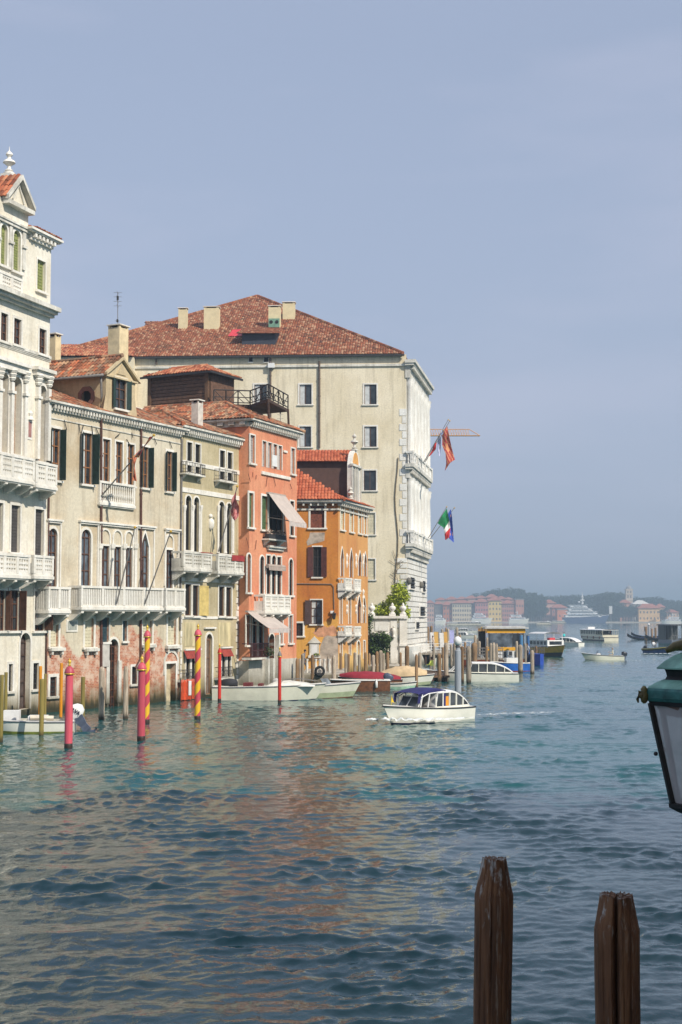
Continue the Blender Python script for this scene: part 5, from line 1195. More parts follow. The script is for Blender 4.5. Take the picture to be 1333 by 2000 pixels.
# ================================================================ people
def person(label, loc, rz, pose='stand', shirt=(.2, .2, .24), trousers=(.05, .05, .07), hair=(.03, .02, .015), h=1.74, skin=(.5, .3, .21), group=None, sleeves=True):
    """one continuous skinned body; joints placed for the pose; facing local +x"""
    k = h / 1.74
    J = dict(pel=(0, 0, .94), wst=(.0, 0, 1.1), chs=(.0, 0, 1.3), nek=(.01, 0, 1.47), hed=(.035, 0, 1.58), top=(.03, 0, 1.70))
    for s, n in ((1, 'l'), (-1, 'r')):
        J.update({'hip' + n: (0, .09 * s, .9), 'kne' + n: (.02, .1 * s, .49), 'ank' + n: (-.02, .1 * s, .08), 'toe' + n: (.15, .11 * s, .03), 'sho' + n: (0, .17 * s, 1.41), 'elb' + n: (-.03, .23 * s, 1.13), 'wri' + n: (.06, .23 * s, .89), 'hnd' + n: (.08, .22 * s, .79)})
    if pose == 'walk':
        J.update(knel=(.2, .1, .52), ankl=(.3, .1, .1), toel=(.46, .1, .08), kner=(-.02, -.1, .5), ankr=(-.3, -.1, .16), toer=(-.16, -.1, .04), elbl=(-.18, .22, 1.16), wril=(-.16, .2, .92), hndl=(-.12, .19, .83), elbr=(.1, -.22, 1.15), wrir=(.28, -.18, 1.0), hndr=(.36, -.16, .96), chs=(.05, 0, 1.3), nek=(.09, 0, 1.46), hed=(.14, 0, 1.56), top=(.14, 0, 1.68), shol=(.05, .17, 1.4), shor=(.05, -.17, 1.4))
    if pose in ('sit', 'helm'):
        dz = -.46
        for q in ('pel', 'wst', 'chs', 'nek', 'hed', 'top', 'hipl', 'hipr', 'shol', 'shor', 'elbl', 'elbr', 'wril', 'wrir', 'hndl', 'hndr'): J[q] = (J[q][0], J[q][1], J[q][2] + dz)
        for s, n in ((1, 'l'), (-1, 'r')): J.update({'kne' + n: (.42, .11 * s, .47), 'ank' + n: (.4, .11 * s, .08), 'toe' + n: (.56, .11 * s, .03), 'elb' + n: (.1, .24 * s, .7), 'wri' + n: (.36, .17 * s, .74), 'hnd' + n: (.45, .15 * s, .74)})
    if pose == 'reach':
        for s, n in ((1, 'l'), (-1, 'r')): J.update({'elb' + n: (.14, .24 * s, 1.14), 'wri' + n: (.38, .18 * s, 1.1), 'hnd' + n: (.47, .16 * s, 1.1)})
    rd = dict(pel=.135, wst=.12, chs=.145, nek=.05, hed=.092, top=.07)
    for n in 'lr': rd.update({'hip' + n: .09, 'kne' + n: .056, 'ank' + n: .04, 'toe' + n: .038, 'sho' + n: .065, 'elb' + n: .042, 'wri' + n: .028, 'hnd' + n: .034})
    E = [('pel', 'wst'), ('wst', 'chs'), ('chs', 'nek'), ('nek', 'hed'), ('hed', 'top')]
    for n in 'lr': E += [('pel', 'hip' + n), ('hip' + n, 'kne' + n), ('kne' + n, 'ank' + n), ('ank' + n, 'toe' + n), ('chs', 'sho' + n), ('sho' + n, 'elb' + n), ('elb' + n, 'wri' + n), ('wri' + n, 'hnd' + n)]
    names = list(J); me = bpy.data.meshes.new('person_body')
    me.from_pydata([tuple(c * k for c in J[n]) for n in names], [(names.index(a), names.index(b)) for a, b in E], [])
    tmp = bpy.data.objects.new('body_rig', me); COL.objects.link(tmp); md = tmp.modifiers.new('s', 'SKIN'); md.use_smooth_shade = True
    sv = me.skin_vertices[0].data
    for i, n in enumerate(names): sv[i].radius = (rd[n] * k, rd[n] * k * (1.25 if n in ('chs', 'wst', 'pel') else 1)); sv[i].use_root = (n == 'pel')
    ss = tmp.modifiers.new('u', 'SUBSURF'); ss.levels = 1; ss.render_levels = 1
    dg = bpy.context.evaluated_depsgraph_get(); bm_ = bpy.data.meshes.new_from_object(tmp.evaluated_get(dg)); COL.objects.unlink(tmp); bpy.data.objects.remove(tmp)
    key = lambda c: 'cloth_%02d_%02d_%02d' % tuple(int(q * 99) for q in c)
    m_ = [plain(key(shirt), shirt, .9), plain(key(trousers), trousers, .9), plain('skin', skin, .6), plain('shoe_leather', (.03, .025, .02), .6)]
    mb = MB(); seg = [(Vector(J[a]) * k, Vector(J[b]) * k, a, b) for a, b in E]
    vs_ = [tuple(v.co) for v in bm_.vertices]; fs, ms = [], []
    for p in bm_.polygons:
        c = p.center; best = min(seg, key=lambda s: (lambda t: (c - (s[0] + (s[1] - s[0]) * t)).length)(max(0, min(1, (c - s[0]).dot(s[1] - s[0]) / max(1e-9, (s[1] - s[0]).length_squared)))))
        n = best[2] + '>' + best[3]
        mi = 0
        if 'kne' in n or n.startswith('pel>hip'): mi = 1
        if 'toe' in n: mi = 3
        if 'hed' in n or 'hnd' in n or 'top' in n or (not sleeves and 'wri' in n): mi = 2
        if n == 'pel>wst' and c.z < J['wst'][2] * k - .08: mi = 1
        fs.append(tuple(p.vertices)); ms.append(mi)
    mb.mesh(vs_, fs, ms)
    for n in 'lr':    # fingers and thumb on each hand
        w, hd = Vector(J['wri' + n]) * k, Vector(J['hnd' + n]) * k; d = (hd - w).normalized(); sd = d.cross(Vector((0, 1, 0))).normalized(); ov = d.cross(sd)
        for q in range(4): b_ = hd + sd * (q - 1.5) * .019 * k; mb.tube([b_, b_ + d * .045 * k, b_ + d * (.075 - .006 * abs(q - 1.3)) * k + ov * .018 * k], [.009 * k, .008 * k, .005 * k], 5, 2)
        b_ = (w + hd) / 2 + sd * .03 * k; mb.tube([b_, b_ + sd * .03 * k + d * .03 * k, b_ + sd * .03 * k + d * .06 * k], [.011 * k, .009 * k, .006 * k], 5, 2)
    hd, tp = Vector(J['hed']) * k, Vector(J['top']) * k
    f = hd + Vector((.085, 0, .02)) * k; mb.tube([f + Vector((0, 0, .03)) * k, f + Vector((.022, 0, -.015)) * k], [.008 * k, .016 * k], 5, 2)
    for s in (-1, 1): mb.ball(hd + Vector((.0, .088 * s, .01)) * k, .026 * k, 6, 4, 2)
    root = thing('person', label, 'person', (0, 0, 0), 0, group)
    mb.obj('body', m_, root, True)
    hm = MB(); hm.ball((hd + tp) / 2 + Vector((-.018, 0, .028)) * k, .1 * k, 10, 6, 0, 1.0); hm.obj('hair', plain(key(hair), hair, .8), root, True)
    em = MB()
    for s in (-1, 1): em.ball(hd + Vector((.084, .034 * s, .035)) * k, .012 * k, 6, 4)
    em.obj('eye', plain('dark_eye', (.02, .015, .01), .3), root)
    mo = MB(); mo.ball(hd + Vector((.084, 0, -.035)) * k, .018 * k, 6, 4, 0, .35, .5); mo.obj('mouth', plain('lip', (.35, .12, .1), .6), root)
    root.location = loc; root.rotation_euler = (0, 0, rz)
    return root

# ================================================================ boats (bow along local +x, waterline at z=0)
hull_w = plain('white_hull_gelcoat', hexc(232, 230, 216), .25, .05, 1.2)
hull_c = plain('cream_hull_gelcoat', hexc(224, 222, 202), .3, .08, 1.2)
deck_w = plain('white_deck', hexc(222, 220, 210), .5, .08, 3)
rub_d = plain('dark_rub_rail', (.035, .035, .04), .5)
navy = plain('navy_canvas', hexc(40, 40, 96), .9, .1, 3)
boot_n = plain('navy_boot_stripe', hexc(34, 38, 74), .4)
boot_g = plain('algae_green_bottom', hexc(112, 122, 44), .7, .3, 4)
mahog = plain('varnished_mahogany', hexc(126, 62, 34), .2, .2, 4)
teal_ob = plain('blue_grey_engine', hexc(84, 92, 110), .35, .15, 5)
black_e = plain('black_engine_cowl', (.02, .022, .03), .35)
seat_m = plain('cream_seat_vinyl', hexc(214, 204, 184), .6)
class Hull:
    def __init__(s, L, B, hs, hb, draft=.25, fore=.45, rake=.1, tr=.88, n=16, flare=.2, p=1.9):
        s.L, s.B, s.hs, s.hb, s.dr, s.fore, s.rake, s.tr, s.n, s.fl, s.p = L, B, hs, hb, draft, fore, rake, tr, n, flare, p
    def b(s, t):
        f0 = 1 - s.fore
        if t < f0: return s.B / 2 * (s.tr + (1 - s.tr) * math.sin(math.pi / 2 * t / f0))
        return s.B / 2 * max(.015, 1 - ((t - f0) / s.fore) ** s.p)
    def h(s, t): return s.hs + (s.hb - s.hs) * t ** 2
    def pt(s, t, q, side):
        """q 0 keel .. 1 gunwale"""
        h, b = s.h(t), s.b(t); x = -s.L / 2 + s.L * t
        bow = max(0, (t - .45) / .55) ** 1.6
        if q == 0: z, y = -s.dr * (1 - bow * .6), 0
        else:
            z = -s.dr * .35 * (1 - bow) + (h + s.dr * .35 * (1 - bow)) * (q - .2) / .8 if q >= .2 else -s.dr + s.dr * .65 * q / .2
            y = b * (1 - (s.fl * .6 + s.fl * 1.6 * bow) * (1 - (q - .2) / .8) ** 1.3) if q >= .2 else b * (1 - s.fl) * q / .2
        x -= s.rake * s.L * bow * (1 - max(0, (z + s.dr) / (h + s.dr)))
        return Vector((x, y * side, z))
    def build(s, par, mats, name='hull', stripe=.36, boot=.27, rub=None, rubr=.035):
        """mats: topsides, boot stripe, bottom"""
        Q = [0, .2, boot, stripe, .6, .85, 1]; T = [i / s.n for i in range(s.n + 1)]; mb = MB()
        rows = [[s.pt(t, q, 1) for q in Q[::-1]] + [s.pt(t, q, -1) for q in Q[1:]] for t in T]
        k = len(rows[0]); v = [p for r in rows for p in r]; f = []; m = []
        col = [0, 0, 0, 1, 2, 2]; col = col + col[::-1]
        for i in range(s.n):
            for j in range(k - 1): f.append((i * k + j, i * k + j + 1, (i + 1) * k + j + 1, (i + 1) * k + j)); m.append(col[j])
        f.append(tuple(range(k))); m.append(0)
        mb.mesh(v, f, m); o = mb.obj(name, mats, par, True, sharp=35)
        if rub:
            r = MB()
            for sd in (1, -1): r.tube([s.pt(t, 1, sd) + Vector((0, .01 * sd, -.02)) for t in T], rubr, 6)
            r.tube([s.pt(0, 1, 1) - Vector((0, 0, .02)), s.pt(0, 1, -1) - Vector((0, 0, .02))], rubr, 6)
            r.obj('rub_rail', rub, o, True)
        return o
    def deck(s, par, mat, pit=None, inner=None, inset=.0, camber=.05, cw=.74, floor=.12):
        T = [i / s.n for i in range(s.n + 1)]
        if pit: T = sorted(set(T) | {pit[0], pit[1]})
        mb = MB(); mi = MB()
        for a, b in zip(T[:-1], T[1:]):
            op = pit and a >= pit[0] - 1e-6 and b <= pit[1] + 1e-6
            L_ = [s.pt(t, 1, 1) for t in (a, b)]; R_ = [s.pt(t, 1, -1) for t in (a, b)]; c = [Vector((p.x, 0, p.z + camber)) for p in L_]
            if not op: mb.poly([L_[0], L_[1], c[1], c[0]]); mb.poly([c[0], c[1], R_[1], R_[0]])
            else:
                li = [Vector((p.x, p.y * cw, p.z + .02)) for p in L_]; ri = [Vector((p.x, p.y * cw, p.z + .02)) for p in R_]
                mb.poly([L_[0], L_[1], li[1], li[0]]); mb.poly([ri[0], ri[1], R_[1], R_[0]])
                fl = lambda p: Vector((p.x, p.y * .96, floor))
                mi.poly([li[0], li[1], fl(li[1]), fl(li[0])]); mi.poly([ri[0], ri[1], fl(ri[1]), fl(ri[0])]); mi.poly([fl(li[0]), fl(li[1]), fl(ri[1]), fl(ri[0])])
        if pit:
            for t in pit:
                p, q = s.pt(t, 1, 1), s.pt(t, 1, -1); mi.poly([Vector((p.x, p.y * cw, floor)), Vector((q.x, q.y * cw, floor)), Vector((q.x, q.y * cw, q.z + .04)), Vector((p.x, p.y * cw, p.z + .04))])
        o = mb.obj('deck', mat, par, True, sharp=40)
        if pit: mi.obj('cockpit', inner or mat, o)
        return o
def place(root, P, ang): LOCAL.add(root.name); root.location = (P[0], P[1], 0); root.rotation_euler = (0, 0, ang); return root
def outboard(par, x, z, mat, s=1.0, tilt=0, leg=None, text=None, top=None):
    """cowl, leg, propeller on the transom at x"""
    def T(p): c, sn = math.cos(tilt), math.sin(tilt); return Vector((x + (p[0] * c - p[2] * sn) * s, p[1] * s, z + (p[0] * sn + p[2] * c) * s))
    mb = MB(); rows = []
    for (zz, rx, ry, ox) in ((.05, .22, .13, 0), (.14, .31, .17, -.03), (.34, .33, .18, -.05), (.48, .27, .165, -.0), (.54, .17, .12, .05), (.56, .02, .02, .05)):
        rows.append([T((-.18 + ox + rx * math.cos(2 * math.pi * k / 12), ry * math.sin(2 * math.pi * k / 12), zz)) for k in range(12)])
    mb.grid(rows, 0, True); en = mb.obj('outboard_engine', mat, par, True)
    mb = MB(); v = []
    for zz, a, b_, w in ((.08, -.36, .06, .13), (-.12, -.34, .0, .12), (-.3, -.3, -.05, .09), (-.52, -.34, -.02, .1), (-.6, -.28, -.08, .06), (-.68, -.46, .0, .065), (-.85, -.24, -.12, .02)):
        v.append([T(p) for p in ((a, -w, zz), (b_, -w, zz), (b_, w, zz), (a, w, zz))])
    mb.grid(v, 0, True); mb.bx(0, 0, 0, 0, 0, 0) if False else None
    mb.tube([T((0, 0, 0)), T((.2, 0, .05))], .06 * s, 6); mb.obj('engine_leg', leg or teal_ob, en)
    mb = MB()
    for k in range(3):
        a = k * 2.09; mb.poly([T((-.46, 0, -.68)), T((-.48, .13 * math.cos(a), -.68 + .13 * math.sin(a))), T((-.44, .14 * math.cos(a + .6), -.68 + .14 * math.sin(a + .6)))])
    mb.tube([T((-.4, 0, -.68)), T((-.5, 0, -.68))], .03 * s, 6); mb.obj('propeller', black_e, en)
    return en
def fender(par, x, y, z, mat, r=.09, l=.5):
    mb = MB(); mb.lathe((x, y, z), [(.02, l / 2 + .12), (.03, l / 2), (r, l / 2 - .06), (r, -l / 2 + .06), (.03, -l / 2)], 8); return mb.obj('fender', mat, par, True)
def coaming(par, rows, mat, name, smooth=True):
    mb = MB(); mb.grid(rows); return mb.obj(name, mat, par, smooth, sharp=45)
def cabin(par, H, x0, x1, w0, w1, zb, zt, mat, gl, slope0=.25, slope1=.9, nwin=3, roofm=None):
    """hard cabin with glazed sides; slope0 at the bow end, slope1 at the stern end"""
    n = 10; rows = []
    prof = lambda q: 1.0 if False else 1
    def zt_(x):
        q = (x - x0) / (x1 - x0); e = min(1, q / max(.01, slope1 / (x1 - x0))) ; f = min(1, (1 - q) / max(.01, slope0 / (x1 - x0)))
        return zb + .02 + (zt - zb) * math.sin(math.pi / 2 * min(e, 1)) ** .8 * (math.sin(math.pi / 2 * f) ** .6)
    mb = MB(); xs = [x0 + (x1 - x0) * k / 14 for k in range(15)]
    for x in xs:
        q = (x - x0) / (x1 - x0); w = w0 + (w1 - w0) * q; z = zt_(x); rows.append([Vector((x, w * math.cos(math.pi * k / 8) ** 1 * (1 if k in (0, 8) else 1), z + .09 * math.sin(math.pi * k / 8))) if True else None for k in range(9)])
    mb.grid(rows); low = [[p - Vector((0, 0, .07)) for p in r] for r in rows]; mb.grid(low)
    for e in (0, 8): mb.grid([[r[e] for r in rows], [r[e] for r in low]])
    for r, l in ((rows[0], low[0]), (rows[-1], low[-1])): mb.grid([r, l])
    cb = mb.obj('cabin_roof', roofm or mat, par, True, sharp=40)
    fr = MB(); 
    for sd in (1, -1):
        for k in range(nwin + 1):
            x = x0 + slope1 * .35 + (x1 - slope0 * .4 - x0 - slope1 * .35) * k / nwin; w = (w0 + (w1 - w0) * (x - x0) / (x1 - x0)) * .97
            fr.tube([(x, w * sd, zb - .05), (x - .02, w * sd, zt_(x) - .03)], .045, 5)
        fr.grid([[Vector((x, (w0 + (w1 - w0) * (x - x0) / (x1 - x0)) * .98 * sd, zb - .08)) for x in xs], [Vector((x, (w0 + (w1 - w0) * (x - x0) / (x1 - x0)) * .98 * sd, zb + .06)) for x in xs]])
    fr.obj('window_frame', mat, cb)
    for sd in (1, -1):
        g = MB(); g.grid([[Vector((x, (w0 + (w1 - w0) * (x - x0) / (x1 - x0)) * .94 * sd, zb)) for x in xs], [Vector((x, (w0 + (w1 - w0) * (x - x0) / (x1 - x0)) * .94 * sd, zt_(x) - .04)) for x in xs]]); g.obj('side_window', gl, cb)
    return cb
cab_glass = glass_mat('tinted_cabin_glass', (.05, .055, .06), .08)
def water_taxi(label, P, ang, L=6.8, canopy=True, group='water taxis', hull=None, cname='water_taxi', pilot=None):
    r = thing(cname, label, 'water taxi', (0, 0, 0), 0, group)
    H = Hull(L, L * .3, .62, .9, .22, .5, .12, .86, 18, .16, 2.1); hm = hull or hull_w
    H.build(r, [hm, hm if hull is None else boot_n, boot_n], rub=rub_d); H.deck(r, deck_w if hull is None else mahog, (.12, .66), plain('taxi_cockpit', hexc(120, 96, 76), .7), cw=.8, floor=.15)
    w = L * .3 * .42
    cabin(r, H, -L * .44, L * .02, w * .9, w, .68, 1.42, hull_w if hull is None else mahog, cab_glass, .15, L * .26, 4, white_p)
    st = MB(); st.bx(-L * .3, -L * .24, -w * .7, w * .7, .15, .7); st.bx(-L * .1, -L * .04, -w * .7, w * .7, .15, .72); st.obj('seat', seat_m, r)
    wf = MB()   # raked windscreen and canopy hoops
    xs0, xs1 = L * .2, L * .14
    wf.tube([(xs0, w * .8, .78), (xs1, w * .74, 1.25), (xs1, -w * .74, 1.25), (xs0, -w * .8, .78)], .03, 6); wf.tube([(xs0 + .1, 0, .82), (xs1 + .06, 0, 1.25)], .025, 6); ws = wf.obj('windscreen_frame', white_p, r)
    g = MB(); g.poly([(xs0, w * .8, .78), (xs1, w * .74, 1.25), (xs1, -w * .74, 1.25), (xs0, -w * .8, .78)]); g.obj('windscreen', glass_mat('clear_screen', (.16, .18, .19), .05), ws)
    if canopy:
        rows = []
        for k in range(9):
            q = k / 8; x = L * .22 - L * .34 * q; zt = 1.18 + .38 * math.sin(math.pi * (.12 + .62 * q)) ** .7 
            rows.append([Vector((x, w * .95 * math.cos(math.pi * j / 10), zt + .08 * math.sin(math.pi * j / 10))) for j in range(11)])
        mb = MB(); mb.grid(rows); e = rows[-1]
        for j0, j1 in ((0, 1), (9, 10)): pass
        for j in (0, 10):
            mb.grid([[rw[j] for rw in rows], [rw[j] - Vector((0, 0, .12)) for rw in rows]])
            a = rows[-2][j]; b_ = rows[-1][j]; mb.poly([a, b_, Vector((b_.x, b_.y, .72)), Vector((a.x + .06, a.y, .72))])
            f0 = rows[0][j]; mb.poly([f0, rows[1][j], Vector((rows[1][j].x + .16, f0.y, .95)), Vector((f0.x + .1, f0.y, .95))])
        cn = mb.obj('canopy', navy, r, True, sharp=60)
        fm = MB()
        for sd in (1, -1):
            for x in (.19, .1, .0): fm.tube([(L * x, w * .9 * sd, .74), (L * x - .12, w * .93 * sd, 1.36)], .035, 6)
            fm.tube([(L * .2, w * .9 * sd, 1.18), (L * .1, w * .93 * sd, 1.38), (-L * .1, w * .93 * sd, 1.46)], .03, 6)
        fm.obj('canopy_frame', white_p, cn)
        fl = MB(); fl.tube([(L * .4, 0, .85), (L * .4, 0, 1.35)], .012, 5); fl.mesh([(L * .4, .0, 1.32), (L * .37, .02, 1.0), (L * .33, -.02, .95), (L * .4, 0, 1.05)], [(0, 1, 2, 3)]); fl.obj('pennant', plain('yellow_cloth', hexc(226, 190, 40), .8), r)
        ob = MB(); ob.bx(-L * .16, -L * .12, -w * .93, -w * .9, .75, 1.2); ob.bx(-L * .16, -L * .12, w * .9, w * .93, .75, 1.2); ob.obj('notice_panel', plain('orange_panel', hexc(226, 150, 40), .7), r)
    return place(r, P, ang)
def foam_mat():
    if 'foam' in MATS: return MATS['foam']
    m = bpy.data.materials.new('foam'); t, b, N = nodes(m); b.inputs['Base Color'].default_value = (.75, .78, .76, 1); b.inputs['Roughness'].default_value = .8
    tcd = N('ShaderNodeTexCoord'); n = N('ShaderNodeTexNoise', {'Vector': tcd.outputs['Object'], 'Scale': 4.2, 'Detail': 10, 'Roughness': .75})
    uv = N('ShaderNodeUVMap'); sp = N('ShaderNodeSeparateXYZ', {0: uv.outputs[0]})
    ad = N('ShaderNodeMath', {0: n.outputs[0], 1: sp.outputs[0]}, operation='ADD'); mr = N('ShaderNodeMapRange', {0: ad.outputs[0], 1: .86, 2: .98, 3: 0, 4: .9})
    t.links.new(mr.outputs[0], b.inputs['Alpha']); MATS['foam'] = m; return m
def wake(pts, widths, dens=.55, z=.12, name='foam', rise=0):
    """patchy foam lying on the water along a line"""
    mb = MB(); R3 = random.Random(int(pts[0][0] * 10) & 255)
    pts = [Vector((p[0], p[1], 0)) for p in pts]; n = 40; tot = []
    for k in range(n + 1):
        q = k / n * (len(pts) - 1); i = min(int(q), len(pts) - 2); fr = q - i; p = pts[i] + (pts[i + 1] - pts[i]) * fr; w = widths[i] + (widths[i + 1] - widths[i]) * fr; d = (pts[i + 1] - pts[i]).normalized(); s = Vector((-d.y, d.x, 0))
        tot.append([(p + s * w * e + Vector((0, 0, z + .05 * (1 - abs(e)) + .02 * math.sin(k * 1.3 + e * 3) + rise * (1 - e * e) * (1 - k / n) ** .7 * (.75 + .25 * math.sin(k * 1.9)))), dens * (1 - abs(e)) * min(1, k / 4, (n - k) / 12) + .06) for e in (-1, -.6, -.2, .2, .6, 1)])
    for a, b_ in zip(tot[:-1], tot[1:]):
        for j in range(5): mb.poly([a[j][0], a[j + 1][0], b_[j + 1][0], b_[j][0]], 0, [(a[j][1], 0), (a[j + 1][1], 0), (b_[j + 1][1], 0), (b_[j][1], 0)])
    o = mb.obj(name, foam_mat(), None, True); o['kind'] = 'stuff'; return o
def open_boat(name, label, cat, P, ang, L, B, hs, hb, mats, deckm=None, pit=(.06, .7), inner=None, cover=None, rub=rub_d, eng=None, group=None, console=False, screen=False, boot=.27, stripe=.36, cw=.78, seats=True, cov=(.03, .74), covh=.35, tilt=0, es=1.0):
    r = thing(name, label, cat, (0, 0, 0), 0, group)
    H = Hull(L, B, hs, hb, .22, .5, .12, .88, 16, .17, 2.0); H.build(r, mats, boot=boot, stripe=stripe, rub=rub); H.deck(r, deckm or deck_w, pit, inner or plain('pale_cockpit', hexc(190, 186, 172), .7), cw=cw)
    if cover:
        rows = []
        for k in range(13):
            t = cov[0] + (cov[1] - cov[0]) * k / 12; p = H.pt(t, 1, 1); hgt = covh * math.sin(math.pi * min(1, max(0, .08 + .84 * k / 12))) ** .7
            rows.append([Vector((p.x, p.y * 1.02 * math.cos(math.pi * j / 10), p.z - .07 * (j in (0, 10)) + .02 + hgt * math.sin(math.pi * j / 10) * (1 + .05 * math.sin(k * 2.3 + j)))) for j in range(11)])
        mb = MB(); mb.grid(rows)
        for rw in (rows[0], rows[-1]): mb.poly(rw)
        mb.obj('boat_cover', cover, r, True)
    elif seats:
        mb = MB(); w = B * .3
        for x in (-.3, -.05): mb.bx(L * x, L * x + .42, -w, w, .13, hs * .72)
        mb.obj('seat', seat_m, r)
    if console:
        mb = MB(); x = L * .05; mb.bx(x, x + .4, -.3, .3, .13, hs + .3); cs = mb.obj('console', white_p, r); mb = MB(); mb.poly([(x + .4, -.3, hs + .3), (x + .4, .3, hs + .3), (x + .2, .25, hs + .62), (x + .2, -.25, hs + .62)]); mb.obj('windscreen', glass_mat('clear_screen', (.16, .18, .19), .05), cs)
        mb = MB(); mb.tube([(x - .08 + .0, .17 * math.cos(a), hs + .2 + .17 * math.sin(a)) for a in [2 * math.pi * k / 10 for k in range(11)]], .015, 5); mb.obj('steering_wheel', rub_d, cs)
    if screen:
        mb = MB(); x = L * .16; w = B * .36; rr = [[Vector((x - .1 * abs(j - 3) ** 1.3, w * (j - 3) / 3, hs + .12)) for j in range(7)], [Vector((x - .25 - .1 * abs(j - 3) ** 1.3, w * .92 * (j - 3) / 3, hs + .48)) for j in range(7)]]; mb.grid(rr); ws = mb.obj('windscreen', glass_mat('clear_screen', (.16, .18, .19), .05), r); mb = MB(); mb.tube(rr[1], .018, 5); mb.obj('windscreen_frame', lead, ws)
    if eng: outboard(r, -L / 2 - .02, hs - .12, eng, es, tilt)
    return place(r, P, ang)
# ================================================================ mooring posts and piles
def pile(label, x, w, yt, yb, mat, top='chamfer', name='mooring_pile', cat='pile', group='timber mooring piles', lean=(0, 0), seg=10):
    b = wat(x, yb); r = w * (1.2 if group == 'timber mooring piles' else 1) / FPX * b.y / 2; h = at(x, yt, b.y).z
    R4 = random.Random(int(x * 7 + yt)); mb = MB(); prof = []
    n = 7
    for k in range(n + 1):
        z = -.6 + (h - r * 1.6 + .6) * k / n; prof.append((r * R4.uniform(.93, 1.05), z, lean[0] * z / max(h, .1), lean[1] * z / max(h, .1)))
    if top == 'chamfer': prof += [(r * .97, h - r * 1.2, lean[0], lean[1]), (r * .6, h, lean[0], lean[1])]
    elif top == 'flat': prof += [(r, h - .03, lean[0], lean[1]), (r * .92, h, lean[0], lean[1])]
    else: prof += [(r, h - r * .8, lean[0], lean[1]), (r * .75, h - r * .3, lean[0], lean[1]), (r * .3, h, lean[0], lean[1])]
    rows = [[(b.x + lx + rr * math.cos(2 * math.pi * k / seg) * (1 + .05 * math.sin(k * 2.1)), b.y + ly + rr * math.sin(2 * math.pi * k / seg), z) for k in range(seg)] for rr, z, lx, ly in prof]
    mb.grid(rows, 0, True); mb.poly(rows[-1])
    o = mb.obj(name, mat, None, True, loc=(b.x, b.y, 0), sharp=50); tag(o, label, cat, group); return o
def painted_pole(label, x, w, yt, yb, mat, capm, tipm, group, knob=True, name='mooring_pole', ring_=True):
    b = wat(x, yb); r = w / FPX * b.y / 2; h = at(x, yt, b.y).z
    t = thing(name, label, 'mooring pole', (b.x, b.y, 0), 0, group)
    hk = .42 if knob else .05
    mb = MB(); mb.lathe(b, [(r * 1.0, -.8), (r * 1.03, .8), (r * .97, h * .55), (r * .95, h - hk - .2)], 14); mb.obj('shaft', mat, t, True, sharp=60)
    if knob:
        z = h - hk - .2; mb = MB(); mb.lathe(b + Vector((0, 0, z)), [(r * 1.02, -.02), (r * 1.25, .02), (r * 1.3, .07), (r * 1.15, .12), (r * 1.02, .2), (r * .6, .28), (r * .3, .31)], 14); cp = mb.obj('cap', capm, t, True, sharp=40)
        mb = MB(); mb.lathe(b + Vector((0, 0, z + .3)), [(r * .25, 0), (r * .45, .04), (r * .2, .07), (r * .5, .16), (r * .38, .22), (r * .12, .26), (.004, .33)], 10); mb.obj('finial', tipm, cp, True)
        mb = MB(); mb.lathe(b + Vector((0, 0, z - .03)), [(r * 1.0, 0), (r * 1.3, .02), (r * 1.3, .06), (r * 1.0, .075)], 14); mb.obj('collar', tipm, cp, True)
    else:
        mb = MB(); mb.lathe(b + Vector((0, 0, h - .25)), [(r * .97, 0), (r * .8, .05), (r * .2, .07)], 12); mb.obj('cap', capm, t, True)
    mb = MB(); mb.lathe(b, [(r * 1.05, -.5), (r * 1.06, .14), (r * 1.02, .2)], 14); mb.obj('slimy_foot', plain('tide_slime', hexc(54, 40, 32), .6, .3, 8), t, True)
    return t
pink = post_mat('rose_paint', hexc(205, 92, 104), hexc(190, 78, 92), .1, .45, .3)
redp = post_mat('red_paint', hexc(206, 62, 50), hexc(186, 50, 42), .0, .45, .3)
oliv = post_mat('olive_pole_paint', hexc(158, 142, 78), hexc(136, 120, 62), .25, .7, .6)
yelp = post_mat('orange_pole_paint', hexc(224, 150, 36), hexc(206, 132, 30), .0, .6, .4)
timb = post_mat('grey_timber', hexc(196, 182, 162), hexc(132, 116, 98), .35, .85, 1.2)
timbb = post_mat('brown_timber', hexc(168, 136, 100), hexc(106, 82, 60), .35, .85, 1.2)
timbd = post_mat('wet_dark_timber', hexc(62, 42, 28), hexc(20, 14, 10), .2, .5, 1.6)
spir = banded('spiral_stripes', hexc(196, 66, 84), hexc(232, 184, 40), 1.05)
gold = plain('gilded_paint', hexc(222, 178, 70), .3, .1, 6, metal=.4)
for lab, x, w, yt, yb in (('rose pink mooring pole standing in open water before the outboard motor', 134, 15.5, 1285, 1462), ('rose pink mooring pole standing in front of a yellow spiral striped pole', 276, 15, 1279, 1447)):
    painted_pole(lab, x, w, yt, yb, pink, pink, gold, 'rose pink mooring poles')
for lab, x, w, yt, yb in (('pink and yellow spiral striped pole half hidden by a rose pink pole', 286.5, 11.5, 1219, 1413), ('pink and yellow spiral striped pole standing alone before the orange netting', 386, 11.5, 1217, 1406)):
    painted_pole(lab, x, w, yt, yb, spir, pink, gold, 'spiral striped mooring poles')
for lab, x, w, yt, yb in (('thin red pole with gold tip beside the stern of the long white motorboat', 429, 6.5, 1256, 1371), ('thin red pole with grey cap beside the bow half of the long white motorboat', 546.5, 6.5, 1262, 1374)):
    painted_pole(lab, x, w, yt, yb, redp, lead if x > 500 else redp, gold, 'thin red mooring poles')
pg = 'olive and orange poles by the white palace'
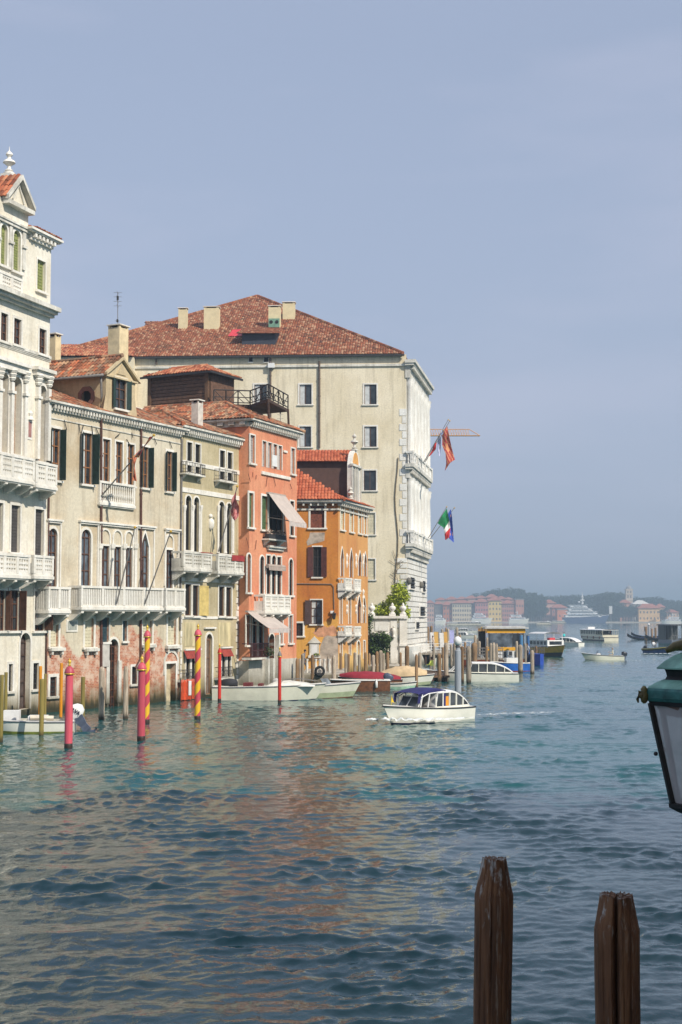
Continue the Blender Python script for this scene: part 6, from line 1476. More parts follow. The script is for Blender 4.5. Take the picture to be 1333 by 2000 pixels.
for lab, x, w, yt, yb, m in (('olive pole cut by the frame edge before the moored white workboat', 2, 8.5, 1318, 1449, oliv), ('olive pole with white rope standing behind the moored white workboat', 10.5, 7, 1313, 1418, oliv),
    ('olive pole with white rope standing in front of the moored white workboat', 81, 9.5, 1326, 1437, oliv), ('thick orange pole beside the dark palace door', 78, 6.5, 1301, 1405, yelp), ('slim olive pole beside the brown drainpipe of the white palace', 88, 5.5, 1316, 1404, oliv), ('bright orange pole before the brick wall, behind the outboard motor', 119, 6.5, 1295, 1402, yelp), ('olive pole with a white rope tied to it, right of the outboard motor', 161.5, 8.5, 1322, 1411, oliv)):
    pile(lab, x, w, yt, yb, m, 'flat', 'mooring_pole', 'mooring pole', pg)
tg = 'timber mooring piles'
P_ = [('grey weathered pile before the arched water gate of the cream palace', 198.5, 10, 1302, 1405, timb), ('grey weathered pile between the water gate and the small barred window', 245.5, 8.5, 1301, 1404, timb),
  ('slim grey pile rising behind the dark engine cover of the long motorboat', 459, 5, 1284, 1352, timb), ('slim brown pile standing before the white plinth of the salmon house', 486, 4.5, 1284, 1346, timbb), ('stout grey pile below the dark railing of the salmon house', 520, 7, 1286, 1342, timb),
  ('brown pile with a small white lantern cap beside the salmon house corner', 581, 6, 1286, 1348, timbb), ('pale grey pile hiding the legs of the walking man', 591.5, 5.5, 1277, 1344, timb), ('brownish pile between the walking man and the black tyre', 610.5, 5.5, 1279, 1346, timbb), ('reddish thin pile rising right behind the black tyre', 630, 4.5, 1277, 1326, timbb), ('thick pale pile standing right of the black tyre', 652.5, 7.5, 1280, 1348, timb),
  ('dark pile against the corner of the orange house', 666, 5, 1275, 1330, timbb), ('pale pile before the orange house, left of the red boat cover', 676, 5, 1276, 1338, timb), ('short dark pile close behind a pale one at the red cover', 681, 4.5, 1277, 1332, timbb), ('pale pile with a black cap rising from the red boat cover', 693.5, 5, 1274, 1338, timb), ('brown pile at the end of the orange house wall', 714.5, 5.5, 1274, 1322, timbb), ('pale pile standing over the stern of the brown boat', 729.5, 5.5, 1279, 1340, timb),
  ('thin brown pile before the garden gate', 737, 5, 1272, 1322, timbb), ('rough grey pile before the garden gate, left of a tan one', 744, 6.5, 1270, 1324, timb), ('tan pile behind the cream covered speedboat', 757.5, 6, 1274, 1328, timbb),
  ('dark topped pile rising through the cream covered speedboat', 795.5, 7, 1261, 1335, timbb), ('slim brown pile at the bow of the cream covered speedboat', 814, 5, 1278, 1344, timbb), ('grey pile beside the person in yellow-green', 820.5, 5.5, 1274, 1326, timb),
  ('brown pile at the end of the low plank jetty', 858.5, 7, 1276, 1332, timbb), ('tall grey pile standing on the plank jetty, left of the globe lamp', 872, 7.5, 1255, 1331, timb), ('thin grey pile just left of the globe lamp', 888, 5, 1256, 1312, timb), ('brown pile close to the right of the globe lamp post', 903.5, 5.5, 1262, 1333, timbb), ('pile with a blackened top before the moored taxi window', 916, 8.5, 1262, 1334, timb), ('broad pale pile with a dark top behind the moored taxi roof', 927, 10, 1255, 1306, timbb),
  ('left pile of the tight trio before the vaporetto stop', 959.5, 5.5, 1256, 1308, timb), ('middle pile of the tight trio before the vaporetto stop', 965, 5.5, 1255, 1309, timb), ('right pile of the tight trio before the vaporetto stop', 970.5, 5.5, 1257, 1307, timb),
  ('slim tan pile before the white panel of the vaporetto stop', 981, 4.5, 1250, 1296, timbb), ('slim pale pile before the barred opening of the vaporetto stop', 988, 4.5, 1249, 1295, timbb), ('stout grey pile at the corner of the vaporetto stop', 1017, 8, 1259, 1314, timb), ('grey pile with a dark wet foot at the stern of the blue and red boat', 1040, 7, 1270, 1316, timb),
  ('thin pile behind the landing stage, near the pale tent panels', 836.5, 5, 1224, 1270, timbb), ('red topped pile at the corner of the huge palace', 843, 4.5, 1222, 1272, timbb), ('slim pile between the two pale tent panels', 864, 4, 1228, 1272, timb), ('slim pile right of the pale tent panels', 876, 4.5, 1228, 1274, timb), ('tall thin pile behind the globe lamp', 893, 5, 1225, 1276, timb), ('brown pile left of the black kiosk', 929, 4.5, 1240, 1290, timb), ('pile under the black kiosk, its left one', 944, 5, 1246, 1292, timb), ('pile under the black kiosk, its right one', 953, 5, 1245, 1292, timb)]
P_ += [('thin pile rising behind the bow of the moored white taxi', 848, 4, 1262, 1322, timb), ('thin dark pile close to the left of the tall grey jetty pile', 866, 4, 1264, 1320, timbb), ('slim pile before the railing of the landing stage, under the white globe', 882, 4, 1258, 1304, timb), ('slim tan pile before the landing stage, right of the white globe', 909, 4, 1254, 1300, timbb), ('thin pile leaning by the mahogany taxi', 937, 4.5, 1252, 1300, timb), ('short brown pile between the black hut and the pile trio', 951, 4, 1262, 1304, timbb), ('pale pile at the right post of the vaporetto stop', 1010, 4.5, 1252, 1304, timb), ('thin pile just left of the cobalt barge', 1027, 4, 1256, 1306, timb), ('short pile beside the cobalt barge railing', 1048, 4, 1262, 1298, timbb), ('thin brown pile behind the garden gateway grille', 722, 4, 1276, 1318, timbb), ('thin tan pile among those before the garden gateway', 750, 4, 1276, 1322, timb), ('thin pile left of the dark topped one in the tan covered boat', 783, 4, 1274, 1326, timbb), ('slim pale pile at the edge of the plank jetty', 842, 4.5, 1276, 1328, timb), ('slim pile between the black tyre and the thick pale pile', 641, 4, 1281, 1334, timb), ('slim pile left of the grey jacketed man', 586, 4, 1286, 1342, timb), ('thin pile before the pale end of the orange house', 702, 4.5, 1278, 1330, timb)]
P_ += [('thin pile at the left end of the railed walkway', 898, 4, 1252, 1296, timb), ('thin brown pile inside the railed walkway, below the black hut', 941, 3.5, 1250, 1290, timbb), ('thin pale pile standing over the mahogany bow', 974, 3.5, 1253, 1299, timb), ('slim pile between the broad dark topped pile and the black hut', 934, 4, 1247, 1292, timb), ('short pile behind the globe of the grey lamp', 899, 3.5, 1240, 1284, timbb), ('slim brown pile before the left window of the vaporetto stop', 958, 3.5, 1238, 1290, timbb), ('thin pile before the right window of the vaporetto stop', 1003, 3.5, 1244, 1296, timb), ('slim pile left of the tall grey jetty pile, farther out', 860, 3.5, 1246, 1288, timb), ('thin tan pile beyond the tent panels', 872, 3, 1226, 1266, timbb)]
for lab, x, w, yt, yb, m in P_: pile(lab, x, w, yt, yb, m, 'chamfer' if int(x) % 3 else 'round', group=tg)
for lab, x, w, yt, yb in (('thick tan pile among the gondolas', 1262, 5, 1224, 1252), ('tan pile left of the dark landing stage', 1298, 5, 1228, 1252), ('slim tan pile behind the gondola prows', 1281, 3.5, 1226, 1250), ('slim tan pile close to the dark landing stage', 1306, 3.5, 1226, 1251), ('thin pile between two tan ones by the gondolas', 1274, 3, 1228, 1250), ('thin grey pile behind the second gondola', 1288, 3, 1230, 1251)):
    pile(lab, x, w, yt, yb, timbb, 'flat', group=tg)
for lab, x, yt, yb, c in (('light blue mooring pole right of the vaporetto stop', 1019, 1236, 1300, hexc(84, 134, 176)), ('blue mooring pole between the vaporetto stop and the yellow boat', 1032, 1237, 1298, hexc(60, 106, 160))):
    painted_pole(lab, x, 6.5, yt, yb, post_mat('blue_pole_paint_%d' % x, c, tuple(q * .85 for q in c), .1, .6, .3), lead, lead, 'blue mooring poles', False)
# ropes tied to poles
# ---------------------------------------------------------------- foreground piles
def near_pile(label, xc, Y, yt, ysh, wt, wm, xb, crack, seed):
    """big chamfered oak pile near the viewer, with cracks and weathered ridges"""
    R5 = random.Random(seed); c = at(xc, 1900, Y); zt = at(xc, yt, Y).z; zs = at(xc, ysh, Y).z; rm = wm / FPX * Y / 2; rt = wt / FPX * Y / 2; xb_ = at(xb, 2000, Y).x; zb = at(xb, 2000, Y).z
    slope = (c.x - xb_) / ((zt + zs) / 2 - zb) * 1.0
    mb = MB(); n = 96; rows = []; hs = [-.8] + [-.4 + (zs + .4) * k / 26 for k in range(27)] + [zs + (zt - zs) * q for q in (.12, .3, .5, .7, .88, .97)] + [zt]
    ph = [R5.uniform(0, 6.28) for _ in range(6)]
    for z in hs:
        r = rm * (1 - .05 * max(0, (zs - z)) / 2) if z <= zs else rm + (rt - rm) * ((z - zs) / (zt - zs)) ** .9
        ox = slope * (z - (zt + zs) / 2) * .9; row = []
        for k in range(n):
            a = 2 * math.pi * k / n; f = 1 + .03 * math.cos(3 * (a - .4)) + .012 * math.sin(5 * a + ph[0] + z * .6) + .005 * math.sin(17 * a + ph[1] + z * 1.3) + .008 * math.sin(z * 7 + ph[2] + a)
            for (ca, cwid, dep) in crack:
                d = (a - ca - .05 * math.sin(z * 2.2) + math.pi) % (2 * math.pi) - math.pi
                f *= 1 - dep * math.exp(-(d / cwid) ** 2) * min(1, max(.0, (z - zs + 1.9) / 1.2))
            row.append((c.x + ox + r * f * math.cos(a), Y + r * f * math.sin(a), z + (R5.uniform(-.012, .012) if z == zt else 0)))
        rows.append(row)
    mb.grid(rows, 0, True); t = rows[-1]; ctr = (sum(p[0] for p in t) / n, sum(p[1] for p in t) / n, zt - .03); i = len(mb.v); mb.v += [tuple(p) for p in t] + [ctr]
    for k in range(n): mb.f.append((i + k, i + (k + 1) % n, i + n)); mb.m.append(0); mb.uv.append(None)
    o = mb.obj('mooring_pile', near_mat, None, True, loc=(c.x, Y, 0), sharp=42); tag(o, label, 'pile', 'big oak piles near the viewer'); return o
near_mat = bpy.data.materials.new('wet_oak'); 
def _near():
    t, b, N = nodes(near_mat); tcd = N('ShaderNodeTexCoord'); mpn = N('ShaderNodeMapping', {0: tcd.outputs['Object'], 'Scale': (14, 14, .9)})
    g = N('ShaderNodeTexNoise', {'Vector': mpn.outputs[0], 'Scale': 1.4, 'Detail': 8, 'Roughness': .7}); mp2 = N('ShaderNodeMapping', {0: tcd.outputs['Object'], 'Scale': (5, 5, 1.6)}); p = N('ShaderNodeTexNoise', {'Vector': mp2.outputs[0], 'Scale': 1.3, 'Detail': 6})
    c = ramp(N, g.outputs[0], [(.28, (.02, .008, .004)), (.5, (.15, .066, .028)), (.72, (.34, .17, .075))])
    c = mixc(N, ramp(N, p.outputs[0], [(.45, (0, 0, 0)), (.7, (.6, .6, .6))]), c, (.24, .105, .045))
    w = N('ShaderNodeTexNoise', {'Vector': N('ShaderNodeMapping', {0: tcd.outputs['Object'], 'Scale': (22, 22, 1.1)}).outputs[0], 'Scale': 1.0, 'Detail': 5, 'Roughness': .8})
    c = mixc(N, ramp(N, w.outputs[0], [(.57, (0, 0, 0)), (.72, (.85, .85, .85))]), c, (.5, .43, .34))
    sp = N('ShaderNodeSeparateXYZ', {0: tcd.outputs['Object']}); dn = N('ShaderNodeTexNoise', {'Vector': N('ShaderNodeMapping', {0: tcd.outputs['Object'], 'Scale': (16, 16, 4)}).outputs[0], 'Scale': 1.2, 'Detail': 5, 'Roughness': .7})
    dz = N('ShaderNodeMapRange', {0: sp.outputs[2], 1: 2.2, 2: 3.15, 3: 0, 4: .34}); da = N('ShaderNodeMath', {0: dn.outputs[0], 1: dz.outputs[0]}, operation='ADD'); dm = N('ShaderNodeMapRange', {0: da.outputs[0], 1: .80, 2: .9, 3: 0, 4: .8})
    c = mixc(N, dm.outputs[0], c, (.55, .54, .5))
    t.links.new(c, b.inputs['Base Color']); b.inputs['Roughness'].default_value = .72; b.inputs['Specular IOR Level'].default_value = .4
    bn = N('ShaderNodeBump', {'Height': g.outputs[0], 'Strength': .9, 'Distance': .02}); t.links.new(bn.outputs[0], b.inputs['Normal'])
_near()
near_pile('tall dark oak pile with a tapered top and pale streaks, nearest the viewer', 967, 11.2, 1677, 1748, 46, 74, 961, [(4.55, .05, .12), (3.9, .04, .08), (5.2, .03, .07), (4.25, .02, .06), (5.6, .03, .08)], 3)
near_pile('shorter dark oak pile with a deep vertical split through its top', 1206, 10.6, 1748, 1815, 62, 86, 1207, [(4.5, .10, .72), (1.4, .14, .7), (4.9, .025, .07), (5.3, .03, .08), (3.9, .03, .07)], 8)

# ---------------------------------------------------------------- street lantern close by
def lantern():
    Y = 7.0; A0 = at(1372, 1430, Y); t = thing('street_lantern', 'old street lantern with a green copper roof and frosted glass, cut by the frame edge', 'street lamp', (A0.x, A0.y, .6))
    Z = lambda y: at(1372, y, Y).z; Rr = lambda x: (1372 - x) / FPX * Y
    cop = plain('verdigris_copper', hexc(132, 178, 160), .6, .22, 9, bump=.2); cod = plain('dark_verdigris', hexc(56, 110, 104), .55, .3, 10, bump=.3); blk = plain('blackened_iron', (.02, .018, .017), .45, .3, 12); n = 6; ph = math.pi + .12
    hexa = lambda r, z: [(A0.x + r * math.cos(ph + 2 * math.pi * k / n), A0.y + r * math.sin(ph + 2 * math.pi * k / n), z) for k in range(n)]
    mb = MB(); mb.grid([hexa(Rr(x), Z(y)) for x, y in ((1283, 1306), (1283, 1303), (1300, 1290), (1318, 1280), (1340, 1272), (1366, 1268))], 0, True); mb.poly(hexa(Rr(1283), Z(1306))); mb.obj('upper_roof', cop, t)
    mb = MB(); mb.grid([hexa(Rr(x), Z(y)) for x, y in ((1297, 1303), (1301, 1312), (1303, 1320), (1298, 1328))], 0, True); mb.obj('vent_neck', blk, t)
    mb = MB(); mb.grid([hexa(Rr(x), Z(y)) for x, y in ((1294, 1327), (1280, 1333), (1266, 1340), (1264, 1344))], 0, True); mb.obj('lower_roof', cop, t)
    mb = MB(); mb.grid([hexa(Rr(x), Z(y)) for x, y in ((1264, 1343), (1261, 1348), (1261, 1362), (1264, 1368), (1272, 1371))], 0, True); mb.obj('collar', cod, t)
    mb = MB(); mb.grid([hexa(Rr(x), Z(y)) for x, y in ((1266, 1369), (1268, 1377), (1278, 1377))], 0, True); mb.grid([hexa(Rr(x), Z(y)) for x, y in ((1318, 1566), (1302, 1568), (1303, 1576), (1322, 1586), (1338, 1592), (1350, 1604))], 0, True); mb.obj('glazing_ring', blk, t)
    for k in range(n):
        a = ph + 2 * math.pi * k / n; d = Vector((math.cos(a), math.sin(a), 0)); c = Vector((A0.x, A0.y, 0))
        mb = MB(); mb.tube([c + d * Rr(1270) + Vector((0, 0, Z(1372))), c + d * Rr(1311) + Vector((0, 0, Z(1570)))], .016, 5); bar = mb.obj('glazing_bar', blk, t)
        mb = MB(); mb.ball(c + d * (Rr(1287) + .022) + Vector((0, 0, Z(1471))), .011, 8, 5); mb.obj('screw_knob', blk, bar)
        mb = MB(); q = c + d * Rr(1257) + Vector((0, 0, Z(1357)))
        mb.lathe(q + Vector((0, 0, -.03)), [(.006, -.01), (.016, .0), (.021, .03), (.014, .045), (.018, .06), (.006, .075)], 8); mb.ball(q + d * .012 + Vector((0, 0, .0)), .018, 8, 5); mb.tube([q + d * .02 + Vector((0, 0, .02)), q + d * .034 - Vector((0, 0, .02)), q + d * .03 - Vector((0, 0, .036))], [.01, .008, .004], 6); mb.obj('corner_ornament', plain('dull_brass', hexc(110, 98, 56), .5, .3, 20), t, True)
        a2 = ph + 2 * math.pi * (k + 1) / n; d2 = Vector((math.cos(a2), math.sin(a2), 0)); mb = MB()
        mb.poly([c + d * Rr(1273) + Vector((0, 0, Z(1374))), c + d2 * Rr(1273) + Vector((0, 0, Z(1374))), c + d2 * Rr(1313) + Vector((0, 0, Z(1569))), c + d * Rr(1313) + Vector((0, 0, Z(1569)))]); mb.obj('pane', plain('frosted_glass', hexc(226, 217, 214), .25, .06, 5), t)
    mb = MB(); c = Vector((A0.x, A0.y, Z(1398))); d = c + Vector((0, 0, 0)); mb.lathe(d, [(Rr(1281), .07), (Rr(1288), .03), (Rr(1305), .0), (Rr(1340), -.012)], 16); 
    rf = mb.obj('reflector', plain('brown_enamel', hexc(132, 104, 92), .5), t, True)
    mb = MB(); mb.tube([(A0.x + .02, A0.y, Z(1270)), (A0.x + .0, A0.y, Z(1262))], .03, 8); mb.tube([(A0.x - .17, A0.y, Z(1272)), (A0.x - .13, A0.y, Z(1263)), (A0.x - .07, A0.y, Z(1259)), (A0.x, A0.y, Z(1252))], [.012, .022, .03, .05], 8); mb.obj('crest', plain('dull_brass', hexc(110, 98, 56), .5, .3, 20), t, True)
    mb = MB(); mb.lathe((A0.x, A0.y, 0), [(.16, .6), (.16, .75), (.09, .85), (.07, 1.4), (.06, Z(1640)), (.09, Z(1625)), (.05, Z(1604)), (.06, Z(1596))], 12); mb.obj('post', blk, t, True, sharp=40)
lantern()
MATS['frosted_glass'].node_tree.nodes['Principled BSDF'].inputs['Alpha'].default_value = .6
def quay_near():
    A0 = at(1372, 1430, 7.0); mb = MB(); mb.bx(A0.x - .7, 9, -14, A0.y + .9, -1.5, .6); o = mb.obj('pavement', stone_d); struct(o)
quay_near()
# the house on the near bank whose shadow covers the nearest water
def near_house():
    F = Fac(0, 0, 1, (-.36, -1), (NH[0], NH[1], 0)); F.n = Vector((-F.n.x, -F.n.y, 0)) if F.n.x > 0 else F.n
    t = thing('canal_house', 'tall plastered house on the near bank beside the viewpoint', 'house', (NH[0], NH[1], 0)); wm = plaster('near_render', hexc(190, 160, 130), hexc(170, 140, 112))
    Ln, D, Hh = NH[2], 14, NH[3]; mb = MB(); P = lambda s, o, z: F.P(s, o, z)
    ops = []
    for k in range(int(Ln / 4)):
        for f in range(4): ops.append(dict(s0=1.4 + k * 4, s1=2.6 + k * 4, z0=2.5 + f * 5, z1=5 + f * 5, arch=None, depth=.3))
    wall_mesh(F, 0, Ln, -1, Hh, ops, .3, 0, mb); b = block(F, 0, Ln, D, -1, Hh, t, wm); mb.mesh(b.v, b.f); mb.obj('wall', wm, t)
    for o in ops: window(F, o, t)
    mb = MB(); e = [P(-.5, .6, Hh), P(Ln + .5, .6, Hh), P(Ln + .5, -D - .6, Hh), P(-.5, -D - .6, Hh)]; r0, r1 = P(6, -D / 2, Hh + 3), P(Ln - 6, -D / 2, Hh + 3)
    for q in ((e[0], e[1], r1, r0), (e[2], e[3], r0, r1), (e[1], e[2], r1), (e[3], e[0], r0)): mb.poly(q, 0, [(.3, .3)] * len(q))
    mb.obj('roof', tile_r, t)
    for s_, w_, h_ in ((2.5, 1.0, 3.4), (7, 1.4, 4.6), (13, 1.0, 3.6), (20, 1.6, 5)): chimney(P(s_, -2.2, 0), w_, 1.0, Hh, Hh + h_, t, wm, F=F)  # unseen chimneys, added to break up the roof's shadow edge on the water
NH = (15.0, 20.5, 50, 25)
near_house()
def added_shade_tree(label, x, y, h, r, seed):  # unseen trees, added to dapple and soften the house shadow edge on the water
    rg = random.Random(seed); t = thing('shade_caster_tree', label, 'tree', (x, y, .5), 0, 'unseen trees added for shade on the near bank'); m = foliage('shade_caster_leaf', (.03, .06, .015), (.06, .11, .03), (.09, .14, .04)); mb = MB()
    for _ in range(46):
        a = rg.uniform(0, 6.28); u = rg.uniform(.1, .95); zz = h - r * 1.5 + r * 1.5 * rg.uniform(-.9, .9); q = rg.uniform(.16, .3) * r
        leaves(mb, (x + r * u * math.cos(a), y + r * u * math.sin(a), zz), q, q, q * .8, 60, .22, rg, 0, .2)
    mb.obj('crown', m, t); mb = MB(); mb.tube([(x, y, .4), (x + .3, y, h * .35), (x, y + .2, h * .75)], [.5, .36, .15], 9)
    for k in range(7): a = k * .95; mb.tube([(x + .2, y, h * (.36 + .05 * k)), (x + r * .45 * math.cos(a), y + r * .45 * math.sin(a), h * (.5 + .05 * k)), (x + r * .8 * math.cos(a), y + r * .8 * math.sin(a), h * (.62 + .05 * k))], [.2, .12, .04], 6)
    mb.obj('trunk', wood_d, t)
for lb, x, y, h, r, sd in (('unseen leafy tree added for dappled shade beside the plastered house', 20.5, 24.5, 21, 4.6, 3), ('unseen leafy tree added for dappled shade behind its twin', 27.5, 22.5, 23, 5.2, 4), ('unseen leafy tree added for dappled shade, lowest of its group', 14.2, 26.5, 17, 3.6, 5)): added_shade_tree(lb, x, y, h, r, sd)
mb = MB(); mb.bx(10.5, 60, 14, 32, -1.5, .5); struct(mb.obj('pavement', stone_d))

# ================================================================ boats near and middle distance
def WP(x, y): return wat(x, y)
dirang = lambda dx, dy: math.atan2(dy, dx)
TX = WP(829, 1409); water_taxi('cruising white water taxi with a navy canopy and foam at its bow', TX, dirang(-.66, -.75), 6.25)
d_ = Vector((-.72, -.69, 0)); bow = TX + d_ * 3.1; st_ = TX - d_ * 3.3; nrm = Vector((d_.y, -d_.x, 0))
wake([bow + d_ * .2 + nrm * .1, bow - d_ * 1.2 + Vector((.45, -.95, 0)), bow - d_ * 3.4 + Vector((.9, -1.1, 0)), st_ + Vector((1.2, -.9, 0))], [.25, .5, .6, .4], .7, .08, 'foam', .30)
wake([bow + d_ * .3 - nrm * .05, bow - d_ * .4 + Vector((-.75, .35, 0)), bow - d_ * 1.6 + Vector((-.9, .8, 0))], [.25, .45, .3], .66, .08, 'foam', .22)
wake([st_, st_ - d_ * 1.5 + Vector((.6, 0, 0)), st_ - d_ * 2.6 + Vector((2.0, .2, 0)), st_ - d_ * 3.4 + Vector((4.5, .8, 0))], [.6, 1.4, 1.9, 1.2], .40, .12)
per = person('boatman in dark clothes at the wheel of the navy canopied taxi', TX + d_ * .1 + Vector((0, 0, .15)), dirang(-.72, -.69), 'sit', (.03, .03, .04), (.03, .03, .05))
per.location = TX + d_ * .35 + Vector((0, 0, .2))

# moored workboat with outboard at the white palace
r = open_boat('motorboat', 'small moored white workboat with green algae on its waterline and a big white outboard', 'motorboat', WP(52, 1430), dirang(-1, -.10), 4.2, 1.7, .5, .62, [hull_w, hull_c, boot_g], pit=(.08, .75), boot=.40, stripe=.44, rub=plain('grey_rub_rail', hexc(150, 150, 150), .5), group='boats moored along the palaces')
en = outboard(r, -2.1, .46, white_p, 1.2, -.62)
def lettering(txt, size, mat, par, loc, rot, ext=.004):
    cu = bpy.data.curves.new('lettering', 'FONT'); cu.body = txt; cu.size = size; cu.extrude = ext; cu.offset = .012; cu.align_x = 'CENTER'; cu.align_y = 'CENTER'
    tmp = bpy.data.objects.new('lettering', cu); COL.objects.link(tmp); dg = bpy.context.evaluated_depsgraph_get(); me = bpy.data.meshes.new_from_object(tmp.evaluated_get(dg)); COL.objects.unlink(tmp); bpy.data.objects.remove(tmp)
    o = bpy.data.objects.new('lettering', me); me.materials.append(mat); COL.objects.link(o); o.parent = par; o.location = loc; o.rotation_euler = rot; return o
lettering('SELVA', .2, plain('dark_lettering', (.03, .03, .05), .5), en, (-2.08, .245, .93), (math.pi / 2, .5, math.pi))
mb = MB(); mb.bx(-.9, -.1, -.5, .4, .5, .72); mb.bx(.3, 1.0, -.4, .3, .5, .95); mb.obj('deck_box', white_p, r)
mb = MB(); mb.tube([(-1.2, .3, .62), (-.2, .4, .66)], .11, 8); mb.obj('fender', seat_m, r)
# long white motorboat, second white boat
r = open_boat('motorboat', 'long moored white motorboat with navy boot stripe and a dark cover at its stern', 'motorboat', WP(528, 1367), dirang(1, -.06), 6.9, 2.1, .82, 1.02, [hull_c, hull_c, boot_n], pit=(.14, .5), group='boats moored along the palaces', rub=plain('grey_rub_rail', hexc(150, 150, 150), .5), boot=.27, stripe=.30)
mb = MB(); mb.lathe((-2.5, 0, .78), [(.5, 0), (.52, .3), (.42, .46), (.05, .52)], 10, 0, 0, 1.0, .8); mb.obj('engine_cover', plain('black_canvas', (.025, .025, .03), .8), r, True)
mb = MB(); rows = [[Vector((x, .8 * math.cos(math.pi * j / 8), .86 + z * math.sin(math.pi * j / 8))) for j in range(9)] for x, z in ((-.1, .08), (.4, .3), (1.2, .34), (2.2, .22), (2.8, .08))]; mb.grid(rows); mb.obj('foredeck_hump', deck_w, r, True)
mb = MB(); mb.bx(-1.6, -1.1, -.5, .5, .5, 1.05); mb.bx(-.7, -.45, -.5, .5, .5, 1.0); mb.obj('seat', plain('dark_red_vinyl', hexc(110, 44, 44), .6), r)
mb = MB(); mb.tube([(.5, .6, .9), (.9, .62, 1.25), (1.9, .5, 1.3), (2.6, .3, 1.2), (3.0, 0, 1.15)], .018, 5); mb.tube([(.5, -.6, .9), (.9, -.62, 1.25), (1.9, -.5, 1.3), (2.6, -.3, 1.2), (3.0, 0, 1.15)], .018, 5); mb.obj('grab_rail', lead, r)
r = open_boat('motorboat', 'white motorboat with a sharp pale green bow, overlapped by the long motorboat', 'motorboat', WP(622, 1362), dirang(1, -.12), 5.4, 2.0, .72, .98, [hull_c, plain('pale_green_hull', hexc(176, 186, 150), .4), plain('rusty_bottom', hexc(120, 76, 50), .7)], pit=(.1, .6), screen=True, group='boats moored along the palaces', rub=plain('grey_rub_rail', hexc(150, 150, 150), .5), boot=.27, stripe=.55)
outboard(r, -2.72, .55, plain('light_grey_cowl', hexc(186, 184, 180), .4), 1.0, -.8)
brown_h = plain('brown_plank_hull', hexc(112, 72, 46), .5, .25, 5)
r = open_boat('motorboat', 'brown wooden boat with a white gunwale and a hanging white fender', 'motorboat', WP(703, 1350), dirang(-1, -.03), 4.1, 1.6, .78, .8, [brown_h, brown_h, plain('dark_bottom', (.03, .02, .02), .7)], deckm=deck_w, pit=(.1, .8), group='boats moored along the palaces', rub=white_p)
fender(r, -1.1, .86, .5, white_p); 
red_cv = plain('crimson_boat_cover', hexc(140, 34, 48), .85, .12, 3)
open_boat('motorboat', 'boat under a crimson cover behind the brown wooden boat', 'motorboat', WP(722, 1343), dirang(-1, -.1), 4.6, 1.7, .6, .8, [brown_h, brown_h, boot_n], cover=red_cv, covh=.5, cov=(.02, .97), group='boats moored along the palaces')
r = open_boat('dinghy', 'low white and mint dinghy with a blue-grey outboard raised at its stern', 'dinghy', WP(786, 1345), dirang(1, -.1), 2.1, 1.2, .38, .5, [hull_w, plain('mint_hull', hexc(168, 204, 176), .5), plain('mint_hull', hexc(168, 204, 176), .5)], pit=(.1, .8), group='boats moored along the palaces', boot=.3, stripe=.7)
outboard(r, -1.02, .4, teal_ob, 1.1, -.7)
tan_cv = plain('tan_boat_cover', hexc(206, 180, 140), .85, .1, 2.5)
r = open_boat('speedboat', 'white speedboat under a tan cover, its dark-footed bow pointing at the jetty', 'speedboat', WP(795, 1338), dirang(1, -.1), 4.2, 1.9, .62, .82, [hull_w, plain('pale_green_hull', hexc(176, 186, 150), .4), plain('green_bottom', hexc(52, 70, 60), .6)], cover=tan_cv, covh=.75, cov=(.02, .86), group='boats moored along the palaces', stripe=.5)
# moored taxi, bow to the left
TM = WP(918, 1330); water_taxi('moored white water taxi with an open cabin beside the plank jetty', TM, dirang(-1, -.02), 7.6, False)
person('person in a yellow-green shirt standing in the bow cockpit of the moored taxi', TM + Vector((-3.0, .1, .16)), 2.6, 'reach', (.62, .72, .12), (.55, .5, .42), (.05, .03, .02))
rb = open_boat('workboat', 'blue white and red workboat beside the vaporetto stop', 'workboat', WP(998, 1311), dirang(-1, -.12), 3.9, 1.7, .78, .9, [plain('bright_blue_hull', hexc(40, 104, 190), .4), plain('bright_blue_hull', hexc(40, 104, 190), .4), plain('brick_red_bottom', hexc(150, 66, 48), .6)], pit=(.1, .7), rub=white_p, boot=.33, stripe=.36, group='boats by the vaporetto stop')
mb = MB(); mb.bx(-.9, .5, -.5, .5, .7, 1.25); mb.obj('wheelhouse', white_p, rb)
for lab, x, y, a, L in (('varnished mahogany taxi lying behind the moored white taxi', 934, 1300, dirang(1, -.05), 4.4), ('varnished mahogany taxi lying before the vaporetto stop', 994, 1303, dirang(1, -.08), 3.6)):
    open_boat('wooden_taxi', lab, 'water taxi', WP(x, y), a, L, 1.7, .7, .85, [mahog, mahog, rub_d], deckm=mahog, pit=(.12, .5), group='boats by the vaporetto stop', screen=True)
# yellow workboat with a white cabin
r = open_boat('yellow_boat', 'yellow and black boat with a white cabin and awning', 'boat', WP(1072, 1281), dirang(.35, -1), 9.0, 2.9, 1.1, 1.5, [plain('yellow_hull', hexc(214, 158, 30), .4), rub_d, rub_d], pit=None, boot=.4, stripe=.5, group='boats by the vaporetto stop')
mb = MB(); mb.bx(-3.4, 2.0, -1.2, 1.2, 1.15, 2.1); cb = mb.obj('cabin', white_p, r)
for k in range(5): mb = MB(); mb.bx(-3.0 + k, -2.3 + k, -1.22, 1.22, 1.5, 1.95); mb.obj('window', glass, cb)
mb = MB(); mb.bx(2.0, 2.03, -.9, .9, 1.5, 1.95); mb.obj('window', glass, cb)
rows = [[Vector((x, 1.3 * math.cos(math.pi * j / 8), 2.9 + .25 * math.sin(math.pi * j / 8))) for j in range(9)] for x in (-3.2, 1.4)]; mb = MB(); mb.grid(rows)
for x in (-3.2, -.9, 1.4):
    for e in (1, -1): mb.tube([(x, 1.28 * e, 2.1), (x, 1.28 * e, 2.92)], .04, 5)
mb.obj('awning', white_p, r)
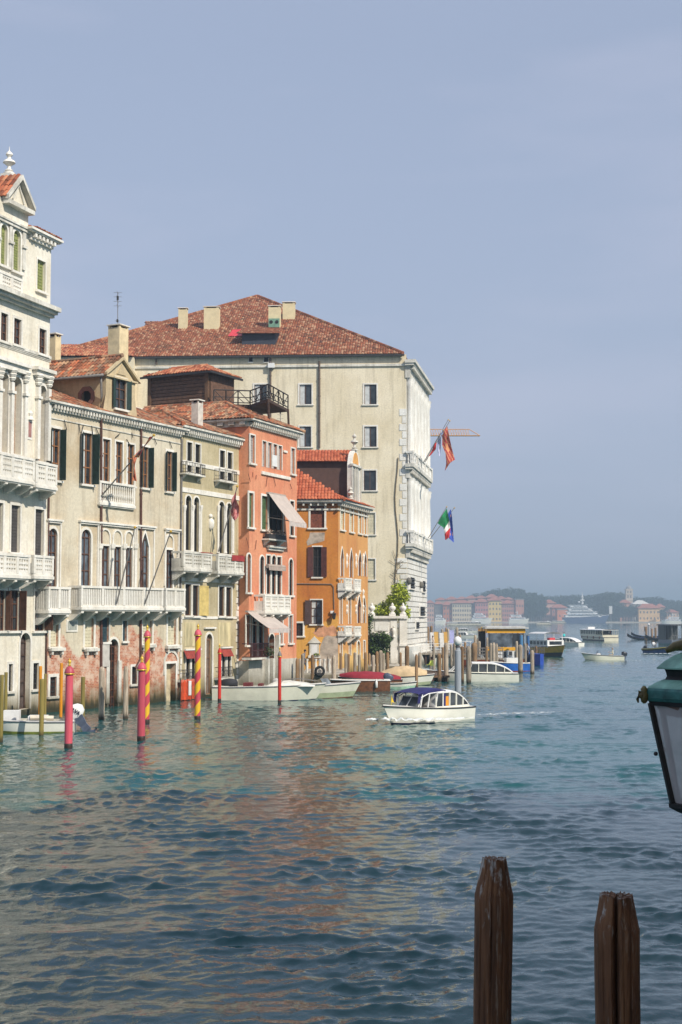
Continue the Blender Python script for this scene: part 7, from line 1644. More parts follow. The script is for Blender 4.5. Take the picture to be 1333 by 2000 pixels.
mb = MB(); mb.bx(.6, 1.3, -.5, .3, 2.1, 2.4); mb.obj('life_raft', plain('red_canister', hexc(200, 60, 64), .5), r)
r = thing('barge', 'bright blue steel barge end with a grey railing', 'barge', (0, 0, 0)); mb = MB(); H = Hull(7, 1.25, 1.15, 1.2, .3, .2, .02, 1, 10, .02); H.build(r, [plain('cobalt_steel', hexc(34, 74, 176), .45)] * 3); H.deck(r, plain('cobalt_steel', hexc(34, 74, 176), .45))
mb = MB()
for x in (-3, -1.5, 0, 1.5, 3): 
    for e in (-.5, .5): mb.tube([(x, e, 1.15), (x, e, 2.0)], .025, 5)
for e in (-.5, .5):
    for z in (1.6, 2.0): mb.tube([(-3, e, z), (3, e, z)], .025, 5)
mb.obj('railing', lead, r); place(r, WP(1054, 1300) + Vector((0, 3.4, 0)), dirang(.02, -1))
tx = water_taxi('small white taxi heading away with foam at its stern, left of the vaporetto', WP(1099, 1261), dirang(-.75, .66), 8.0, False)
q = WP(1116, 1261); wake([q, q + Vector((1.4, -.6, 0)), q + Vector((3, -1.2, 0))], [.3, .6, .4], .65, .06)
person('person in a turquoise top standing on the small white taxi', WP(1103, 1261) + Vector((0, .3, .7)), 2, 'stand', (.05, .5, .5), (.1, .1, .12), (.03, .02, .02), 1.7)
# speedboat under way
S_ = WP(1176, 1289); sp_ = open_boat('speedboat', 'cream open speedboat with a black outboard, one person at the console', 'speedboat', S_, dirang(-1, -.16), 5.1, 1.75, .48, .86, [hull_c, rub_d, rub_d], pit=(.06, .62), eng=black_e, console=True, boot=.24, stripe=.27, es=1.15, group='boats under way')
person('pale dressed driver sitting at the console of the cream speedboat', S_ + Vector((1.35, .2, .18)), math.pi, 'helm', (.72, .66, .5), (.5, .45, .36), (.4, .3, .2))
q = WP(1216, 1291); wake([q, q + Vector((1.2, 0, 0)), q + Vector((3.2, .4, 0))], [.15, .3, .3], .5, .05)
# rigid inflatable
r = thing('inflatable_boat', 'black and yellow rigid inflatable boat with a blue bottom, throwing foam', 'inflatable boat', (0, 0, 0), 0, 'boats under way'); H = Hull(4.6, 1.9, .45, .8, .25, .5, .14, .9, 14, .3); H.build(r, [plain('cobalt_bottom', hexc(30, 76, 150), .4)] * 3)
H.deck(r, rub_d, (.1, .7), rub_d); tb = MB()
for sd in (1, -1): tb.tube([H.pt(t, 1, sd) for t in [i / 14 for i in range(15)]], .2, 8)
tube_ = tb.obj('tube', plain('black_rubber', (.03, .03, .028), .6), r, True); tb = MB()
for sd in (1, -1): tb.tube([H.pt(t, 1, sd) + Vector((0, .17 * sd, .06)) for t in [i / 14 for i in range(14)]], .06, 6)
tb.obj('yellow_stripe', plain('dull_yellow_strip', hexc(176, 160, 60), .6), tube_); outboard(r, -2.3, .4, black_e, 1.1, 0); place(r, WP(1286, 1275), dirang(.55, -.83))
person('person in a white shirt riding the black and yellow inflatable', WP(1283, 1273) + Vector((-.3, .6, .4)), -1.2, 'sit', (.8, .8, .8), (.1, .1, .13), (.05, .03, .02))
q = WP(1286, 1278); wake([q + Vector((-2.6, .4, 0)), q + Vector((-.6, -.6, 0)), q + Vector((1.0, -.3, 0)), q + Vector((3.0, .9, 0))], [.15, .5, .6, .25], .75, .1)

# vaporetto
def vaporetto(label, P, ang, L=19, B=4.2, name='water_bus', group='water buses', people=True):
    r = thing(name, label, 'water bus', (0, 0, 0), 0, group); H = Hull(L, B, .75, 1.0, .3, .3, .05, .8, 14, .1, 2.2); cr = plain('ivory_paint', hexc(224, 216, 190), .4, .05, 1)
    H.build(r, [cr, rub_d, rub_d], boot=.3, stripe=.5, rub=rub_d, rubr=.06); H.deck(r, plain('grey_deck', hexc(120, 120, 118), .7))
    x0, x1, w = -L * .22, L * .36, B * .42; mb = MB(); mb.bx(x0, x1, -w, w, .8, 1.45); cb = mb.obj('cabin', cr, r)
    mb = MB(); mb.bx(x0 + .02, x1 - .02, -w + .05, w - .05, 1.45, 2.35); mb.obj('window_band', glass, cb); n = 9; mb = MB()
    for k in range(n + 1):
        x = x0 + (x1 - x0) * k / n
        for e in (-1, 1): mb.bx(x - .08, x + .08, e * w - .06, e * w + .06, 1.45, 2.4)
    mb.obj('window_post', cr, cb); mb = MB(); a0 = -L * .47; rows = [[Vector((x, (w + .12) * math.cos(math.pi * j / 8), 2.4 + .14 * math.sin(math.pi * j / 8))) for j in range(9)] for x in (a0, x1 + .5)]; mb.grid(rows); mb.bx(a0, x1 + .5, -w - .12, w + .12, 2.3, 2.41); mb.obj('roof', white_p, r)
    mb = MB()
    for k in range(5):
        for e in (-1, 1): x = a0 + .1 + (x0 - a0 - .2) * k / 4; mb.tube([(x, e * w, .8), (x, e * w, 2.35)], .05, 6)
    mb.obj('stanchion', cr, r); mb = MB(); mb.bx(a0, x0, w - .02, w + .04, .8, 1.3); mb.bx(a0, x0, -w - .04, -w + .02, .8, 1.3); mb.bx(a0, a0 + .06, -w, w, .8, 1.3); mb.obj('bulwark', cr, r)
    mb = MB(); mb.bx(L * .22, L * .3, -.8, .8, 2.5, 3.0); mb.obj('pilot_house', white_p, r); mb = MB()
    for k in range(4):
        x = -L * .4 + k * L * .22; mb.lathe((x, -w - .32, .7), [(.05, .3), (.12, .22), (.12, -.22), (.04, -.3)], 8); mb.lathe((x, w + .32, .7), [(.05, .3), (.12, .22), (.12, -.22), (.04, -.3)], 8)
    mb.obj('fender', plain('brown_fender', hexc(120, 80, 56), .8), r); place(r, P, ang); return r
VP = WP(1182, 1252) + Vector((0, 9, 0)); vaporetto('ivory water bus seen end on, passengers crowding its open deck', VP, dirang(-.16, 1), 18)
pm = (('passenger in dark blue on the water bus deck', (.05, .06, .14)), ('passenger in a red top on the water bus deck', (.4, .08, .06)), ('passenger in a white top on the water bus deck', (.7, .68, .62)), ('passenger in grey on the water bus deck', (.25, .25, .26)), ('passenger in tan on the water bus deck', (.5, .36, .22)))
for k, (lb, c) in enumerate(pm):
    a = math.atan2(1, -.16); d0 = Vector((math.cos(a), math.sin(a), 0)); n0 = Vector((-d0.y, d0.x, 0)); person(lb, VP - d0 * (5.2 + (k % 3) * 1.1) + n0 * (-1.3 + k * .62) + Vector((0, 0, .8)), 1 + k, 'stand', c, (.06, .06, .09), (.04, .03, .02), 1.68, group='passengers on the water bus')
mb = MB()
# gondolas and the dark landing stage at the right
def gondola(label, P, ang, c):
    r = thing('gondola', label, 'gondola', (0, 0, 0), 0, 'moored gondolas'); L = 10.5; bl = plain('gondola_black', (.014, .014, .022), .25); rows = []
    for i in range(25):
        t = i / 24; x = -L / 2 + L * t; b = .7 * math.sin(math.pi * t) ** .8 + .02; up = abs(2 * t - 1) ** 3.4; zt = .42 + up * (1.15 if t > .5 else .9); zb = -.12 + up * (1.0 if t > .5 else .75)
        rows.append([Vector((x, b, zt)), Vector((x, b * .8, (zt + zb) / 2)), Vector((x, 0, zb)), Vector((x, -b * .8, (zt + zb) / 2)), Vector((x, -b, zt))])
    mb = MB(); mb.grid(rows); mb.obj('hull', bl, r, True); mb = MB(); dk = [[Vector((w[0].x, w[0].y * .92, w[0].z - .02 + .1 * math.sin(math.pi * i / 24))), Vector((w[0].x, 0, w[0].z + .12 * math.sin(math.pi * i / 24) ** .5)), Vector((w[4].x, w[4].y * .92, w[4].z - .02 + .1 * math.sin(math.pi * i / 24)))] for i, w in enumerate(rows)]; mb.grid(dk); mb.obj('cover', c, r, True)
    mb = MB(); e = rows[-1][0]; G = Fac(0, 0, 1, (1, 0), (e.x, .03, 0)); z = e.z; mb.prism(G, [(-.05, z - .5), (.02, z - .5), (.06, z + .35), (.28, z + .55), (.22, z + .72), (-.02, z + .6), (-.1, z + .2)], 0, .05)
    for k in range(5): mb.bx(e.x + .03, e.x + .3, -.02, .03, z - .4 + k * .15, z - .33 + k * .15)
    mb.obj('prow_iron', plain('steel_prow', (.5, .5, .52), .3, metal=.8), r); return place(r, P, ang)
blc = plain('blue_gondola_cover', hexc(36, 56, 128), .7)
for k, (lb, x, y) in enumerate((('gondola under a blue cover, its prow farthest out', 1268, 1250), ('gondola behind the blue covered one, prow raised beside it', 1272, 1246), ('dark gondola tied beside the landing stage', 1306, 1252))): gondola(lb, WP(x, y), dirang(-1, -.18 + k * .04), blc if k < 2 else plain('black_gondola_cover', (.02, .02, .03), .7))
def stage(label, name, P0, x0, x1, Y0, Y1, zt, wallm, roofm, bandm=None, zr=3.2, cat='landing stage'):
    r = thing(name, label, cat, ((x0 + x1) / 2, Y0, 0)); mb = MB(); mb.bx(x0, x1, Y0, Y1, -.4, .55); mb.obj('pontoon', plain('pontoon_grey', hexc(104, 112, 120), .6, .2), r)
    for x in (x0 + .15, (x0 + x1) / 2, x1 - .15):
        for y in (Y0 + .15, (Y0 + Y1) / 2, Y1 - .15): mb = MB(); mb.bx(x - .06, x + .06, y - .06, y + .06, .55, zt); mb.obj('post', plain('stage_steel', hexc(110, 112, 112), .5), r)
    mb = MB(); mb.bx(x0 - .3, x1 + .4, Y0 - .3, Y1 + .3, zt, zt + .14); mb.bx(x0 - .1, x1 + .1, Y0 - .1, Y1 + .1, zt + .14, zt + .24); mb.obj('roof', roofm, r)
    if bandm:
        mb = MB(); mb.bx(x0 - .05, x1 + .05, Y0 - .06, Y0 + .06, zt - .45, zt - .002); mb.bx(x0 - .06, x0 + .05, Y0 + .06, Y1, zt - .45, zt - .002); mb.bx(x1 - .05, x1 + .06, Y0 + .06, Y1, zt - .45, zt - .002); mb.obj('fascia', bandm, r)
        mb = MB(); mb.bx(x0, x1 * .94 + x0 * .06, Y0 - .05, Y0 + .05, 1.55, 1.9); mb.obj('yellow_rail', bandm, r); mb = MB(); mb.bx(x0 + .3, x1 - .5, Y0, Y0 + .04, .55, 1.5); mb.obj('lower_panel', white_p, r)
        for k in range(3): a = x0 + .2 + (x1 - x0 - .3) * k / 3; mb = MB(); mb.bx(a, a + (x1 - x0) / 3 - .12, Y0 + .01, Y0 + .03, 1.95, zt - .5); mb.obj('window', glass_b if k < 2 else glass, r)
        mb = MB()
        for k in range(3):
            a = x0 + (x1 - x0) * (.42 + .15 * k); mb.bx(a, a + .34, Y0 - .03, Y0 + .001, .75, 1.45)
        mb.obj('life_jacket_box', rub_d, r)
    else:
        mb = MB(); mb.bx(x0, x1, Y1 - .1, Y1, .55, zt); mb.bx(x0, x0 + .06, (Y0 + Y1) / 2, Y1, .55, zt); mb.obj('screen_wall', wallm, r)
        mb = MB(); 
        for k in range(9): x = x0 + (x1 - x0) * k / 8; mb.bx(x - .03, x + .03, Y0, Y0 + .05, .55, 1.5)
        mb.bx(x0, x1, Y0 - .01, Y0 + .06, 1.45, 1.53); mb.obj('railing', lead, r)
    return r
a, b_ = at(953, 1280, 152), at(1026, 1280, 152); yl = plain('stop_yellow', hexc(236, 172, 34), .5, .05)
vs_ = stage('vaporetto stop shelter with a broad yellow band under its grey roof', 'vaporetto_stop', None, a.x, b_.x, 152, 162, at(990, 1228, 152).z, white_p, plain('grey_white_roof', hexc(190, 190, 186), .6), yl, cat='boat stop')
a, b_ = at(1312, 1240, 285), at(1352, 1240, 285); stage('dark landing stage with a flat roof, cut by the frame edge', 'landing_stage', None, a.x, b_.x, 285, 297, at(1320, 1222, 285).z, plain('dark_screen', hexc(60, 66, 62), .7), plain('charcoal_roof', hexc(64, 66, 72), .6))
# wooden landing stage below the huge palace
def jetty():
    x0, x1 = at(800, 1280, 158).x, at(945, 1280, 158).x; r = thing('jetty', 'long timber landing stage with white railings in front of the huge palace', 'landing stage', ((x0 + x1) / 2, 158, 0)); mb = MB(); mb.bx(x0, x1, 156, 172, 1.0, 1.2); mb.obj('deck', plain('grey_planks', hexc(150, 140, 126), .8, .25, 6), r)
    mb = MB()
    for k in range(12): x = x0 + (x1 - x0) * (k + .5) / 12; mb.bx(x - .1, x + .1, 156.2, 156.4, -.6, 1.0); mb.bx(x - .1, x + .1, 170, 170.2, -.6, 1.0)
    mb.obj('support', wood_d, r); mb = MB()
    for k in range(16): x = x0 + .2 + (x1 - x0 - .4) * k / 15; mb.bx(x - .03, x + .03, 156, 156.06, 1.2, 2.2); mb.bx(x - .03, x + .03, 171.9, 171.96, 1.2, 2.2)
    for z in (1.6, 1.9, 2.2): mb.bx(x0, x1, 155.98, 156.04, z - .03, z + .03); mb.bx(x0, x1, 171.92, 171.98, z - .03, z + .03)
    mb.obj('railing', white_p, r)
    mb = MB(); a = at(800, 1330, 112.5).x; b_ = at(878, 1330, 112.5).x; 
    r2 = thing('plank_walkway', 'low plank jetty beside the moored white taxi', 'jetty', ((a + b_) / 2, 112.5, 0)); mb.bx(a + 1, b_, 112, 116, .35, .5); mb.obj('deck', plain('brown_planks', hexc(122, 94, 70), .8, .25, 6), r2); mb = MB()
    for k in range(4): x = a + 1.3 + (b_ - a - 1.6) * k / 3; mb.bx(x - .1, x + .1, 112.1, 112.3, -.6, .35)
    mb.obj('support', wood_d, r2)
    a, b_ = at(893, 1280, 146).x, at(984, 1280, 146).x; r2 = thing('walkway', 'railed timber walkway leading to the vaporetto stop', 'walkway', ((a + b_) / 2, 146, 0)); mb = MB(); mb.bx(a, b_, 146, 148.4, .75, .9); mb.obj('deck', plain('grey_planks', hexc(150, 140, 126), .8, .25, 6), r2)
    for y_ in (146.1, 148.3):
        mb = MB()
        for k in range(10): x = a + .1 + (b_ - a - .2) * k / 9; mb.bx(x - .03, x + .03, y_ - .03, y_ + .03, -.5 if k % 3 == 0 else .9, 1.9)
        for z in (1.25, 1.58, 1.9): mb.bx(a, b_, y_ - .035, y_ + .02, z - .03, z + .03)
        mb.obj('railing', lead, r2)
    # kiosk, tent panels
    a, b_ = at(936, 1250, 154), at(949, 1250, 154); r3 = thing('kiosk', 'black hut with a small gilded ornament on top, left of the vaporetto stop', 'hut', ((a.x + b_.x) / 2, 154.4, 1.2)); mb = MB(); z0, z1 = 1.2, at(940, 1234, 154).z; mb.bx(a.x, b_.x, 154, 155, z0, z1); mb.obj('body', plain('black_panel', (.02, .02, .022), .6), r3); mb = MB(); mb.bx(a.x - .06, b_.x + .06, 153.9, 155.1, z1, z1 + .06); mb.obj('roof', plain('black_panel', (.02, .02, .022), .6), r3); mb = MB(); finial(mb, ((a.x + b_.x) / 2, 154.5, z1 + .06), .55, .14); mb.obj('ornament', gold, r3)
    for lb, xa, xb, yt, yb, c in (('ochre tent panel on the landing stage beside a white one', 849, 857, 1234, 1247, hexc(206, 166, 92)), ('white tent panel at the palace end of the landing stage', 842, 849, 1235, 1247, hexc(214, 214, 214)), ('white tent panel between two ochre ones', 860, 868, 1236, 1248, hexc(220, 220, 218)), ('ochre tent panel nearest the blue and white banner', 868, 875, 1234, 1247, hexc(204, 160, 84)), ('tilted white and blue banner on the landing stage', 879, 888, 1231, 1248, hexc(170, 176, 226))):
        p, q = at(xa, yb, 166), at(xb, yt, 166); t = thing('tent_panel', lb, 'panel', ((p.x + q.x) / 2, 166, 1.2), 0, 'panels on the landing stage'); mb = MB(); mb.prism(Fac(0, 0, 1, (1, 0), (0, 166, 0)), [(p.x, 1.6), (q.x, 1.6), (q.x - .05, q.z), (p.x - .08, q.z)], 0, .05); mb.obj('cloth', plain('panel_%d' % xa, c, .8), t); mb = MB()
        for x in (p.x, q.x): mb.bx(x - .03, x + .03, 166.0, 166.06, 1.2, q.z)
        mb.obj('pole', lead, t)
jetty()
def globe_lamp(label, x, yt, yb, w):
    b = wat(x, yb); h = at(x, yt, b.y).z; r = w / FPX * b.y / 2; t = thing('lamp_post', label, 'lamp post', (b.x, b.y, 0), 0, 'globe lamps in the water'); gr = post_mat('grey_pole_paint', hexc(176, 182, 188), hexc(154, 160, 168), .15, .5, .2)
    rg_ = r * 1.25; mb = MB(); mb.lathe(b, [(r, -.6), (r * .97, h - rg_ * 3.6), (r * .6, h - rg_ * 3.4), (r * .6, h - rg_ * 2.7)], 14); mb.obj('post', gr, t, True, sharp=40); mb = MB(); mb.lathe(b + Vector((0, 0, h - rg_ * 2.9)), [(r * .62, 0), (r * .8, .04), (r * .5, .16)], 10); mb.obj('collar', rub_d, t); mb = MB(); mb.ball(b + Vector((0, 0, h - rg_ * 1.35)), rg_, 14, 9, 0, 1.15); mb.obj('globe', plain('opal_glass', (.82, .82, .8), .15, .02), t, True)
globe_lamp('grey lamp post with a white globe standing in the water by the moored taxi', 895, 1241, 1354, 13)
globe_lamp('thin lamp post with a white globe among the gondolas', 1268, 1217, 1250, 3.2); globe_lamp('thin pale lamp post right of the gondola lamp', 1290, 1219, 1250, 3)
# ================================================================ garden between the orange house and the huge palace
def garden():
    Y = 131; X = lambda x: at(x, 1250, Y).x; Z = lambda y: at(760, y, Y).z
    r = thing('garden_wall', 'white stone garden gateway with ball urns on its balustrade', 'garden wall', (X(760), Y, 0)); mb = MB()
    mb.bx(X(719), X(795), Y, Y + 1.2, -1, Z(1296)); mb.bx(X(719), X(729), Y, Y + .7, Z(1296), Z(1238)); mb.bx(X(763), X(776), Y - .05, Y + .7, Z(1296), Z(1210)); mb.bx(X(781), X(795), Y - .08, Y + .7, Z(1296), Z(1209)); mb.bx(X(719), X(764), Y, Y + .6, Z(1238), Z(1208)); mb.bx(X(776), X(781), Y + .1, Y + .5, Z(1296), Z(1255)); mb.obj('wall', stone, r)
    mb = MB(); mb.bx(X(718), X(797), Y - .25, Y + .85, Z(1208), Z(1203)); mb.bx(X(719), X(764), Y - .12, Y, Z(1240), Z(1236)); mb.bx(X(733), X(759), Y - .06, Y, Z(1232), Z(1214)); mb.bx(X(780), X(796), Y - .2, Y - .08, Z(1262), Z(1258)); mb.obj('moulding', stone_w, r)
    for x in (727, 767, 788): mb = MB(); b = at(x, 1203, Y); mb.bx(b.x - .3, b.x + .3, Y - .1, Y + .5, b.z, b.z + .22); urn(mb, b + Vector((0, .2, .22)), 1.0, .3); mb.obj('urn', stone_w, r, True, sharp=50)
    mb = MB(); statue(mb, (X(769.5), Y - .25, Z(1245)), 1); mb.obj('statue', stone, r, True)
    mb = MB()
    for k in range(9): x = X(720) + (X(729) - X(720)) * k / 8; mb.bx(x - .03, x + .03, Y - .4, Y - .36, .6, Z(1279))
    for k in range(5): x = X(775) + (X(782) - X(775)) * k / 4; mb.bx(x - .02, x + .02, Y + .2, Y + .24, Z(1255), Z(1212))
    mb.obj('grille', white_p if False else lead, r)
    rg = random.Random(12); m1 = foliage('dark_shrub_leaf', (.03, .06, .015), (.07, .12, .03), (.12, .17, .05)); m2 = foliage('lime_vine_leaf', (.22, .28, .02), (.44, .50, .05), (.56, .58, .10))
    t = thing('shrub', 'dark green leafy shrub seen through the garden gateway', 'shrub', (X(742), Y + 1.6, .8)); mb = MB()
    for _ in range(34): leaves(mb, (X(rg.uniform(720, 764)), Y + rg.uniform(-.6, 1.2), Z(rg.uniform(1240, 1284))), .6, .5, .5, 150, .13, rg)
    mb.obj('leaves', m1, t); mb = MB()
    for k in range(7): x = X(722 + k * 6); mb.tube([(x, Y + .6, .8), (x + .2, Y + .6, Z(1262))], .04, 5)
    mb.obj('stem', wood_d, t)
    t = thing('climbing_vine', 'bright lime green vine spilling over the garden wall and up the palace corner', 'vine', (X(770), Y + 3, 0)); mb = MB()
    for (xa, xb, ya, yb, n) in ((738, 762, 1188, 1204, 14), (752, 794, 1172, 1206, 30), (764, 793, 1160, 1178, 10), (773, 786, 1142, 1162, 5)):
        for _ in range(n): leaves(mb, (at(rg.uniform(xa, xb), 1190, Y + 2).x, Y + rg.uniform(1.2, 4), at(760, rg.uniform(ya, yb), Y + 2).z), .55, .5, .5, 90, .15, rg)
    for k in range(6): leaves(mb, (at(790 - k, 1190, 148).x, 148, at(780, 1166 - k * 5, 148).z), .45, .4, .5, 30, .14, rg)
    mb.obj('leaves', [m2], t); mb = MB()
    for x in (745, 758, 770, 781, 788): mb.tube([(X(x), Y + 2.5, .8), (X(x) + .1, Y + 2.6, Z(1190)), (X(x) + .3, Y + 4, Z(1172))], .05, 5)
    mb.obj('stem', wood_d, t)
    t = thing('shrub', 'narrow green creeper at the corner of the orange house beside the gateway', 'shrub', (X(722), Y - .5, .8)); mb = MB()
    for _ in range(9): leaves(mb, (X(rg.uniform(718, 727)), Y - .4, Z(rg.uniform(1196, 1236))), .3, .25, .4, 34, .1, rg)
    mb.obj('leaves', m1, t); mb = MB(); mb.tube([(X(721), Y - .5, .8), (X(722), Y - .4, Z(1200))], .04, 5); mb.obj('stem', wood_d, t)
    # quay with stone posts
    mb = MB(); mb.bx(at(590, 1300, 104).x, at(716, 1300, 112).x - 1.5, 104, 131, -1, .9); mb.bx(at(716, 1300, 112).x - 1.5, X(797), 125, 131, -1, .8); struct(mb.obj('pavement', plaster('quay_stone', hexc(196, 188, 172), hexc(160, 152, 136), amount=.5, tide=1)))
    t = thing('balustrade', 'white stone posts along the quay edge in front of the orange house', 'balustrade', (at(622, 1300, 104.3).x, 104.3, .9)); mb = MB(); xa, xb = at(593, 1300, 104).x, at(652, 1300, 104).x; mb.bx(xa, xb, 104.15, 104.45, .9, 1.02); mb.obj('base', stone_d, t)
    for x in (600, 617, 625, 634, 643.5): mb = MB(); p = at(x, 1300, 104.3); mb.lathe((p.x, 104.3, 1.02), [(.1, 0), (.1, .12), (.075, .2), (.11, .5), (.07, .8), (.11, .92), (.12, 1.0)], 8); mb.obj('post', stone, t, True, sharp=50)
    p = at(625, 1311, 103.8); mb = MB(); rows = [[(p.x + (.3 + .1 * math.cos(b)) * math.cos(a), 103.85 + .1 * math.sin(b), p.z + (.3 + .1 * math.cos(b)) * math.sin(a)) for b in [2 * math.pi * j / 8 for j in range(8)]] for a in [2 * math.pi * i / 18 for i in range(19)]]; mb.grid(rows, 0, True)
    ty = mb.obj('tyre', plain('black_rubber_tyre', (.018, .018, .018), .8), None, True, loc=(p.x, 103.85, p.z)); tag(ty, 'black tyre hung as a fender on the quay edge', 'tyre'); mb = MB(); mb.tube([(p.x, 103.8, p.z), (p.x, 103.9, p.z)], .14, 10); mb.obj('hub', lead, ty)
    person('man in grey jacket and dark trousers walking along the quay by the orange house', (at(593, 1300, 106).x, 106, .9), -.25, 'walk', (.16, .16, .19), (.05, .045, .06), (.02, .015, .01), 1.78)
    for lb, x, Yp, c, zb in (('person with pale clothes far along the landing stage', 846, 165, (.7, .62, .56), 1.2), ('person in white by the blue pole at the vaporetto stop', 1031, 153, (.75, .74, .72), .55), ('person in white standing in the vaporetto stop opening', 1010, 152.5, (.72, .7, .68), 1.0)): person(lb, (at(x, 1260, Yp).x, Yp, zb), 3.6, 'stand', c, (.12, .12, .16), (.05, .03, .02))
    # orange plastic safety net
    a0, a1, b0, b1 = FY.rect(353, 381, 1328, 1366, .5); mb = MB(); n = 16
    for k in range(n + 1):
        z = b0 + (b1 - b0) * k / n; mb.tube([FY.P(a0 + (a1 - a0) * q / 8, .55 + .05 * math.sin(q * 1.7), z + .04 * math.sin(q * 2.1)) for q in range(9)], .018, 4)
    for k in range(22): x = a0 + (a1 - a0) * k / 21; mb.tube([FY.P(x, .55 + .05 * math.sin(k * .65), b0), FY.P(x, .55 + .05 * math.sin(k * .65), b1)], .013, 4)
    nt_ = tag(mb.obj('safety_net', plain('orange_plastic', hexc(232, 92, 48), .6), None, loc=FY.P(a0, .55, b0)), 'orange plastic safety netting fenced round the foot of the yellow palace', 'safety net')
    mb = MB()
    for x in (a0, (a0 + a1) / 2, a1): mb.tube([FY.P(x, .5, -.6), FY.P(x, .5, b1 + .1)], .03, 5)
    mb.obj('stake', wood_d, nt_); mb = MB(); mb.box(FY, a0 + .75, a0 + 1.05, .6, .64, b0 + .25, b1 - .05); mb.obj('white_board', white_p, nt_)
garden()
# ================================================================ flags
def flag(label, F, base, bo, tip, cloth, cat='flag', group=None, ball=True):
    """pole springing outward from a wall; cloth: list of (hoist/fly px outline columns, materials)"""
    s, z0 = F.sz(base[0], base[1], bo); G = Fac(0, 0, 1, (F.n.x, F.n.y), F.P(s, 0, 0)); p0 = F.P(s, bo, z0); q = G.sz(*tip); p1 = G.P(q[0], 0, q[1]); r = thing('flagpole', label, cat, p0, 0, group)
    mb = MB(); mb.tube([p0, p1], [.045, .03], 7); po = mb.obj('pole', lead, r)
    if ball: mb = MB(); mb.ball(p1, .08, 8, 5); mb.obj('finial', gold, r)
    for (cols, mats, mi) in cloth:
        rows = []; n = 10
        for i, (top, bot) in enumerate(cols):
            a, b = G.sz(*top), G.sz(*bot); rows.append([G.P(a[0] + (b[0] - a[0]) * j / n, .16 * math.sin(i * 1.9 + j * .35) + .05 * math.sin(i * .8 - j * .9), a[1] + (b[1] - a[1]) * j / n) for j in range(n + 1)])
        rr = []
        for a, b in zip(rows[:-1], rows[1:]):
            for k in range(4): rr.append([p + (q_ - p) * k / 4 for p, q_ in zip(a, b)])
        rr.append(rows[-1]); mb = MB(); k = len(rr[0])
        mb.mesh([p for w in rr for p in w], [(i * k + j, i * k + j + 1, (i + 1) * k + j + 1, (i + 1) * k + j) for i in range(len(rr) - 1) for j in range(k - 1)], [mi(i / (len(rr) - 1), j / (k - 1)) for i in range(len(rr) - 1) for j in range(k - 1)])
        mb.obj('cloth', mats, r, True)
    return r
FRP = Fac(0, 0, 1, (.172, 1), Vector((at(795, 1000, 150).x, 150, 0)))
fg = plain('flag_green', hexc(30, 140, 84), .8); fw = plain('flag_white', hexc(235, 232, 228), .8); fr_ = plain('flag_red', hexc(206, 52, 52), .8); fb = plain('flag_blue', hexc(52, 82, 176), .8); fgo = plain('flag_gold', hexc(222, 154, 104), .8); fcr = plain('flag_crimson', hexc(184, 66, 66), .85)
og = 'flags on the huge palace front'
flag('green white and red flag hanging from the lower balcony of the huge palace', FRP, (837, 1051), 1.4, (873, 990), [([((873, 993), (855, 1022)), ((876, 1006), (866, 1030)), ((879, 1020), (868, 1036)), ((880, 1034), (869, 1046)), ((878, 1050), (870, 1055))], [fg, fw, fr_], lambda u, v: 0 if u < .42 else (1 if u < .68 else 2))], group=og)
flag('blue flag with gold stars hanging behind the green white and red one', FRP, (840, 1053), 1.4, (888, 992), [([((881, 994), (872, 1010)), ((884, 1012), (868, 1026)), ((885, 1032), (874, 1040)), ((887, 1060), (878, 1052))], [fb, fgo], lambda u, v: 1 if (int(u * 16) % 5 == 2 and int(v * 10) % 4 == 1) else 0)], group=og)
flag('crimson and gold banner hanging lowest from the upper balcony of the huge palace', FRP, (831, 902), 1.4, (879, 822), [([((874, 832), (864, 850)), ((878, 852), (864, 870)), ((883, 876), (871, 886)), ((889, 898), (872, 905)), ((880, 903), (869, 920))], [fcr, fgo], lambda u, v: 1 if ((int(u * 16) + int(v * 10)) % 3 == 1 or (.25 < u < .5 and .3 < v < .7)) else 0)], group=og)
flag('pale blue and white flag furled between the red and the crimson ones', FRP, (829, 901), 1.4, (876, 820), [([((868, 834), (858, 850)), ((862, 856), (855, 864)), ((861, 876), (855, 878)), ((860, 892), (857, 890))], [plain('flag_pale_blue', hexc(150, 160, 206), .8), fw], lambda u, v: 1 if .3 < v < .6 else 0)], group=og)
flag('small red flag wrapped round its pole low on the upper balcony', FRP, (828, 903), 1.4, (866, 840), [([((853, 864), (848, 868)), ((852, 878), (844, 880)), ((844, 886), (837, 893))], [fr_, fgo], lambda u, v: 1 if u > .6 and v < .3 else 0)], group=og)
flag('long bare pole with a furled crimson and gold banner on the cream palace', FC, (199, 968), .2, (301, 850), [([((299, 852), (294, 856)), ((284, 874), (277, 872)), ((270, 893), (261, 893))], [fcr, fgo], lambda u, v: 1 if int(u * 9) % 3 == 1 else 0), ([((268, 893), (258, 896)), ((266, 915), (259, 914)), ((265, 940), (261, 938))], [fcr, fgo], lambda u, v: 1 if (int(u * 8) + int(v * 10)) % 2 else 0)], group='flagpoles on the cream palace')
flag('bare grey pole leaning over the middle of the long white balcony', FC, (228, 1180), .95, (264, 1030), [], 'flagpole', 'flagpoles on the cream palace'); flag('bare grey pole leaning over the far end of the long white balcony', FC, (283, 1180), .95, (334, 1038), [], 'flagpole', 'flagpoles on the cream palace')
flag('faded crimson banner on a pole over the balcony of the yellow palace', FY, (427, 1078), .8, (464, 950), [([((462, 958), (450, 994)), ((464, 975), (449, 1004)), ((467, 990), (456, 1012)), ((466, 1008), (461, 1020))], [plain('faded_crimson', hexc(172, 92, 92), .9), plain('faded_rose', hexc(196, 130, 126), .9)], lambda u, v: (int(u * 16) // 2 + int(v * 10) // 3) % 2)])
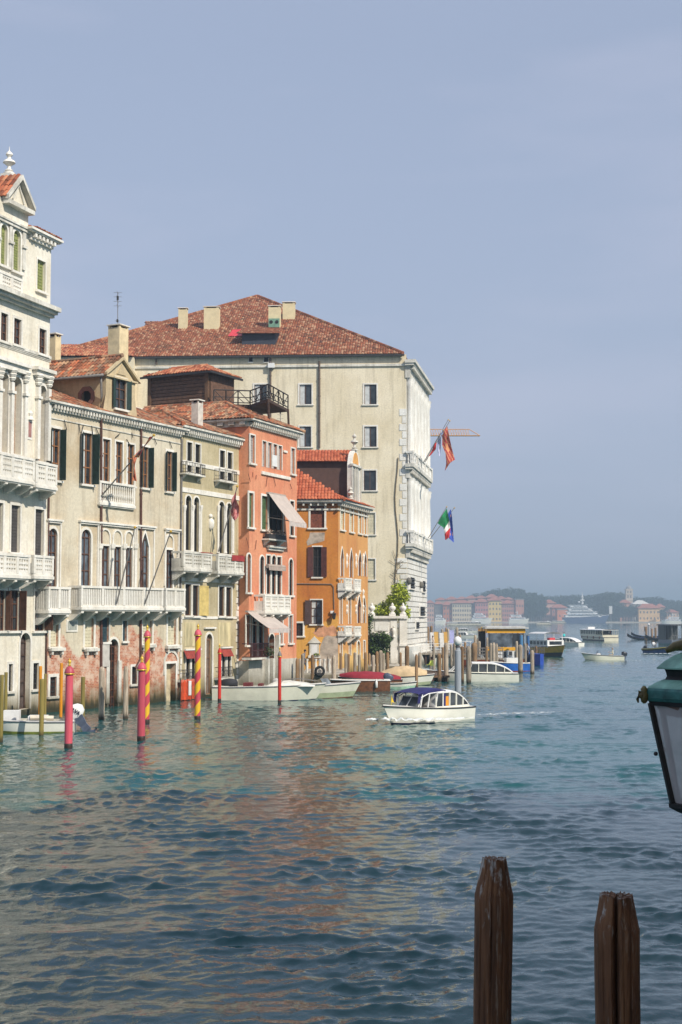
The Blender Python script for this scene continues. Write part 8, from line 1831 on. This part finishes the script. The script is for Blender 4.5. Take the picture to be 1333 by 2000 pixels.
# aerials
def aerial(label, x, yb, yt, Y, w):
    p, q = at(x, yb, Y), at(x, yt, Y); r = thing('aerial', label, 'television aerial', p); mb = MB(); mb.tube([p, q], .025, 5); mb.obj('mast', lead, r); mb = MB(); u = w / FPX * Y / 2
    for k, z in enumerate((.02, .3, .6, .9, 1.9)):
        ww = u * (1 if k < 4 else .7); c = q - Vector((0, 0, z)); mb.tube([c - Vector((ww, 0, 0)), c + Vector((ww, 0, 0))], .012, 4); mb.tube([c - Vector((0, .4, 0)), c + Vector((0, .4, 0))], .012, 4)
    mb.obj('element', lead, r); mb = MB(); mb.bx(q.x - .06, q.x + .06, Y - .08, Y + .08, q.z - .5, q.z - .25); mb.bx(q.x - .06, q.x + .06, Y - .08, Y + .08, q.z - 1.98, q.z - 1.8); mb.obj('receiver_box', iron, r)
aerial('tall television aerial standing on the cream chimney', 230.5, 636, 571, 92, 16); aerial('small aerial low against the huge palace wall', 548, 826, 795, 108, 13)
# ================================================================ crane
def crane():
    Y = 420; t = thing('tower_crane', 'yellow tower crane whose lattice jib shows beyond the huge palace', 'crane', (at(780, 1200, Y).x, Y, 0)); ym = plain('crane_ochre', hexc(222, 158, 84), .5, .05); a, b = at(700, 842, Y), at(938, 852, Y); z1, z0 = at(850, 838, Y).z, at(850, 851, Y).z; mb = MB(); n = 44
    for y in (-.6, .6): mb.tube([(a.x, Y + y, z0), (b.x, Y + y, z0)], .12, 4)
    mb.tube([(a.x, Y, z1), (b.x - 3.2, Y, z1 - .1), (b.x, Y, z0)], .12, 4)
    for k in range(n):
        x = a.x + (b.x - a.x - 3.2) * k / n; d = (b.x - a.x - 3.2) / n
        for y in (-.6, .6): mb.tube([(x, Y + y, z0), (x + d / 2, Y, z1)], .045, 4); mb.tube([(x + d / 2, Y, z1), (x + d, Y + y, z0)], .045, 4)
    mb.obj('jib', ym, t); mb = MB(); mx = at(780, 1000, Y).x
    for e in (-.8, .8):
        for y in (-.8, .8): mb.tube([(mx + e, Y + y, -.2), (mx + e, Y + y, z1 + 1)], .14, 4)
    for k in range(24): z = (z1 + 1) * k / 24; mb.tube([(mx - .8, Y - .8, z), (mx + .8, Y - .8, z + (z1 + 1) / 24)], .07, 4); mb.tube([(mx + .8, Y + .8, z), (mx - .8, Y + .8, z + (z1 + 1) / 24)], .07, 4)
    mb.obj('mast', ym, t); mb = MB(); mb.bx(mx + 1, mx + 2.4, Y - .8, Y + .8, z0 - 2.4, z0 - .2); mb.obj('cab', white_p, t); mb = MB(); mb.bx(a.x, a.x + 3, Y - .7, Y + .7, z0 - 2.5, z0 - .2); mb.obj('counterweight', lead, t)
crane()
# ================================================================ far shore
YF = 1450.0; FS_ = YF / FPX
FX = lambda x, Y=YF: at(x, 1200, Y).x; FZ = lambda y, Y=YF: at(1000, y, Y).z
def far_house(label, x0, x1, ye, yr, col, roofc, nx, ny, Y=YF, hip=True, win=(.10, .10, .11), dep=14, flat=False):
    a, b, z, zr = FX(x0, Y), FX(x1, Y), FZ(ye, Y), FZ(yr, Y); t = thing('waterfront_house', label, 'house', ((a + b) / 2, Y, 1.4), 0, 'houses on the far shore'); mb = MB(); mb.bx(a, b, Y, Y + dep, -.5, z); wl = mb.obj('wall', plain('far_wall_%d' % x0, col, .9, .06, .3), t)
    mb = MB()
    if flat: mb.bx(a - .4, b + .4, Y - .4, Y + dep, z, z + .8)
    else:
        e = 1.2; i = min((b - a) / 2, dep / 2) * .8; v = [(a - e, Y - e, z), (b + e, Y - e, z), (b + e, Y + dep, z), (a - e, Y + dep, z), (a + i, Y + dep / 2, zr), (b - i, Y + dep / 2, zr)]; mb.mesh(v, [(0, 1, 5, 4), (1, 2, 5), (2, 3, 4, 5), (3, 0, 4)])
    mb.obj('roof', roofc, t); w = (b - a) / nx; h = z / (ny + .4); pw = plain('far_pane', win, .4, .05)
    for i in range(nx):
        for j in range(ny): mb = MB(); xm = a + w * (i + .5); zm = h * (j + .75); mb.bx(xm - min(.65, w * .26), xm + min(.65, w * .26), Y - .06, Y + .1, zm - min(1.1, h * .3), zm + min(1.1, h * .3)); mb.obj('window', pw, t)
    return t
frt = plain('far_terracotta', hexc(168, 104, 84), .9, .12, .2); fgr = plain('far_grey_roof', hexc(150, 148, 146), .9, .08, .2)
for k, (lb, x0, x1, ye, yr, c, rf, nx, ny, Y, fl) in enumerate((
  ('pale pink far house touching the huge palace corner', 834, 848, 1178, 1172, hexc(206, 164, 142), frt, 3, 4, YF, 0), ('far house with shade put into its grey wall and a broad roof, second from the huge palace', 849, 865, 1180, 1174, hexc(120, 116, 112), frt, 3, 3, YF + 6, 0), ('far house with an orange front between two grey ones', 866, 883, 1182, 1174, hexc(190, 120, 86), frt, 3, 3, YF + 3, 0), ('long cream far house with four rows of windows', 884, 921, 1178, 1172, hexc(212, 196, 164), frt, 8, 4, YF, 0), ('narrow grey far house between the cream and rose ones', 922, 929, 1178, 1173, hexc(130, 120, 122), frt, 2, 3, YF + 4, 0), ('rose pink far house left of the yellow one', 929, 954, 1176, 1169, hexc(196, 128, 122), frt, 5, 4, YF, 0), ('bright yellow far house behind a white yacht', 954.5, 980, 1173, 1166, hexc(232, 198, 116), frt, 4, 4, YF, 0), ('brick pink far house with long window rows', 981, 1007, 1179, 1172, hexc(190, 132, 116), frt, 6, 4, YF, 0), ('tall flat topped brick house at the end of the far row', 1008, 1024, 1171, 1168, hexc(200, 140, 118), fgr, 3, 2, YF - 2, 1),  # second house: shade is put into its dark grey wall colour
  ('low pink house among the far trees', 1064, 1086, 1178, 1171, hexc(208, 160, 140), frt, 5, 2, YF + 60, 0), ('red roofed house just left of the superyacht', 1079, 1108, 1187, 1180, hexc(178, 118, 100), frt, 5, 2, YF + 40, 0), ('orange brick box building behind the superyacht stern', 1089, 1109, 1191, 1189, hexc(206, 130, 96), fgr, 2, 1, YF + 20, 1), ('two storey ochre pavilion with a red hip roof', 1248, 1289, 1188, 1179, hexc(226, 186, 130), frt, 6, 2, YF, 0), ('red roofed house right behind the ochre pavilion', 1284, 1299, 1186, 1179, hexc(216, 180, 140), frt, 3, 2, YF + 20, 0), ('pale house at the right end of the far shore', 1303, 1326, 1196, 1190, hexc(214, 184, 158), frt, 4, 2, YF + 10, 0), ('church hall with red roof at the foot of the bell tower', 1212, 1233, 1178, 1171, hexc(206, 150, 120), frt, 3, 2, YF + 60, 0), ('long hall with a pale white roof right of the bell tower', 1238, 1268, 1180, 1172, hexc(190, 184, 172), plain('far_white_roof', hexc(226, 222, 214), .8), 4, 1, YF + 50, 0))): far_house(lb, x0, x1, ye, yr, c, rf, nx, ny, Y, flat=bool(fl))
for k, (x0, x1, ye, yr) in enumerate(((852, 874, 1172, 1167), (872, 896, 1171, 1165), (894, 914, 1170, 1165), (910, 934, 1169, 1163), (930, 952, 1168, 1163), (950, 974, 1167, 1160), (972, 990, 1170, 1164), (986, 1004, 1171, 1166))): t = far_house('house roof rising behind the far row, %s' % ('above the grey houses', 'above the orange fronted house', 'above the left half of the long cream house', 'above the right half of the long cream house', 'above the rose house', 'above the yellow house', 'between the yellow and brick pink houses', 'above the brick pink house')[k], x0, x1, ye, yr, hexc(176 + k * 5, 150, 132), frt, 4, 1, YF + 60)
def campanile():
    Y = YF + 70; t = thing('bell_tower', 'pale square bell tower with arched openings above the far trees', 'tower', (FX(1230, Y), Y, 0)); X = lambda x: FX(x, Y); Z = lambda y: FZ(y, Y); m = plain('tower_stone', hexc(206, 192, 172), .9, .06, .2); mb = MB(); mb.bx(X(1224), X(1237), Y, Y + 7, 0, Z(1151)); mb.obj('shaft', m, t); mb = MB()
    for y in (1172, 1160, 1151): mb.bx(X(1223.3), X(1237.7), Y - .4, Y + 7.4, Z(y) - .5, Z(y) + .4)
    mb.obj('cornice', m, t); mb = MB(); mb.lathe((X(1230.5), Y + 3.5, Z(1151)), [(3.2, 0), (3.0, 1.6), (2.2, 3.0), (.3, 4.2), (.15, 6.5)], 8); mb.obj('cupola', plain('tower_lead', hexc(150, 150, 150), .7), t)
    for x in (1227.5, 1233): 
        for (ya, yb) in ((1168, 1162), (1158, 1154)): mb = MB(); mb.prism(Fac(0, 0, 1, (1, 0), (0, Y, 0)), [(X(x) - .7, Z(ya)), (X(x) + .7, Z(ya))] + arch_pts(X(x) - .7, X(x) + .7, Z(ya), Z(yb), 'round')[::-1], -.1, .1); mb.obj('opening', plain('belfry_shade', (.1, .1, .1), .9), t)  # dark solid blocks stand in for the shade inside the belfry arches
campanile()
t = thing('sign_board', 'tall blank white board standing beyond the superyacht bow', 'sign', (FX(1192), YF - 4, 1)); mb = MB(); mb.bx(FX(1189), FX(1195), YF - 4, YF - 3.4, FZ(1199), FZ(1184)); mb.obj('board', white_p, t); mb = MB(); mb.bx(FX(1191.5), FX(1192.5), YF - 3.9, YF - 3.5, 0, FZ(1199)); mb.obj('post', lead, t)
mb = MB(); mb.bx(-900, 1400, YF - 12, YF + 420, -1, 1.3); struct(mb.obj('shore', plain('shore_paving', hexc(190, 180, 164), .9, .1, .05)))
# trees on the far shore
def far_tree(rx, rz, seed):
    rg = random.Random(seed); t = thing('park_tree', 'hazy green tree in the park on the far shore', 'tree', (0, 0, 0), 0, 'park trees on the far shore'); m = foliage('far_leaf', (.010, .022, .010), (.028, .055, .022), (.05, .08, .035)); mb = MB(); zc = 5 + rz
    for _ in range(22):
        a = rg.uniform(0, 6.28); u = rg.uniform(.1, .85); c = (rx * u * math.cos(a), rx * u * math.sin(a), zc + rz * rg.uniform(-.75, .8) * (1 - u * .5)); q = rg.uniform(.25, .42); leaves(mb, c, rx * q, rx * q, rz * q * .8, 60, .75, rg, 0, .55)
    mb.obj('crown', m, t); mb = MB(); mb.tube([(0, 0, 0), (.2, 0, 4), (0, 0, zc)], [.7, .5, .2], 7)
    for k in range(5): a = k * 1.3; mb.tube([(0, 0, 4 + k * .6), (rx * .5 * math.cos(a), rx * .5 * math.sin(a), zc + k * .4 - .8)], [.3, .1], 5)
    mb.obj('trunk', wood_d, t); return t
protos = [far_tree(8, 8, 21), far_tree(6.5, 9, 22), far_tree(9.5, 7, 23)]; rgt = random.Random(31); k = 0
spots = []
for (x0, x1, y0, y1, n, d) in ((926, 962, 1162, 1155, 5, 190), (960, 1012, 1153, 1147, 9, 170), (1008, 1050, 1158, 1157, 8, 120), (1022, 1062, 1176, 1172, 7, 30), (1028, 1066, 1190, 1186, 6, 4), (1050, 1108, 1166, 1163, 9, 200), (1105, 1150, 1164, 1162, 6, 200), (1142, 1176, 1164, 1162, 5, 150), (1174, 1213, 1160, 1157, 8, 110), (1178, 1212, 1180, 1176, 6, 20), (1196, 1222, 1196, 1192, 4, 6), (1214, 1246, 1188, 1184, 6, 12), (1240, 1290, 1168, 1166, 9, 240), (1286, 1345, 1172, 1176, 9, 240), (1292, 1300, 1192, 1192, 2, 2), (1296, 1345, 1184, 1186, 7, 120)):
    for i in range(n): q = (i + .5) / n; spots.append((x0 + (x1 - x0) * q + rgt.uniform(-2, 2), y0 + (y1 - y0) * q + rgt.uniform(-2.2, 2.2), YF + d + rgt.uniform(-14, 14)))
for i, (x, y, Y) in enumerate(spots):
    p = at(x, y, Y); pr = protos[i % 3]; h0 = (5 + 2 * (8, 9, 7)[i % 3]) * .97; o = pr if i < 3 else dup(pr, (0, 0, 0)); s = min(1.6, max(.55, p.z / h0)); o.scale = (s * rgt.uniform(.9, 1.15), s, s); o.location = (p.x, Y, max(1.2, p.z - h0 * s)); o.rotation_euler = (0, 0, rgt.uniform(0, 6.28))
# rise of ground under the far trees
mb = MB(); rows = []
for j in range(7): rows.append([(FX(x) * (1 + .03 * j), YF + 60 + j * 40, 1.2 + max(0, math.sin(math.pi * min(1, j / 4.5))) * (6 + 16 * math.exp(-((x - 1000) / 70) ** 2) + 7 * math.exp(-((x - 1280) / 90) ** 2))) for x in range(820, 1420, 20)])
mb.grid(rows); struct(mb.obj('hill', foliage('far_ground', (.015, .03, .012), (.04, .06, .03)), None, True))
# ships off the far shore
def yacht(label, x0, x1, yb, ydeck, ytop, Y, hullm, tiers, bow=1, name='yacht', group='yachts off the far shore', mast=None):
    a, b = FX(x0, Y), FX(x1, Y); L = b - a; B = L * .22; t = thing(name, label, 'yacht', ((a + b) / 2, Y, 0), 0, group); z0 = FZ(ydeck, Y); org = t.location.copy(); t.location = (0, 0, 0)
    H = Hull(L, B, z0 * .82, z0 * 1.15, .5, .4, .1, .95, 14, .1); H.build(t, [hullm, hullm, rub_d], boot=.22, stripe=.26, rub=white_p, rubr=L * .004); H.deck(t, deck_w); zt = FZ(ytop, Y)
    for k in range(tiers):
        q = k / tiers; h = (zt - z0) / tiers; xa, xb = -L * (.46 - .15 * q), L * (.30 - .42 * q); w = B * (.42 - .12 * q); z = z0 * .85 + h * k; mb = MB(); rows = []
        for (f, zz) in ((0, 0), (0, .62)): rows.append([Vector((x, y, z + h * zz)) for x, y in ((xa, -w), (xb - L * .08 * zz, -w), (xb + L * .05 - L * .1 * zz, -w * .5), (xb + L * .05 - L * .1 * zz, w * .5), (xb - L * .08 * zz, w), (xa, w))])
        mb.grid(rows, 0, True); mb.poly(rows[-1]); dk = mb.obj('deckhouse', plain('yacht_white', (.92, .92, .92), .35, .02), t); mb = MB(); mb.bx(xa - L * .05, xb + L * .03, -w - B * .05, w + B * .05, z + h * .62, z + h * .74); mb.obj('deck_edge', plain('yacht_white', (.92, .92, .92), .35, .02), dk); mb = MB(); mb.bx(xa + L * .06, xb - L * .06, -w - .06, w + .06, z + h * .26, z + h * .44); mb.obj('window_strip', glass_b, dk)
    if mast:
        zm = FZ(mast, Y); mb = MB(); mb.tube([(-L * .08, 0, zt - 1), (-L * .08, 0, zt + (zm - zt) * .55), (-L * .08, 0, zm)], [L * .022, L * .014, L * .003], 8); mb.bx(-L * .12, -L * .04, -1.5, 1.5, zt + (zm - zt) * .2, zt + (zm - zt) * .3); mb.bx(-L * .105, -L * .055, -1, 1, zt + (zm - zt) * .5, zt + (zm - zt) * .58)
        for e in (-1, 1): mb.ball((-L * .15, e * 2, zt + 1), L * .02, 8, 6)
        mb.obj('mast', white_p, t)
    t.location = org; t.rotation_euler = (0, 0, 0 if bow > 0 else math.pi); return t
yacht('great white superyacht with a navy hull and stacked decks', 1100, 1191, 1217.3, 1203, 1178, YF - 80, plain('navy_hull', hexc(66, 84, 120), .3, .05), 4, 1, 'superyacht', None, 1156)
yacht('white motor yacht in front of the yellow far house', 921, 962, 1214.5, 1208, 1195, 1370, hull_w, 3); yacht('white motor yacht with a long low bow off the end of the far row', 994, 1034, 1215, 1209, 1198, 1390, hull_w, 2, 1, mast=1193); yacht('small pink and white vessel nearest the huge palace corner', 850, 872, 1217.5, 1211, 1198, 1150, hull_w, 2, 1); yacht('pale motor yacht moored before the pale house at the right', 1291, 1330, 1218, 1212, 1203, 1200, hull_w, 2, -1, mast=1196)
def ferry(label, x0, x1, yb, h): b = wat((x0 + x1) / 2, yb); L = (x1 - x0) / FPX * b.y; t = vaporetto(label, b, 0, max(L, 8), 4.2); t.scale = (1, 1, 1); return t
ferry('low dark hulled water bus crossing off the far houses', 872, 950, 1222.5, 3); ferry('white water bus crossing just below the far yachts', 1048, 1078, 1221, 3); ferry('small white water bus at the superyacht stern', 1078, 1107, 1217.4, 3)
open_boat('motorboat', 'tiny grey motorboat far out in front of the yellow house', 'motorboat', wat(969, 1215), 0, 9, 3, 1.2, 1.6, [hull_c, rub_d, rub_d], group='small craft far out'); open_boat('motorboat', 'tiny dark motorboat far out below the bell tower', 'motorboat', wat(1224, 1221), math.pi, 5, 2, .6, .8, [rub_d, rub_d, rub_d], group='small craft far out')
water_taxi('distant white taxi beyond the landing stage', wat(912, 1246), dirang(1, -.3), 8.5, False); water_taxi('distant brown and white taxi beyond the tent panels', wat(914, 1236), dirang(1, -.1), 9, False)
# ================================================================ haze
mb = MB(); mb.bx(-1500, 1900, -700, 4600, -3.5, 74); hz = mb.obj('haze', bpy.data.materials.new('haze_air')); hz['kind'] = 'stuff'
hm_ = hz.data.materials[0]; hm_.use_nodes = True; tn = hm_.node_tree; tn.nodes.clear(); o_ = tn.nodes.new('ShaderNodeOutputMaterial'); v_ = tn.nodes.new('ShaderNodeVolumePrincipled'); v_.inputs['Color'].default_value = (.50, .655, .785, 1); v_.inputs['Density'].default_value = .00062; v_.inputs['Anisotropy'].default_value = .0; tn.links.new(v_.outputs[0], o_.inputs['Volume'])

for lb, x, y, a_, L_, c1, c2 in (('small white motorboat moored behind the globe lamp', 884, 1296, .1, 5.0, hull_w, boot_n), ('dark wooden boat moored left of the pile trio', 944, 1290, -.05, 4.6, brown_h, rub_d), ('cream boat moored at the barge end of the landing stage', 1012, 1293, .06, 4.2, hull_c, boot_n), ('grey workboat moored behind the mahogany taxi', 918, 1286, .02, 5.4, plain('grey_hull', hexc(150, 154, 158), .5), rub_d), ('white motorboat moored under the tent panels', 868, 1283, .05, 5.0, hull_w, rub_d)):
    open_boat('motorboat', lb, 'motorboat', WP(x, y), a_, L_, 1.8, .7, .9, [c1, c1, c2], pit=(.1, .6), screen=True, group='boats by the vaporetto stop')
